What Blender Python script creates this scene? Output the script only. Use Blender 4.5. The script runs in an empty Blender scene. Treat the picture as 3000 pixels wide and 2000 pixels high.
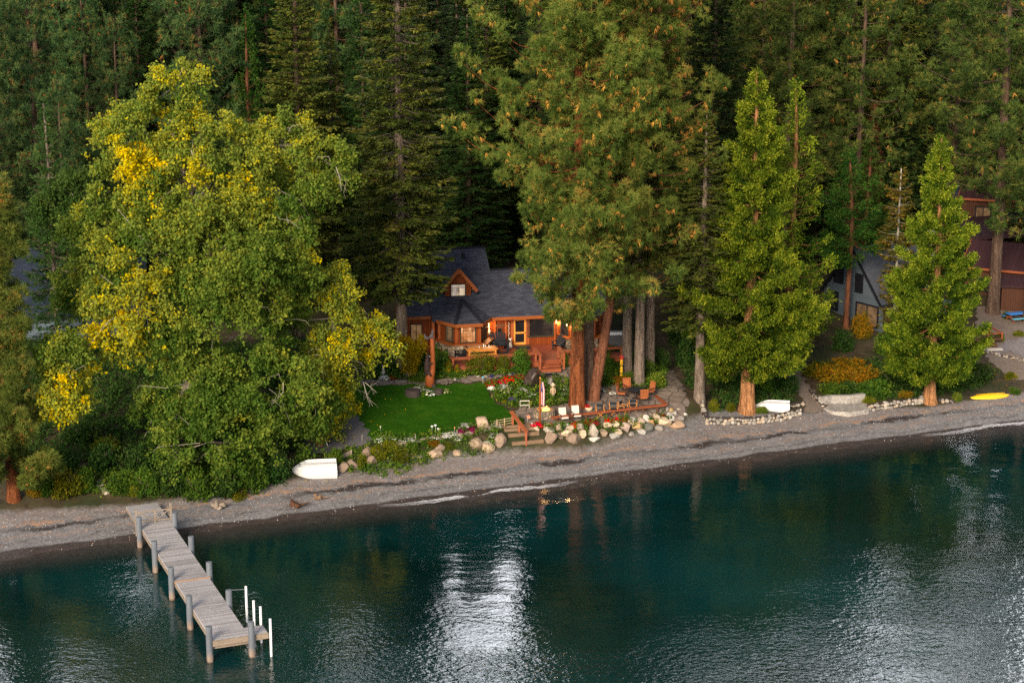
import bpy, math, random
import numpy as np
from mathutils import Vector, Matrix, noise

S = bpy.context.scene
R = math.radians
# ---------------------------------------------------------------- camera
F, H = 5300.0, 36.0                     # focal length in photo pixels (3000 wide), camera height above the lake
PIT = math.atan(1250 / F)
cp, sp = math.cos(PIT), math.sin(PIT)
cam = bpy.data.cameras.new('camera'); camo = bpy.data.objects.new('camera', cam)
S.collection.objects.link(camo); S.camera = camo
camo.location = (0, 0, H); camo.rotation_euler = (math.pi / 2 - PIT, 0, 0)
cam.sensor_width = 36; cam.lens = F / 3000 * 36; cam.clip_start = 1; cam.clip_end = 3000
# ---------------------------------------------------------------- light
SUN_EL, SUN_AZ = 24.0, 198.0            # degrees; azimuth clockwise from +Y, so the sun is low behind the camera
w = bpy.data.worlds.new('World'); S.world = w; w.use_nodes = True
nt = w.node_tree; bgn = nt.nodes['Background']
sky = nt.nodes.new('ShaderNodeTexSky'); sky.sky_type = 'NISHITA'; sky.sun_disc = False
sky.sun_elevation = R(SUN_EL); sky.sun_rotation = R(SUN_AZ); sky.altitude = 1900; sky.dust_density = 2.5; sky.air_density = 1.0
# added unseen cloud: whitens the sky, brightest over the forest to brighten lake reflections
tcw = nt.nodes.new('ShaderNodeTexCoord'); hsw = nt.nodes.new('ShaderNodeHueSaturation'); hsw.inputs['Saturation'].default_value = 0.45
nt.links.new(sky.outputs[0], hsw.inputs['Color'])
mpw = nt.nodes.new('ShaderNodeMapping'); mpw.inputs['Scale'].default_value = (1.0, 1.0, 2.6); nt.links.new(tcw.outputs['Generated'], mpw.inputs['Vector'])
nzw = nt.nodes.new('ShaderNodeTexNoise'); nzw.inputs['Scale'].default_value = 2.2; nzw.inputs['Detail'].default_value = 5; nt.links.new(mpw.outputs[0], nzw.inputs['Vector'])
sxw = nt.nodes.new('ShaderNodeSeparateXYZ'); nt.links.new(tcw.outputs['Generated'], sxw.inputs[0])
def wmap(src, a, b, c=0.0, d=1.0):
    q = nt.nodes.new('ShaderNodeMapRange'); q.interpolation_type = 'SMOOTHSTEP'; nt.links.new(src, q.inputs['Value'])
    for k, x in (('From Min', a), ('From Max', b), ('To Min', c), ('To Max', d)): q.inputs[k].default_value = x
    return q.outputs[0]
def wmul(a, b):
    q = nt.nodes.new('ShaderNodeMath'); q.operation = 'MULTIPLY'; nt.links.new(a, q.inputs[0]); nt.links.new(b, q.inputs[1]); return q.outputs[0]
cl = wmul(wmul(wmap(sxw.outputs['Y'], 0.05, 0.8), wmap(sxw.outputs['Z'], 0.60, 0.32)), wmap(nzw.outputs['Fac'], 0.30, 0.62, 0.35, 1.0))
mxw = nt.nodes.new('ShaderNodeMixRGB'); nt.links.new(cl, mxw.inputs[0]); nt.links.new(hsw.outputs[0], mxw.inputs[1]); mxw.inputs[2].default_value = (40.0, 40.8, 43.5, 1)
nt.links.new(mxw.outputs[0], bgn.inputs[0]); bgn.inputs[1].default_value = 0.09
sl = bpy.data.lights.new('sun', 'SUN'); so = bpy.data.objects.new('sun', sl); S.collection.objects.link(so)
sl.energy = 2.7; sl.angle = R(22); sl.color = (1.0, 0.83, 0.63)
sd = Vector((math.sin(R(SUN_AZ)) * math.cos(R(SUN_EL)), math.cos(R(SUN_AZ)) * math.cos(R(SUN_EL)), math.sin(R(SUN_EL))))
so.rotation_euler = sd.to_track_quat('Z', 'Y').to_euler()
S.view_settings.view_transform = 'Standard'; S.view_settings.look = 'None'
S.view_settings.exposure = 1.16; S.view_settings.gamma = 1.0
S.render.engine = 'CYCLES'; S.cycles.max_bounces = 6; S.cycles.transparent_max_bounces = 6
S.cycles.diffuse_bounces = 2; S.cycles.glossy_bounces = 3; S.cycles.use_denoising = False
S.cycles.sample_clamp_indirect = 6.0

# ---------------------------------------------------------------- ground shape
SA = R(67.17)
ES = np.array([math.sin(SA), math.cos(SA)]); EV = np.array([-math.cos(SA), math.sin(SA)]); V0 = 110.725 * EV[1]
BU = [-80, 5, 10, 20, 30, 36, 40, 45, 50, 58, 63, 65, 72, 78, 90, 220]
BV = [7, 7, 6.2, 4.4, 5.2, 6.0, 6.0, 5.4, 4.4, 6.4, 8.2, 7.0, 6.2, 4.6, 5.2, 7]
PV = np.array([-90, -20, 0, 1, 3, 12])
UP_V = np.array([0, 1.4, 3, 6.5, 9.5, 11, 12.5, 16.5, 30, 90, 130, 260, 420])
UP_C = np.array([0.75, 1.9, 2.1, 2.55, 3.0, 3.4, 3.6, 3.65, 4.1, 7.0, 15, 62, 85])
UP_L = np.array([0.75, 1.15, 1.4, 1.9, 2.25, 2.45, 2.65, 3.0, 4.1, 7.0, 15, 62, 85])
UP_R = np.array([0.75, 0.95, 1.15, 1.5, 1.85, 2.0, 2.15, 2.6, 4.1, 7.0, 15, 62, 85])

def uv2xy(u, v): return u * ES[0] + (v + V0) * EV[0], u * ES[1] + (v + V0) * EV[1]
def xy2uv(x, y): return x * ES[0] + y * ES[1], x * EV[0] + y * EV[1] - V0
def sstep(a, b, x):
    t = np.clip((x - a) / (b - a), 0, 1); return t * t * (3 - 2 * t)
def h_uv(u, v):
    u = np.asarray(u, float); v = np.asarray(v, float)
    vb = np.interp(u, BU, BV)
    beach = np.where(v < 0, np.maximum(v * 0.13, -3 + v * 0.0), v * 0.135)
    d = v - vb
    wc = sstep(33, 38, u) * (1 - sstep(60, 64, u)); wr = sstep(60, 64, u)
    up = wc * np.interp(d, UP_V, UP_C) + wr * np.interp(d, UP_V, UP_R) + (1 - wc - wr) * np.interp(d, UP_V, UP_L)
    up = up - 0.75 + vb * 0.135
    k = 1 - sstep(10, 30, d) * 1.0
    up = up * k + (up + 0.75 - vb * 0.135) * (1 - k)
    return np.where(d > 0, up, beach)
def h_xy(x, y):
    u, v = xy2uv(x, y); return float(h_uv(u, v))
def ray(px, py):
    x = (px - 1500) / F; y = (1000 - py) / F
    return np.array([x, cp + y * sp, -sp + y * cp])
def at(px, py, z):
    d = ray(px, py); t = (z - H) / d[2]; return Vector((d[0] * t, d[1] * t, z))
def G(px, py, dz=0.0):
    """Where the line of sight through a photo pixel meets the ground."""
    d = ray(px, py); t = 75.0; st = 0.2
    ts = np.arange(75, 420, 0.2); X = d[0] * ts; Y = d[1] * ts; Z = H + d[2] * ts
    u, v = xy2uv(X, Y); below = Z < np.maximum(h_uv(u, v), 0) + dz
    i = int(np.argmax(below)) if below.any() else len(ts) - 1
    t = ts[i]
    for k in range(1, 11):
        q = ts[i] - 0.2 + 0.02 * k
        if H + d[2] * q < max(h_xy(d[0] * q, d[1] * q), 0) + dz: t = q; break
    return Vector((d[0] * t, d[1] * t, H + d[2] * t))
def ppm(p): return F / (p[1] * cp + (H - p[2]) * sp)          # photo pixels per metre at a point
def ztop(py, Y):
    yy = (1000 - py) / F; return H + Y * (-sp + yy * cp) / (cp + yy * sp)
def colX(px, Y, z=14): return (px - 1500) / F * (Y * cp + (H - z) * sp)
def onray(px, py, Y):
    d = ray(px, py); t = Y / d[1]; return np.array([d[0] * t, Y, H + d[2] * t])

# ---------------------------------------------------------------- object helpers
def link(o): S.collection.objects.link(o); return o
def tag(o, label=None, cat=None, group=None, kind=None):
    if label: o['label'] = label
    if cat: o['category'] = cat
    if group: o['group'] = group
    if kind: o['kind'] = kind
    return o
def thing(name, loc, label, cat, group=None, rz=0.0):
    o = link(bpy.data.objects.new(name, None)); o.empty_display_size = 0.2
    o.location = loc; o.rotation_euler = (0, 0, rz); return tag(o, label, cat, group)
def kids(o): return [c for c in S.collection.objects if c.parent == o]
KIDS = {}
def dup(root, loc, rz=0.0, scale=(1, 1, 1), label=None, group=None):
    r = link(root.copy()); r.location = loc; r.rotation_euler = (0, 0, rz); r.scale = scale
    if root.name not in KIDS:
        KIDS[root.name] = [(c, kids(c)) for c in kids(root)]
    for c, gs in KIDS[root.name]:
        n = link(c.copy()); n.parent = r
        for g in gs:
            m = link(g.copy()); m.parent = n
    if label: r['label'] = label
    if group: r['group'] = group
    return r
PROTO_USED = set()
def place(proto, loc, rz=0.0, scale=(1, 1, 1), label=None, group=None):
    """First use moves the prototype itself, later uses copy it."""
    if not hasattr(scale, '__len__'): scale = (scale,) * 3
    if proto.name not in PROTO_USED:
        PROTO_USED.add(proto.name); KIDS[proto.name] = [(c, kids(c)) for c in kids(proto)]
        proto.location = loc; proto.rotation_euler = (0, 0, rz); proto.scale = scale
        if label: proto['label'] = label
        if group: proto['group'] = group
        return proto
    return dup(proto, loc, rz, scale, label, group)

class MB:
    def __init__(s): s.v = []; s.f = []; s.m = []; s.mi = 0
    def add(s, vs, fs):
        b = len(s.v); s.v += [tuple(map(float, p)) for p in vs]
        for f in fs: s.f.append([b + i for i in f]); s.m.append(s.mi)
        return s
    def box(s, c, d, rz=0.0, M=None):
        x, y, z = d[0] / 2, d[1] / 2, d[2] / 2
        vs = [Vector((i * x, j * y, k * z)) for k in (-1, 1) for j in (-1, 1) for i in (-1, 1)]
        if M is not None: vs = [M @ p for p in vs]
        elif rz: q = Matrix.Rotation(rz, 3, 'Z'); vs = [q @ p for p in vs]
        return s.add([p + Vector(c) for p in vs], [(0, 2, 3, 1), (4, 5, 7, 6), (0, 1, 5, 4), (2, 6, 7, 3), (0, 4, 6, 2), (1, 3, 7, 5)])
    def bar(s, p, q, wd, ht, up=(0, 0, 1)):
        p = Vector(p); q = Vector(q); d = (q - p); L = d.length; d.normalize(); up = Vector(up)
        if abs(d.dot(up)) > 0.99: up = Vector((0, 1, 0))
        sd_ = d.cross(up).normalized(); u2 = sd_.cross(d)
        M = Matrix((d, sd_, u2)).transposed()
        return s.box((p + q) / 2, (L, wd, ht), M=M)
    def tube(s, pts, rad, n=8, cap=True):
        pts = [Vector(p) for p in pts]
        if not hasattr(rad, '__len__'): rad = [rad] * len(pts)
        rings = []; b = []
        ref = Vector((0.3, 0.9, 0.1))
        for i, p in enumerate(pts):
            d = (pts[min(i + 1, len(pts) - 1)] - pts[max(i - 1, 0)]).normalized()
            a = d.cross(ref)
            if a.length < 1e-3: a = d.cross(Vector((1, 0, 0)))
            a.normalize(); c = d.cross(a); ref = -c if False else ref
            for k in range(n):
                t = 2 * math.pi * k / n; b.append(p + (a * math.cos(t) + c * math.sin(t)) * rad[i])
        fs = [(i * n + k, i * n + (k + 1) % n, (i + 1) * n + (k + 1) % n, (i + 1) * n + k) for i in range(len(pts) - 1) for k in range(n)]
        if cap: fs += [tuple(range(n - 1, -1, -1)), tuple(range((len(pts) - 1) * n, len(pts) * n))]
        return s.add(b, fs)
    def lathe(s, prof, n=16, c=(0, 0, 0)):
        c = Vector(c); b = []
        for r, z in prof:
            for k in range(n):
                t = 2 * math.pi * k / n; b.append(c + Vector((r * math.cos(t), r * math.sin(t), z)))
        fs = [(i * n + k, i * n + (k + 1) % n, (i + 1) * n + (k + 1) % n, (i + 1) * n + k) for i in range(len(prof) - 1) for k in range(n)]
        fs += [tuple(range(n - 1, -1, -1)), tuple(range((len(prof) - 1) * n, len(prof) * n))]
        return s.add(b, fs)
    def ball(s, c, r, n=10, M=None):
        c = Vector(c); rr = Vector(r) if hasattr(r, '__len__') else Vector((r, r, r))
        b = []; m = n // 2 + 1
        for i in range(m + 1):
            th = math.pi * i / m
            for k in range(n):
                t = 2 * math.pi * k / n
                q = Vector((rr.x * math.sin(th) * math.cos(t), rr.y * math.sin(th) * math.sin(t), rr.z * math.cos(th)))
                b.append(c + (M @ q if M is not None else q))
        return s.add(b, [(i * n + k, (i + 1) * n + k, (i + 1) * n + (k + 1) % n, i * n + (k + 1) % n) for i in range(m) for k in range(n)])
    def prism(s, poly, ext):
        n = len(poly); a = [Vector(p) for p in poly]; e = Vector(ext)
        return s.add(a + [p + e for p in a], [tuple(range(n - 1, -1, -1)), tuple(range(n, 2 * n))] + [(i, (i + 1) % n, n + (i + 1) % n, n + i) for i in range(n)])
    def build(s, name, mats, parent=None, smooth=False, bevel=0.0, world=False, flip=True):
        me = bpy.data.meshes.new(name)
        vs = s.v
        if world and parent is not None:
            q = Vector(parent.location); vs = [tuple(Vector(p) - q) for p in vs]
        me.from_pydata(vs, [], s.f)
        import bmesh
        bm = bmesh.new(); bm.from_mesh(me)
        if flip: bmesh.ops.recalc_face_normals(bm, faces=bm.faces)
        uvl = bm.loops.layers.uv.new('uv')
        for f in bm.faces:
            nn = f.normal
            if abs(nn.z) > 0.985 or (nn.x == 0 and nn.y == 0): a, b2 = Vector((1, 0, 0)), Vector((0, 1, 0))
            else: a = Vector((-nn.y, nn.x, 0)).normalized(); b2 = nn.cross(a)
            for lp in f.loops: lp[uvl].uv = (lp.vert.co.dot(a), lp.vert.co.dot(b2))
        bm.to_mesh(me); bm.free()
        for m in (mats if isinstance(mats, (list, tuple)) else [mats]): me.materials.append(m)
        me.polygons.foreach_set('material_index', s.m)
        if smooth: me.polygons.foreach_set('use_smooth', [True] * len(me.polygons))
        o = link(bpy.data.objects.new(name, me))
        if parent is not None: o.parent = parent
        if bevel:
            md = o.modifiers.new('bevel', 'BEVEL'); md.width = bevel; md.segments = 2; md.limit_method = 'ANGLE'
        return o

class Fol:
    """Many leaf-sized blades as one mesh, with a per-face tint."""
    def __init__(s): s.P = []; s.n = []; s.T = []
    def add(s, P, D, L, W, T, rng, tri=False, side=None, mid=0.45):
        P = np.asarray(P, float); N = len(P)
        D = np.asarray(D, float); D = D / (np.linalg.norm(D, axis=1, keepdims=True) + 1e-9)
        if side is None: side = rng.normal(size=(N, 3))
        sv = np.cross(D, side); sv /= (np.linalg.norm(sv, axis=1, keepdims=True) + 1e-9)
        L = np.broadcast_to(np.asarray(L, float), (N,))[:, None]; W = np.broadcast_to(np.asarray(W, float), (N,))[:, None]
        T = np.broadcast_to(np.asarray(T, float), (N,))
        if tri: a = np.stack([P + sv * W / 2, P - sv * W / 2, P + D * L], 1)
        else: a = np.stack([P, P + D * L * mid + sv * W / 2, P + D * L, P + D * L * mid - sv * W / 2], 1)
        s.P.append(a.reshape(-1, 3)); s.n.append(np.full(N, a.shape[1])); s.T.append(T)
    def build(s, name, mat, parent=None, offset=None):
        V = np.concatenate(s.P); n = np.concatenate(s.n); T = np.clip(np.concatenate(s.T), 0, 1)
        if offset is not None: V = V - np.array(offset)
        me = bpy.data.meshes.new(name); me.vertices.add(len(V)); me.vertices.foreach_set('co', V.ravel().astype(np.float32))
        me.loops.add(len(V)); me.loops.foreach_set('vertex_index', np.arange(len(V), dtype=np.int32))
        me.polygons.add(len(n)); st = np.concatenate([[0], np.cumsum(n)[:-1]]).astype(np.int32)
        me.polygons.foreach_set('loop_start', st); me.polygons.foreach_set('loop_total', n.astype(np.int32))
        me.update(calc_edges=True)
        at_ = me.attributes.new('tint', 'FLOAT', 'FACE'); at_.data.foreach_set('value', T.astype(np.float32))
        me.materials.append(mat)
        o = link(bpy.data.objects.new(name, me))
        if parent is not None: o.parent = parent
        return o

# ---------------------------------------------------------------- materials
class NM:
    def __init__(s, name):
        s.m = bpy.data.materials.new(name); s.m.use_nodes = True; s.t = s.m.node_tree
        s.b = s.t.nodes['Principled BSDF']; s.out = s.t.nodes['Material Output']
    def n(s, typ, **kw):
        q = s.t.nodes.new('ShaderNode' + typ)
        for k, v in kw.items():
            if k.startswith('_'): setattr(q, k[1:], v)
            else: q.inputs[k.replace('__', ' ')].default_value = v
        return q
    def l(s, a, b): s.t.links.new(a, b)
    def coord(s, kind='Object', scale=(1, 1, 1), rot=(0, 0, 0)):
        tc = s.n('TexCoord'); mp = s.n('Mapping'); mp.inputs['Scale'].default_value = scale; mp.inputs['Rotation'].default_value = rot
        s.l(tc.outputs[kind], mp.inputs['Vector']); return mp.outputs[0]
    def noise(s, vec, scale, detail=4, rough=0.55, dist=0.0):
        q = s.n('TexNoise'); q.inputs['Scale'].default_value = scale; q.inputs['Detail'].default_value = detail
        q.inputs['Roughness'].default_value = rough; q.inputs['Distortion'].default_value = dist
        if vec is not None: s.l(vec, q.inputs['Vector'])
        return q.outputs['Fac']
    def ramp(s, fac, stops, interp='LINEAR'):
        q = s.n('ValToRGB'); e = q.color_ramp.elements; q.color_ramp.interpolation = interp
        while len(e) < len(stops): e.new(0.5)
        for el, (p, c) in zip(e, stops): el.position = p; el.color = (*c, 1) if len(c) == 3 else c
        s.l(fac, q.inputs[0]); return q.outputs[0]
    def mix(s, fac, a, b, mode='MIX'):
        q = s.n('MixRGB'); q.blend_type = mode
        for i, v in ((0, fac), (1, a), (2, b)):
            if hasattr(v, 'is_linked') or hasattr(v, 'links'): s.l(v, q.inputs[i])
            else: q.inputs[i].default_value = (*v, 1) if hasattr(v, '__len__') and len(v) == 3 else v
        return q.outputs[0]
    def math(s, op, a, b=0.0, c=None):
        q = s.n('Math'); q.operation = op
        for i, v in enumerate((a, b, c)):
            if v is None: continue
            if hasattr(v, 'links'): s.l(v, q.inputs[i])
            else: q.inputs[i].default_value = v
        return q.outputs[0]
    def bump(s, hgt, strength, dist=0.05, nrm=None):
        q = s.n('Bump'); q.inputs['Strength'].default_value = strength; q.inputs['Distance'].default_value = dist
        s.l(hgt, q.inputs['Height'])
        if nrm is not None: s.l(nrm, q.inputs['Normal'])
        return q.outputs[0]
    def attr(s, name): q = s.n('Attribute'); q.attribute_name = name; return q.outputs['Fac']
    def fin(s, col=None, rough=None, nrm=None, **kw):
        for nme, v in (('Base Color', col), ('Roughness', rough), ('Normal', nrm)):
            if v is None: continue
            if hasattr(v, 'links'): s.l(v, s.b.inputs[nme])
            else: s.b.inputs[nme].default_value = (*v, 1) if hasattr(v, '__len__') and len(v) == 3 else v
        for k, v in kw.items(): s.b.inputs[k.replace('__', ' ')].default_value = v
        return s.m
def C(c, k): return tuple(min(1, x * k) for x in c)

def m_plain(name, col, rough=0.6, var=0.35, sc=4.0, bump=0.15, metal=0.0, stretch=(1, 1, 1), bsc=None, col2=None):
    q = NM(name); v = q.coord('Object', stretch)
    f = q.noise(v, sc, 6, 0.65); f2 = q.noise(v, sc * 7, 3)
    c = q.ramp(f, [(0.3, C(col, 1 - var)), (0.7, col2 or C(col, 1 + var))])
    c = q.mix(0.35, c, q.ramp(f2, [(0.35, C(col, 0.55)), (0.65, C(col, 1.3))]))
    n = q.bump(q.noise(v, bsc or sc * 5, 5), bump, 0.03) if bump else None
    q.b.inputs['Specular IOR Level'].default_value = 0.5 if rough < 0.5 else 0.2
    return q.fin(c, rough, n, Metallic=metal)
def m_brick(name, c1, c2, mortar, bw, rh, ms=0.02, rough=0.8, rot=0.0, bump=0.4, off=0.5, wear=0.3, bias=0.0):
    q = NM(name); v = q.coord('UV', (1, 1, 1), (0, 0, rot))
    b = q.n('TexBrick'); q.l(v, b.inputs['Vector']); b.offset = off
    for k, x in (('Color1', (*c1, 1)), ('Color2', (*c2, 1)), ('Mortar', (*mortar, 1)), ('Scale', 1.0), ('Mortar Size', ms), ('Brick Width', bw), ('Row Height', rh), ('Bias', bias), ('Mortar Smooth', 0.2)):
        b.inputs[k].default_value = x
    o = q.coord('Object'); f = q.noise(o, 1.3, 6, 0.7); g = q.noise(q.coord('UV', (1, 9, 1), (0, 0, rot)), 5, 4, 0.7)
    c = q.mix(wear, b.outputs['Color'], q.ramp(f, [(0.35, C(c1, 0.45)), (0.7, C(c2, 1.35))]))
    c = q.mix(wear * 0.8, c, q.ramp(g, [(0.35, C(c1, 0.5)), (0.65, C(c2, 1.2))]))
    n = q.bump(b.outputs['Fac'], -bump, 0.03)
    n = q.bump(g, 0.1, 0.02, n)
    q.b.inputs['Specular IOR Level'].default_value = 0.12
    return q.fin(c, rough, n)
def m_leaf(name, stops, transl=0.3, rough=0.75, spec=0.06):
    q = NM(name); t = q.attr('tint'); o = q.coord('Object'); f = q.noise(o, 0.45, 3)
    oi = q.n('ObjectInfo')
    t2 = q.math('ADD', t, q.math('MULTIPLY', q.math('SUBTRACT', f, 0.5), 0.35))
    c = q.ramp(t2, stops)
    hs = q.n('HueSaturation'); q.l(c, hs.inputs['Color'])
    q.l(q.math('ADD', 0.488, q.math('MULTIPLY', oi.outputs['Random'], 0.024)), hs.inputs['Hue'])
    q.l(q.math('ADD', 0.85, q.math('MULTIPLY', oi.outputs['Random'], 0.3)), hs.inputs['Value'])
    c = hs.outputs[0]
    hs.inputs['Saturation'].default_value = 1.04
    q.fin(c, rough); q.b.inputs['Specular IOR Level'].default_value = spec
    tr = q.n('BsdfTranslucent'); q.l(c, tr.inputs[0]); mx = q.n('MixShader'); mx.inputs[0].default_value = transl
    q.l(q.b.outputs[0], mx.inputs[1]); q.l(tr.outputs[0], mx.inputs[2]); q.l(mx.outputs[0], q.out.inputs[0])
    return q.m
def m_bark(name, dark, light, sc=1.0, bump=0.8):
    q = NM(name); v = q.coord('Object', (1, 1, 0.16))
    f = q.noise(v, 5.5 * sc, 6, 0.7, 0.6); g = q.noise(q.coord('Object', (1, 1, 0.35)), 1.2 * sc, 4)
    k = q.noise(q.coord('Object', (1, 1, 0.5)), 16 * sc, 4, 0.7)
    c = q.ramp(f, [(0.38, C(dark, 0.28)), (0.46, dark), (0.56, light), (0.7, C(light, 1.2))])
    c = q.mix(0.35, c, q.ramp(g, [(0.35, C(dark, 0.8)), (0.65, C(light, 1.15))]))
    c = q.mix(0.3, c, q.ramp(k, [(0.4, C(dark, 0.4)), (0.6, C(light, 1.25))]))
    q.b.inputs['Specular IOR Level'].default_value = 0.1
    return q.fin(c, 0.9, q.bump(f, 1.0, 0.2))
def m_emit(name, col, st):
    q = NM(name); e = q.n('Emission'); e.inputs[0].default_value = (*col, 1); e.inputs[1].default_value = st
    q.l(e.outputs[0], q.out.inputs[0]); return q.m

M = {}
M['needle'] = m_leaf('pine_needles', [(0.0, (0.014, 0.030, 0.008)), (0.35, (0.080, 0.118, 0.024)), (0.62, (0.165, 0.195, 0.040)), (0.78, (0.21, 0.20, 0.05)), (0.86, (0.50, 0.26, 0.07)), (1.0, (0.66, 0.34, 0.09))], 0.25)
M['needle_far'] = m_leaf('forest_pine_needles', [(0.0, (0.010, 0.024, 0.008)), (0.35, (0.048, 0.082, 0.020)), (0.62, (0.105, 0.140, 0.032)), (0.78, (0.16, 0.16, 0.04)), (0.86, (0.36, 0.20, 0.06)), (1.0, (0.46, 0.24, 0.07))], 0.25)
M['needle_blue'] = m_leaf('bluish_pine_needles', [(0.0, (0.014, 0.036, 0.018)), (0.4, (0.052, 0.104, 0.036)), (0.68, (0.12, 0.175, 0.052)), (0.84, (0.24, 0.12, 0.045)), (1.0, (0.34, 0.15, 0.05))], 0.25)
M['fir'] = m_leaf('fir_needles', [(0.0, (0.016, 0.032, 0.008)), (0.45, (0.092, 0.130, 0.026)), (0.8, (0.200, 0.205, 0.040)), (1.0, (0.20, 0.15, 0.035))], 0.25)
M['fir_green'] = m_leaf('green_fir_needles', [(0.0, (0.008, 0.026, 0.008)), (0.5, (0.034, 0.082, 0.020)), (1.0, (0.085, 0.145, 0.034))], 0.25)
M['fir_dark'] = m_leaf('dark_fir_needles', [(0.0, (0.008, 0.020, 0.007)), (0.5, (0.026, 0.052, 0.016)), (1.0, (0.060, 0.088, 0.026))], 0.2)
M['fir_red'] = m_leaf('dead_fir_needles', [(0.0, (0.07, 0.025, 0.015)), (0.5, (0.16, 0.06, 0.03)), (1.0, (0.26, 0.11, 0.06))], 0.2)
M['fir_gold'] = m_leaf('yellowing_fir_needles', [(0.0, (0.05, 0.06, 0.012)), (0.5, (0.16, 0.14, 0.025)), (1.0, (0.34, 0.22, 0.035))], 0.3)
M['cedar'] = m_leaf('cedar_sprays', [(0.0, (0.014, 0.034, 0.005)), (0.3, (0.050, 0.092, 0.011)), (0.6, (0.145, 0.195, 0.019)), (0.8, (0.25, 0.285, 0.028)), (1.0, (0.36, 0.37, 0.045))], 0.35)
M['cedar_green'] = m_leaf('green_cedar_sprays', [(0.0, (0.010, 0.030, 0.006)), (0.5, (0.035, 0.085, 0.014)), (1.0, (0.085, 0.140, 0.022))], 0.3)
M['cotton'] = m_leaf('cottonwood_leaves', [(0.0, (0.014, 0.040, 0.006)), (0.30, (0.066, 0.116, 0.017)), (0.50, (0.152, 0.188, 0.030)), (0.64, (0.240, 0.245, 0.034)), (0.8, (0.48, 0.38, 0.020)), (1.0, (0.76, 0.44, 0.018))], 0.3, 0.7, 0.08)
M['shrub'] = m_leaf('shrub_leaves', [(0.0, (0.016, 0.046, 0.008)), (0.45, (0.070, 0.135, 0.018)), (0.8, (0.150, 0.210, 0.028)), (1.0, (0.28, 0.28, 0.04))], 0.35)
M['shrub_yellow'] = m_leaf('yellow_green_shrub_leaves', [(0.0, (0.04, 0.06, 0.008)), (0.45, (0.14, 0.16, 0.016)), (0.8, (0.28, 0.24, 0.02)), (1.0, (0.42, 0.24, 0.03))], 0.35)
M['shrub_dark'] = m_leaf('dark_shrub_leaves', [(0.0, (0.010, 0.028, 0.007)), (0.5, (0.036, 0.078, 0.017)), (1.0, (0.085, 0.125, 0.026))], 0.3)
M['shrub_rust'] = m_leaf('rusty_shrub_leaves', [(0.0, (0.06, 0.05, 0.008)), (0.35, (0.14, 0.12, 0.014)), (0.65, (0.30, 0.15, 0.018)), (1.0, (0.42, 0.16, 0.02))], 0.35)
M['gold'] = m_leaf('golden_leaves', [(0.0, (0.14, 0.12, 0.012)), (0.5, (0.42, 0.30, 0.02)), (1.0, (0.62, 0.38, 0.03))], 0.4)
for nme, c in (('red', (0.66, 0.010, 0.02)), ('white', (0.80, 0.78, 0.74)), ('purple', (0.09, 0.05, 0.32)), ('magenta', (0.24, 0.018, 0.10)), ('cream', (0.75, 0.68, 0.40))):
    M['f_' + nme] = m_leaf(nme + '_petals', [(0.0, C(c, 0.6)), (0.5, c), (1.0, C(c, 1.25))], 0.3, 0.7)
M['bark_pine'] = m_bark('ponderosa_bark', (0.060, 0.022, 0.011), (0.265, 0.085, 0.030), 0.62)
M['bark_red'] = m_bark('red_brown_bark', (0.09, 0.038, 0.022), (0.24, 0.095, 0.05))
M['bark_brown'] = m_bark('dark_brown_bark', (0.055, 0.034, 0.024), (0.16, 0.105, 0.075))
M['bark_grey'] = m_bark('grey_fir_bark', (0.10, 0.075, 0.058), (0.27, 0.21, 0.165))
M['bark_cedar'] = m_bark('cedar_bark', (0.13, 0.055, 0.024), (0.46, 0.22, 0.095), 0.8)
M['bark_cotton'] = m_bark('cottonwood_bark', (0.13, 0.10, 0.075), (0.40, 0.34, 0.27))
M['twig_white'] = m_plain('bare_twig', (0.30, 0.265, 0.21), 0.8, 0.2, 3, 0.2)
M['moss'] = m_plain('mossy_twig', (0.24, 0.24, 0.04), 0.9, 0.3, 3, 0.2)
M['cut_wood'] = m_plain('red_cedar_wood', (0.33, 0.085, 0.022), 0.55, 0.35, 2.0, 0.2, stretch=(1, 1, 0.15))
M['rail'] = m_plain('red_brown_stained_timber', (0.30, 0.083, 0.034), 0.6, 0.28, 3, 0.2, stretch=(0.5, 1, 1))
M['rail_dark'] = m_plain('dark_stained_timber', (0.10, 0.045, 0.024), 0.7, 0.3, 4, 0.2)
M['timber_grey'] = m_plain('weathered_timber', (0.27, 0.215, 0.165), 0.9, 0.35, 4, 0.4, stretch=(0.4, 1, 1))
M['timber_brown'] = m_plain('brown_weathered_timber', (0.22, 0.14, 0.085), 0.9, 0.4, 4, 0.4, stretch=(0.4, 1, 1))
M['log_old'] = m_plain('old_dark_stump', (0.055, 0.042, 0.038), 0.95, 0.4, 5, 0.6, stretch=(1, 1, 0.3))
M['white_paint'] = m_plain('white_gelcoat', (0.62, 0.62, 0.615), 0.35, 0.05, 1.5, 0.02)
M['white_pole'] = m_plain('white_plastic', (0.80, 0.78, 0.76), 0.4, 0.06, 2, 0.0)
M['cream_fabric'] = m_plain('cream_cushion', (0.66, 0.58, 0.48), 0.9, 0.08, 6, 0.1)
M['orange_fabric'] = m_plain('burnt_orange_cushion', (0.34, 0.105, 0.035), 0.9, 0.15, 6, 0.1)
M['black'] = m_plain('black_painted_wood', (0.016, 0.020, 0.026), 0.5, 0.3, 5, 0.1)
M['brown_metal'] = m_plain('dark_bronze_metal', (0.035, 0.020, 0.016), 0.45, 0.2, 5, 0.0)
M['mat'] = m_plain('dark_door_mat', (0.020, 0.022, 0.030), 0.95, 0.3, 30, 0.3)
M['honey'] = m_plain('honey_coloured_wood', (0.62, 0.24, 0.045), 0.45, 0.2, 3, 0.1, stretch=(0.3, 1, 1))
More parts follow.
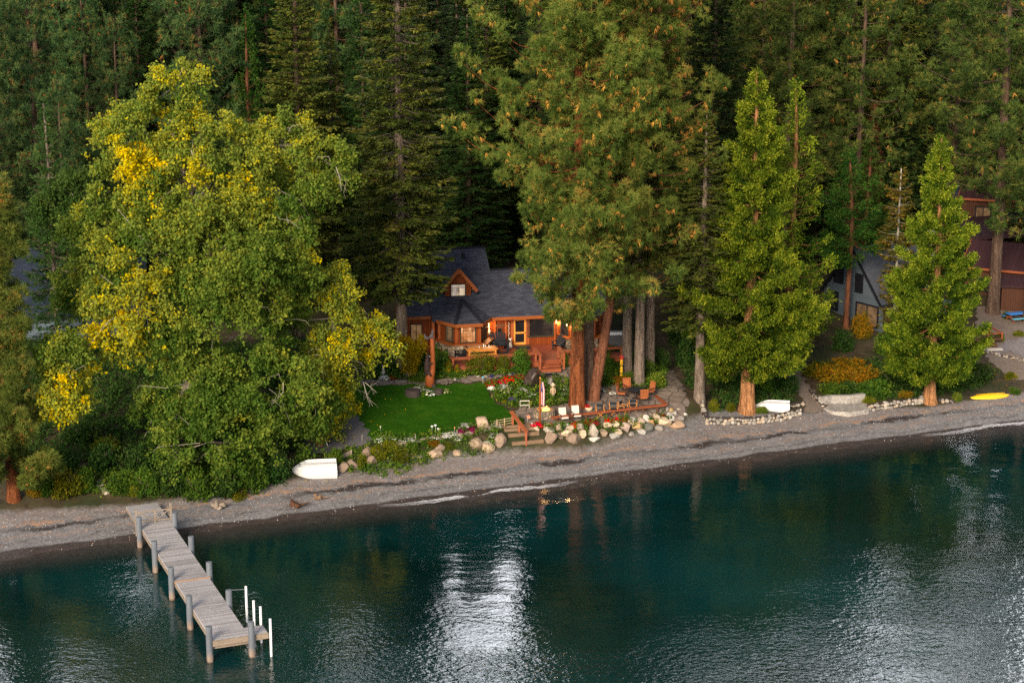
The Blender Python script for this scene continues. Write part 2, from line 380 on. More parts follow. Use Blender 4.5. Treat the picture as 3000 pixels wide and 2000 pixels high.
M['door_wood'] = m_plain('golden_door_wood', (0.66, 0.28, 0.045), 0.45, 0.15, 3, 0.1)
M['stone_white'] = m_plain('pale_carved_stone', (0.52, 0.48, 0.42), 0.8, 0.2, 9, 0.2)
M['stone_tan'] = m_plain('tan_carved_wood', (0.42, 0.30, 0.19), 0.8, 0.3, 9, 0.3)
M['bear'] = m_plain('dark_carved_bear', (0.060, 0.036, 0.032), 0.6, 0.3, 14, 0.5)
M['squirrel'] = m_plain('grey_carved_squirrel', (0.10, 0.09, 0.10), 0.7, 0.3, 14, 0.5)
M['kayak'] = m_plain('yellow_plastic', (0.82, 0.48, 0.010), 0.35, 0.06, 2, 0.02)
M['blue'] = m_plain('bright_blue_plastic', (0.05, 0.22, 0.62), 0.4, 0.1, 2, 0.0)
M['lightblue'] = m_plain('turquoise_globe', (0.10, 0.45, 0.62), 0.3, 0.1, 2, 0.0)
M['coral'] = m_plain('coral_flag', (0.80, 0.22, 0.12), 0.8, 0.1, 2, 0.0)
M['grey_cover'] = m_plain('grey_grill_cover', (0.07, 0.07, 0.08), 0.7, 0.3, 2, 0.2)
M['steel'] = m_plain('dull_steel', (0.30, 0.31, 0.33), 0.4, 0.1, 3, 0.0, metal=0.6)
M['clay'] = m_plain('cream_glazed_bowl', (0.60, 0.50, 0.33), 0.4, 0.15, 4, 0.0)
M['beige'] = m_plain('canvas_bag', (0.62, 0.56, 0.46), 0.9, 0.1, 8, 0.1)
M['yellow_paint'] = m_plain('yellow_totem_paint', (0.72, 0.42, 0.02), 0.5, 0.2, 6, 0.1)
M['red_paint'] = m_plain('red_totem_paint', (0.45, 0.03, 0.02), 0.5, 0.2, 6, 0.1)
M['dark_rock'] = m_plain('black_wet_rock', (0.026, 0.021, 0.020), 0.3, 0.6, 5, 0.8, col2=(0.11, 0.07, 0.05))
M['siding'] = m_brick('cedar_board_siding', (0.26, 0.058, 0.011), (0.15, 0.031, 0.007), (0.030, 0.010, 0.005), 4.0, 0.17, 0.018, 0.6, math.pi / 2, 0.5)
M['siding_brown'] = m_brick('brown_board_siding', (0.105, 0.044, 0.024), (0.070, 0.029, 0.017), (0.02, 0.01, 0.006), 4.0, 0.2, 0.018, 0.7, math.pi / 2, 0.5)
M['siding_blue'] = m_brick('blue_grey_lap_siding', (0.105, 0.135, 0.165), (0.085, 0.115, 0.145), (0.035, 0.045, 0.055), 9.0, 0.19, 0.022, 0.6, 0, 0.6, wear=0.15)
M['shingle'] = m_brick('charcoal_shingles', (0.084, 0.091, 0.122), (0.032, 0.035, 0.050), (0.014, 0.014, 0.018), 0.42, 0.19, 0.018, 0.85, 0, 0.5, wear=0.22)
M['shingle_cap'] = m_brick('ridge_cap_shingles', (0.024, 0.026, 0.034), (0.016, 0.018, 0.026), (0.01, 0.01, 0.016), 0.3, 0.25, 0.02, 0.85)
M['shingle_blue'] = m_brick('blue_grey_shingles', (0.030, 0.040, 0.066), (0.017, 0.024, 0.042), (0.010, 0.013, 0.022), 0.45, 0.21, 0.02, 1.0, wear=0.2)
M['shingle_pale'] = m_brick('pale_grey_shingles', (0.085, 0.093, 0.11), (0.058, 0.064, 0.078), (0.03, 0.03, 0.04), 0.45, 0.2, 0.02, 0.85, wear=0.2)
M['roof_plum'] = m_brick('plum_brown_roofing', (0.058, 0.027, 0.032), (0.042, 0.019, 0.023), (0.03, 0.014, 0.016), 6.0, 0.4, 0.02, 0.6, math.pi / 2, 0.5, wear=0.2)
M['fascia'] = m_plain('orange_brown_fascia', (0.27, 0.075, 0.018), 0.5, 0.2, 3, 0.1, stretch=(0.3, 1, 1))
M['deck'] = m_brick('red_deck_boards', (0.27, 0.075, 0.042), (0.21, 0.058, 0.033), (0.05, 0.016, 0.012), 5.0, 0.14, 0.012, 0.6, 0, 0.4, wear=0.25)
M['deck_brown'] = m_brick('brown_deck_boards', (0.14, 0.07, 0.045), (0.11, 0.052, 0.034), (0.03, 0.014, 0.01), 5.0, 0.14, 0.012, 0.7)
M['sash'] = m_plain('dark_green_sash', (0.030, 0.034, 0.026), 0.5, 0.2, 5, 0.0)
M['trim_dark'] = m_plain('near_black_trim', (0.012, 0.013, 0.018), 0.5, 0.2, 5, 0.0)
# ---------------------------------------------------------------- setting materials
def terrain_mat():
    q = NM('beach_gravel_and_forest_soil'); o = q.coord('Object')
    v = q.attr('shore'); d = q.attr('bank')
    wob = q.math('MULTIPLY', q.math('SUBTRACT', q.noise(q.coord('Object', (1, 1, 0)), 0.35, 5, 0.6), 0.5), 2.6)
    wob2 = q.math('MULTIPLY', q.math('SUBTRACT', q.noise(o, 2.2, 4, 0.6), 0.5), 0.7)
    vv = q.math('ADD', v, q.math('ADD', wob, wob2))
    vw = q.math('ADD', v, q.math('ADD', q.math('MULTIPLY', wob, 0.22), q.math('MULTIPLY', wob2, 0.3)))
    vo = q.n('TexVoronoi'); q.l(o, vo.inputs['Vector']); vo.inputs['Scale'].default_value = 9.0; vo.inputs['Randomness'].default_value = 1.0
    peb = q.ramp(vo.outputs['Color'], [(0.1, (0.086, 0.083, 0.084)), (0.45, (0.165, 0.160, 0.163)), (0.8, (0.265, 0.260, 0.265)), (1.0, (0.40, 0.39, 0.395))])
    big = q.noise(o, 0.55, 4)
    gravel = q.mix(0.45, peb, q.ramp(big, [(0.35, (0.158, 0.153, 0.155)), (0.65, (0.245, 0.238, 0.243))]))
    gravel = q.mix(q.ramp(q.noise(o, 3.2, 6, 0.75), [(0.45, (0, 0, 0)), (0.75, (0.5, 0.5, 0.5))]), gravel, (0.13, 0.10, 0.09))
    def band(x, a, b, soft):
        m = q.n('MapRange'); m.interpolation_type = 'SMOOTHSTEP'
        q.l(x, m.inputs['Value']); m.inputs['From Min'].default_value = a - soft; m.inputs['From Max'].default_value = a + soft
        m2 = q.n('MapRange'); m2.interpolation_type = 'SMOOTHSTEP'; q.l(x, m2.inputs['Value']); m2.inputs['From Min'].default_value = b - soft; m2.inputs['From Max'].default_value = b + soft
        return q.math('SUBTRACT', m.outputs[0], m2.outputs[0])
    pat = q.noise(o, 1.1, 5, 0.7); pat2 = q.noise(o, 5.0, 5, 0.75)
    gate = q.ramp(pat, [(0.42, (0, 0, 0)), (0.56, (1, 1, 1))]); gate2 = q.ramp(pat2, [(0.42, (0, 0, 0)), (0.60, (1, 1, 1))])
    gate3 = q.ramp(q.noise(o, 0.22, 3), [(0.40, (0.15, 0.15, 0.15)), (0.55, (1, 1, 1))])
    # dry beach, drift lines, needles
    c = gravel
    f1 = q.math('MULTIPLY', q.math('MULTIPLY', band(vv, 3.0, 3.55, 0.2), gate3), 0.9)
    c = q.mix(f1, c, (0.030, 0.020, 0.017))
    f2 = q.math('MULTIPLY', band(vv, 1.55, 1.75, 0.14), q.math('MULTIPLY', gate, 0.7)); c = q.mix(f2, c, (0.07, 0.05, 0.045))
    f3 = q.math('MULTIPLY', band(vv, 3.75, 4.15, 0.2), q.math('MULTIPLY', q.math('MULTIPLY', gate2, gate), 0.85)); c = q.mix(f3, c, (0.50, 0.23, 0.085))
    f3b = q.math('MULTIPLY', band(vv, 2.2, 2.5, 0.15), q.math('MULTIPLY', gate2, 0.35)); c = q.mix(f3b, c, (0.42, 0.20, 0.08))
    f4 = q.math('MULTIPLY', band(vv, 4.2, 6.0, 0.3), q.math('MULTIPLY', gate2, 0.22)); c = q.mix(f4, c, (0.40, 0.19, 0.08))
    wet = q.n('MapRange'); wet.interpolation_type = 'SMOOTHSTEP'; q.l(vw, wet.inputs['Value'])
    for k, x in (('From Min', 0.75), ('From Max', 1.0), ('To Min', 1.0), ('To Max', 0.0)): wet.inputs[k].default_value = x
    wetc = q.ramp(q.noise(o, 2.5, 5), [(0.35, (0.032, 0.022, 0.019)), (0.7, (0.058, 0.042, 0.036))])
    c = q.mix(q.math('MULTIPLY', wet.outputs[0], 0.92), c, wetc)
    # upland soil
    soil = q.ramp(q.noise(o, 1.4, 6, 0.7), [(0.3, (0.022, 0.020, 0.010)), (0.5, (0.070, 0.050, 0.030)), (0.75, (0.15, 0.105, 0.065))])
    green = q.ramp(q.noise(o, 0.35, 5, 0.65), [(0.42, (0, 0, 0)), (0.6, (0.8, 0.8, 0.8))])
    soil = q.mix(green, soil, (0.020, 0.034, 0.010))
    du = q.n('MapRange'); q.l(q.math('ADD', d, q.math('MULTIPLY', wob2, 1.2)), du.inputs['Value'])
    for k, x in (('From Min', -0.1), ('From Max', 0.5)): du.inputs[k].default_value = x
    c = q.mix(du.outputs[0], c, soil)
    rough = q.math('SUBTRACT', 0.95, q.math('MULTIPLY', wet.outputs[0], 0.35))
    n = q.bump(vo.outputs['Distance'], -0.55, 0.05)
    n = q.bump(q.noise(o, 1.5, 6, 0.7), 0.5, 0.12, n)
    q.b.inputs['Specular IOR Level'].default_value = 0.15
    return q.fin(c, rough, n)

def water_mat():
    q = NM('lake_water'); o = q.coord('Object')
    rot = SA - math.pi / 2
    s1 = q.coord('Object', (0.72, 1.0, 1), (0, 0, -0.25)); s2 = q.coord('Object', (0.8, 1.0, 1), (0, 0, 0.45))
    n1 = q.noise(s1, 3.1, 2, 0.5, 0.25); n2 = q.noise(s2, 6.5, 2, 0.5, 0.2); n3 = q.noise(q.coord('Object', (0.5, 1, 1), (0, 0, 0.4)), 0.28, 3, 0.5)
    calm = q.ramp(q.noise(q.coord('Object', (0.5, 1, 1), (0, 0, 0.2)), 0.075, 4, 0.6, 0.6), [(0.36, (0.22, 0.22, 0.22)), (0.62, (1, 1, 1))])
    hgt = q.math('ADD', q.math('MULTIPLY', n1, 1.0), q.math('MULTIPLY', n2, 0.42))
    vs_ = q.attr('shore'); br = q.n('MapRange'); br.interpolation_type = 'SMOOTHSTEP'; q.l(vs_, br.inputs['Value'])
    for k, x in (('From Min', -3.0), ('From Max', -30.0), ('To Min', 0.35), ('To Max', 1.25)): br.inputs[k].default_value = x
    hgt = q.math('MULTIPLY', hgt, q.math('MULTIPLY', calm, br.outputs[0]))
    nn = q.bump(hgt, 1.0, 0.040)
    nn = q.bump(n3, 1.0, 0.07, nn)
    v = q.attr('shore')
    deep = q.ramp(q.noise(o, 0.06, 3), [(0.35, (0.0008, 0.0120, 0.0110)), (0.7, (0.0015, 0.0330, 0.0350))])
    c = deep
    q.fin(c, 0.05, nn); q.b.inputs['IOR'].default_value = 1.5; q.b.inputs['Specular IOR Level'].default_value = 0.7
    a = q.n('MapRange'); a.interpolation_type = 'SMOOTHSTEP'; q.l(v, a.inputs['Value'])
    for k, x in (('From Min', -4.5), ('From Max', 0.1), ('To Min', 1.0), ('To Max', 0.18)): a.inputs[k].default_value = x
    q.l(a.outputs[0], q.b.inputs['Alpha'])
    return q.m

def lawn_mat():
    q = NM('mown_lawn'); o = q.coord('Object')
    a = q.noise(o, 1.1, 6, 0.7); b = q.noise(q.coord('Object', (1, 0.45, 1)), 9, 5, 0.75)
    c = q.ramp(a, [(0.3, (0.008, 0.042, 0.002)), (0.5, (0.018, 0.076, 0.003)), (0.72, (0.060, 0.120, 0.010))])
    wn = q.ramp(q.noise(o, 0.16, 4, 0.6), [(0.52, (0, 0, 0)), (0.72, (0.55, 0.55, 0.55))]); c = q.mix(wn, c, (0.060, 0.105, 0.012))
    c = q.mix(0.55, c, q.ramp(b, [(0.3, (0.004, 0.022, 0.001)), (0.7, (0.040, 0.125, 0.006))]))
    q.b.inputs['Specular IOR Level'].default_value = 0.03
    return q.fin(c, 0.9, q.bump(b, 0.8, 0.06))
def flag_mat():
    q = NM('flagstones'); v = q.coord('Object', (1, 1, 0.2))
    vo = q.n('TexVoronoi'); vo.feature = 'DISTANCE_TO_EDGE'; vo.inputs['Scale'].default_value = 1.15; q.l(q.mix(0.08, v, q.n('TexNoise').outputs['Color']), vo.inputs['Vector'])
    vc = q.n('TexVoronoi'); vc.inputs['Scale'].default_value = 1.15; q.l(v, vc.inputs['Vector'])
    st = q.ramp(vc.outputs['Color'], [(0.1, (0.12, 0.095, 0.08)), (0.4, (0.19, 0.15, 0.125)), (0.7, (0.24, 0.185, 0.15)), (1, (0.31, 0.26, 0.21))])
    st = q.mix(0.4, st, q.ramp(q.noise(v, 3, 6, 0.7), [(0.3, (0.09, 0.07, 0.055)), (0.7, (0.29, 0.24, 0.20))]))
    m = q.ramp(vo.outputs['Distance'], [(0.015, (1, 1, 1)), (0.05, (0, 0, 0))])
    c = q.mix(m, st, (0.055, 0.042, 0.032))
    q.b.inputs['Specular IOR Level'].default_value = 0.15
    return q.fin(c, 0.85, q.bump(vo.outputs['Distance'], 0.3, 0.05))
def grav_mat(name, c1, c2):
    q = NM(name); o = q.coord('Object'); vo = q.n('TexVoronoi'); vo.inputs['Scale'].default_value = 10; q.l(o, vo.inputs['Vector'])
    c = q.mix(0.5, q.ramp(vo.outputs['Color'], [(0.1, C(c1, 0.7)), (0.9, C(c2, 1.3))]), q.ramp(q.noise(o, 0.9, 5), [(0.35, c1), (0.65, c2)]))
    return q.fin(c, 0.95, q.bump(vo.outputs['Distance'], -0.5, 0.04))
def road_mat():
    q = NM('asphalt'); o = q.coord('Object'); c = q.ramp(q.noise(o, 4, 6, 0.7), [(0.3, (0.085, 0.09, 0.10)), (0.7, (0.13, 0.135, 0.15))]); return q.fin(c, 0.9)
def granite(name, base, dark=0.5):
    q = NM(name); o = q.coord('Object'); oi = q.n('ObjectInfo')
    f = q.noise(o, 2.6, 6, 0.7, 0.5); g = q.noise(o, 26, 3, 0.7)
    c = q.ramp(f, [(0.3, C(base, dark)), (0.55, base), (0.75, C(base, 1.2))])
    c = q.mix(0.35, c, q.ramp(g, [(0.38, C(base, 0.35)), (0.55, C(base, 1.15))]))
    hs = q.n('HueSaturation'); q.l(c, hs.inputs['Color']); q.l(q.math('ADD', 0.8, q.math('MULTIPLY', oi.outputs['Random'], 0.35)), hs.inputs['Value'])
    return q.fin(hs.outputs[0], 0.85, q.bump(q.noise(o, 5, 6, 0.7), 0.7, 0.08))
GR = {'pale': (0.48, 0.41, 0.32), 'cream': (0.55, 0.425, 0.285), 'pink': (0.44, 0.325, 0.26), 'yellow': (0.50, 0.335, 0.15), 'ochre': (0.46, 0.27, 0.10), 'grey': (0.27, 0.24, 0.21), 'darkgrey': (0.13, 0.13, 0.115),
      'tan': (0.40, 0.29, 0.195), 'brown': (0.27, 0.19, 0.135), 'white': (0.52, 0.48, 0.42), 'salmon': (0.44, 0.29, 0.18)}
for k, c in GR.items(): M['g_' + k] = granite(k + '_granite', c)
def cobble_mat():
    q = NM('mixed_granite_cobbles'); g = q.n('NewGeometry')
    c = q.ramp(g.outputs['Random Per Island'], [(0.0, (0.12, 0.11, 0.10)), (0.3, (0.24, 0.21, 0.18)), (0.6, (0.36, 0.32, 0.27)), (0.8, (0.42, 0.29, 0.16)), (1.0, (0.46, 0.42, 0.37))])
    o = q.coord('Object'); c = q.mix(0.35, c, q.ramp(q.noise(o, 9, 5, 0.7), [(0.3, (0.13, 0.12, 0.10)), (0.7, (0.5, 0.46, 0.4))]))
    return q.fin(c, 0.85, q.bump(q.noise(o, 12, 4), 0.4, 0.03))
M['cobble'] = cobble_mat()
def wall_stone_mat():
    q = NM('river_rock_wall'); o = q.coord('Object'); vo = q.n('TexVoronoi'); vo.inputs['Scale'].default_value = 3.6; q.l(o, vo.inputs['Vector'])
    ve = q.n('TexVoronoi'); ve.feature = 'DISTANCE_TO_EDGE'; ve.inputs['Scale'].default_value = 3.6; q.l(o, ve.inputs['Vector'])
    c = q.ramp(vo.outputs['Color'], [(0.05, (0.12, 0.085, 0.06)), (0.4, (0.22, 0.17, 0.12)), (0.7, (0.33, 0.24, 0.15)), (1, (0.40, 0.34, 0.27))])
    c = q.mix(q.ramp(ve.outputs['Distance'], [(0.02, (1, 1, 1)), (0.10, (0, 0, 0))]), c, (0.03, 0.024, 0.018))
    return q.fin(c, 0.85, q.bump(ve.outputs['Distance'], 0.8, 0.12))
M['wall_stone'] = wall_stone_mat()
def bench_stone_mat():
    q = NM('mortared_flagstone'); o = q.coord('Object'); vo = q.n('TexVoronoi'); vo.inputs['Scale'].default_value = 1.9; q.l(o, vo.inputs['Vector'])
    ve = q.n('TexVoronoi'); ve.feature = 'DISTANCE_TO_EDGE'; ve.inputs['Scale'].default_value = 1.9; q.l(o, ve.inputs['Vector'])
    c = q.ramp(vo.outputs['Color'], [(0.1, (0.20, 0.18, 0.155)), (0.5, (0.26, 0.235, 0.21)), (0.9, (0.35, 0.30, 0.24))])
    c = q.mix(0.35, c, q.ramp(q.noise(o, 4, 6, 0.7), [(0.3, (0.20, 0.18, 0.16)), (0.7, (0.48, 0.44, 0.39))]))
    c = q.mix(q.ramp(ve.outputs['Distance'], [(0.02, (1, 1, 1)), (0.05, (0, 0, 0))]), c, (0.42, 0.40, 0.37))
    return q.fin(c, 0.85, q.bump(ve.outputs['Distance'], 0.3, 0.04))
M['bench_stone'] = bench_stone_mat()
def dockwood_mat():
    q = NM('weathered_dock_planks'); v = q.coord('UV')
    b = q.n('TexBrick'); q.l(v, b.inputs['Vector'])
    for k, x in (('Color1', (0.66, 0.63, 0.63, 1)), ('Color2', (0.22, 0.205, 0.205, 1)), ('Mortar', (0.045, 0.034, 0.03, 1)), ('Scale', 1.0), ('Mortar Size', 0.018), ('Brick Width', 30.0), ('Row Height', 0.145)): b.inputs[k].default_value = x
    f = q.noise(q.coord('UV', (0.5, 7, 1)), 3.0, 6, 0.7); g = q.noise(q.coord('UV', (0.35, 0.6, 1)), 1.3, 5, 0.7)
    c = q.mix(0.42, b.outputs['Color'], q.ramp(f, [(0.32, (0.13, 0.115, 0.115)), (0.5, (0.36, 0.335, 0.34)), (0.7, (0.62, 0.59, 0.60))]))
    c = q.mix(0.25, c, q.ramp(g, [(0.35, (0.23, 0.21, 0.205)), (0.65, (0.58, 0.55, 0.555))]))
    c = q.mix(b.outputs['Fac'], c, (0.045, 0.034, 0.03))
    return q.fin(c, 0.85, q.bump(b.outputs['Fac'], -0.4, 0.03))
M['dock'] = dockwood_mat()
def pile_mat():
    q = NM('steel_pile_with_rust_line'); g = q.n('NewGeometry'); sx = q.n('SeparateXYZ'); q.l(g.outputs['Position'], sx.inputs[0])
    o = q.coord('Object', (1, 1, 0.3)); z = q.math('ADD', sx.outputs['Z'], q.math('MULTIPLY', q.math('SUBTRACT', q.noise(o, 4, 4), 0.5), 0.25))
    base = q.ramp(q.noise(o, 3, 5, 0.7), [(0.3, (0.095, 0.110, 0.130)), (0.7, (0.165, 0.180, 0.205))])
    m = q.n('MapRange'); q.l(z, m.inputs['Value'])
    for k, x in (('From Min', 0.25), ('From Max', 0.6), ('To Min', 1.0), ('To Max', 0.0)): m.inputs[k].default_value = x
    c = q.mix(q.math('MULTIPLY', m.outputs[0], 0.85), base, q.ramp(q.noise(o, 6, 5), [(0.3, (0.20, 0.13, 0.09)), (0.7, (0.34, 0.26, 0.20))]))
    m2 = q.n('MapRange'); q.l(z, m2.inputs['Value'])
    for k, x in (('From Min', 0.02), ('From Max', 0.1), ('To Min', 1.0), ('To Max', 0.0)): m2.inputs[k].default_value = x
    c = q.mix(q.math('MULTIPLY', m2.outputs[0], 0.8), c, (0.07, 0.04, 0.025))
    return q.fin(c, 0.55, None)
M['pile'] = pile_mat()
def pane_mat(name, cols, st):
    q = NM(name); v = q.coord('UV'); b = q.n('TexVoronoi'); b.inputs['Scale'].default_value = 2.2; q.l(v, b.inputs['Vector'])
    f = q.noise(v, 2.0, 4, 0.6)
    c = q.mix(0.5, q.ramp(b.outputs['Color'], [(0.15, cols[0]), (0.5, cols[1]), (0.85, cols[2])]), q.ramp(f, [(0.35, cols[0]), (0.55, cols[1]), (0.7, cols[2])]))
    q.fin((0.01, 0.01, 0.012), 0.06); q.b.inputs['Specular IOR Level'].default_value = 0.25
    q.l(c, q.b.inputs['Emission Color']); q.b.inputs['Emission Strength'].default_value = st
    return q.m
M['pane_warm'] = pane_mat('warm_lit_window', [(0.05, 0.015, 0.006), (0.35, 0.12, 0.03), (0.9, 0.55, 0.28)], 0.85)
M['pane_dim'] = pane_mat('dim_window', [(0.006, 0.005, 0.005), (0.02, 0.010, 0.007), (0.12, 0.07, 0.04)], 0.2)
M['pane_bed'] = pane_mat('lit_bedroom_window', [(0.16, 0.12, 0.10), (0.42, 0.34, 0.28), (0.98, 0.70, 0.34)], 0.6)
M['pane_dark'] = pane_mat('dark_window', [(0.004, 0.004, 0.005), (0.008, 0.008, 0.010), (0.02, 0.02, 0.025)], 0.1)
M['pane_amber'] = pane_mat('amber_blind_window', [(0.10, 0.05, 0.02), (0.22, 0.12, 0.05), (0.34, 0.20, 0.09)], 0.35)
M['lamp_glow'] = m_emit('lit_lamp_glass', (1.0, 0.66, 0.30), 5.0)
M['lamp_shade'] = m_emit('lit_bedside_lamp', (1.0, 0.72, 0.36), 1.6)
M['flame'] = m_emit('gas_flame', (1.0, 0.42, 0.08), 2.6)

# ---------------------------------------------------------------- terrain, water
def axis(segs):
    out = [segs[0][0]]
    for a, b, st in segs: out += list(np.linspace(a, b, max(2, int(round((b - a) / st)) + 1))[1:])
    return np.array(out)
def grid_mesh(us, vs, zf, name, mat, smooth=True):
    U, Vv = np.meshgrid(us, vs); Z = zf(U, Vv); X, Y = uv2xy(U, Vv)
    co = np.stack([X, Y, Z], -1).reshape(-1, 3); nu, nv = len(us), len(vs)
    idx = np.arange(nu * nv).reshape(nv, nu)
    f = np.stack([idx[:-1, :-1], idx[:-1, 1:], idx[1:, 1:], idx[1:, :-1]], -1).reshape(-1, 4)
    me = bpy.data.meshes.new(name); me.from_pydata(co.tolist(), [], f.tolist())
    a = me.attributes.new('shore', 'FLOAT', 'POINT'); a.data.foreach_set('value', Vv.ravel().astype(np.float32))
    a = me.attributes.new('bank', 'FLOAT', 'POINT'); a.data.foreach_set('value', (Vv - np.interp(U, BU, BV)).ravel().astype(np.float32))
    if smooth: me.polygons.foreach_set('use_smooth', [True] * len(me.polygons))
    me.materials.append(mat); return link(bpy.data.objects.new(name, me))
rg = np.random.default_rng(5)
def wob(u, v, s, seed=0):
    rr = np.random.default_rng(seed); z = 0
    for k in range(6):
        a = rr.uniform(0, 6.28); f = s * rr.uniform(0.5, 2.2); z = z + np.sin(u * f * math.cos(a) + v * f * math.sin(a) + rr.uniform(0, 6.28))
    return z / 6
def terr_z(u, v): return h_uv(u, v) + 0.05 * wob(u, v, 1.6, 1) * sstep(-2, 1, v) + 0.09 * wob(u, v, 0.9, 4) * (1 - sstep(0.3, 2.0, np.abs(v)))
tus = axis([(-90, -20, 5), (-20, 100, 0.4), (100, 240, 6)]); tvs = axis([(-110, -12, 7), (-12, 30, 0.3), (30, 60, 1.5), (60, 420, 8)])
terr = grid_mesh(tus, tvs, terr_z, 'ground', terrain_mat()); tag(terr, kind='structure')
wus = axis([(-120, 0, 20), (0, 90, 0.8), (90, 260, 20)]); wvs = axis([(-110, -20, 3), (-20, 2.4, 0.35)])
def water_z(u, v):
    sw = 0.035 * np.exp(-((v + 1.2 + 0.5 * np.sin(u * 0.21)) / 0.35) ** 2) + 0.02 * np.exp(-((v + 3.2 + 0.6 * np.sin(u * 0.13 + 1)) / 0.5) ** 2)
    return sw * (0.5 + 0.5 * np.sin(u * 0.3))
water = grid_mesh(wus, wvs, water_z, 'lake_water', water_mat()); tag(water, kind='structure')

def inpoly(P, poly):
    x, y = P[:, 0], P[:, 1]; r = np.zeros(len(P), bool); n = len(poly)
    for i in range(n):
        x1, y1 = poly[i]; x2, y2 = poly[(i + 1) % n]
        c = ((y1 > y) != (y2 > y)) & (x < (x2 - x1) * (y - y1) / (y2 - y1 + 1e-12) + x1); r ^= c
    return r
def gpoly(px): return [tuple(xy2uv(*G(x, y)[:2])) for x, y in px]
def sheet(name, poly, mat, dz=0.06, st=0.14, kind='structure'):
    """A thin ground covering that follows the terrain inside a polygon given in shore coordinates."""
    p = np.array(poly); us = np.arange(p[:, 0].min(), p[:, 0].max() + st, st); vs = np.arange(p[:, 1].min(), p[:, 1].max() + st, st)
    U, Vv = np.meshgrid(us, vs); cu, cv = (U[:-1, :-1] + st / 2).ravel(), (Vv[:-1, :-1] + st / 2).ravel()
    ins = inpoly(np.stack([cu + 0.12 * np.sin(cv * 5), cv + 0.12 * np.sin(cu * 4)], 1), poly)
    idx = np.arange(U.size).reshape(U.shape); f = np.stack([idx[:-1, :-1], idx[:-1, 1:], idx[1:, 1:], idx[1:, :-1]], -1).reshape(-1, 4)[ins]
    X, Y = uv2xy(U, Vv); Z = terr_z(U, Vv) + dz
    used, inv = np.unique(f, return_inverse=True); co = np.stack([X.ravel(), Y.ravel(), Z.ravel()], 1)[used]
    me = bpy.data.meshes.new(name); me.from_pydata(co.tolist(), [], inv.reshape(-1, 4).tolist()); me.polygons.foreach_set('use_smooth', [True] * len(me.polygons))
    me.materials.append(mat); return tag(link(bpy.data.objects.new(name, me)), kind=kind)
def Z1(x, y): return 1000 + x / 2.351, 700 + y / 2.351
lawn_px = [Z1(*p) for p in [(-60, 1040), (200, 1012), (440, 1008), (640, 1008), (1005, 998), (1012, 1060), (1060, 1130), (1120, 1168), (1172, 1188), (1290, 1290), (1240, 1300), (1160, 1285), (1020, 1330), (800, 1372), (560, 1392), (200, 1392), (90, 1330), (60, 1250), (-60, 1170)]]
sheet('lawn', gpoly(lawn_px), lawn_mat(), 0.07)
FLAG = flag_mat()
sheet('patio', gpoly([(1495, 1208), (1530, 1196), (1600, 1192), (1668, 1186), (1745, 1150), (1775, 1122), (1850, 1150), (1925, 1140), (1940, 1085), (1968, 1085), (2000, 1130), (2015, 1180), (2012, 1225), (1975, 1240), (1930, 1226), (1800, 1240), (1630, 1262), (1560, 1248)]), FLAG, 0.06)
sheet('path', gpoly([(1575, 1072), (1700, 1068), (1700, 1130), (1640, 1122), (1590, 1106)]), FLAG, 0.065)
sheet('path', gpoly([(1040, 1120), (1120, 1112), (1230, 1120), (1300, 1112), (1420, 1098), (1475, 1094), (1475, 1108), (1425, 1118), (1280, 1128), (1180, 1130), (1060, 1130)]), FLAG, 0.08)
sheet('gravel_path', gpoly([(870, 1345), (960, 1330), (1090, 1300), (1075, 1262), (1050, 1225), (1000, 1205), (940, 1215), (900, 1280)]), grav_mat('dark_gravel', (0.075, 0.072, 0.078), (0.115, 0.108, 0.112)), 0.095)
SOIL = grav_mat('trodden_soil', (0.14, 0.105, 0.08), (0.20, 0.155, 0.125))
sheet('gravel_path', gpoly([(2275, 1085), (2330, 1070), (2360, 1120), (2400, 1165), (2430, 1205), (2360, 1215), (2345, 1160)]), SOIL, 0.06)
sheet('gravel_path', gpoly([(2900, 1040), (2945, 1000), (3040, 985), (3060, 1060), (3000, 1050), (2960, 1030)]), grav_mat('grey_path_gravel', (0.15, 0.13, 0.13), (0.22, 0.19, 0.19)), 0.06)
sheet('dirt_yard', gpoly([(2860, 900), (3080, 880), (3080, 1130), (2960, 1110), (2900, 1060), (2860, 1000)]), SOIL, 0.04)
# the road behind the cabins, with its painted lines
ru, rv = xy2uv(*G(2790, 560)[:2])
sheet('road', [(ru - 30, rv - 5.0), (ru + 60, rv - 5.0), (ru + 60, rv + 4.5), (ru - 30, rv + 4.5)], road_mat(), 0.15, 0.8)
for o_ in (-2.6, 2.6):
    sheet('road_marking', [(ru - 30, rv + o_ - 0.2), (ru + 60, rv + o_ - 0.2), (ru + 60, rv + o_ + 0.2), (ru - 30, rv + o_ + 0.2)], M['white_paint'], 0.22, 0.2)
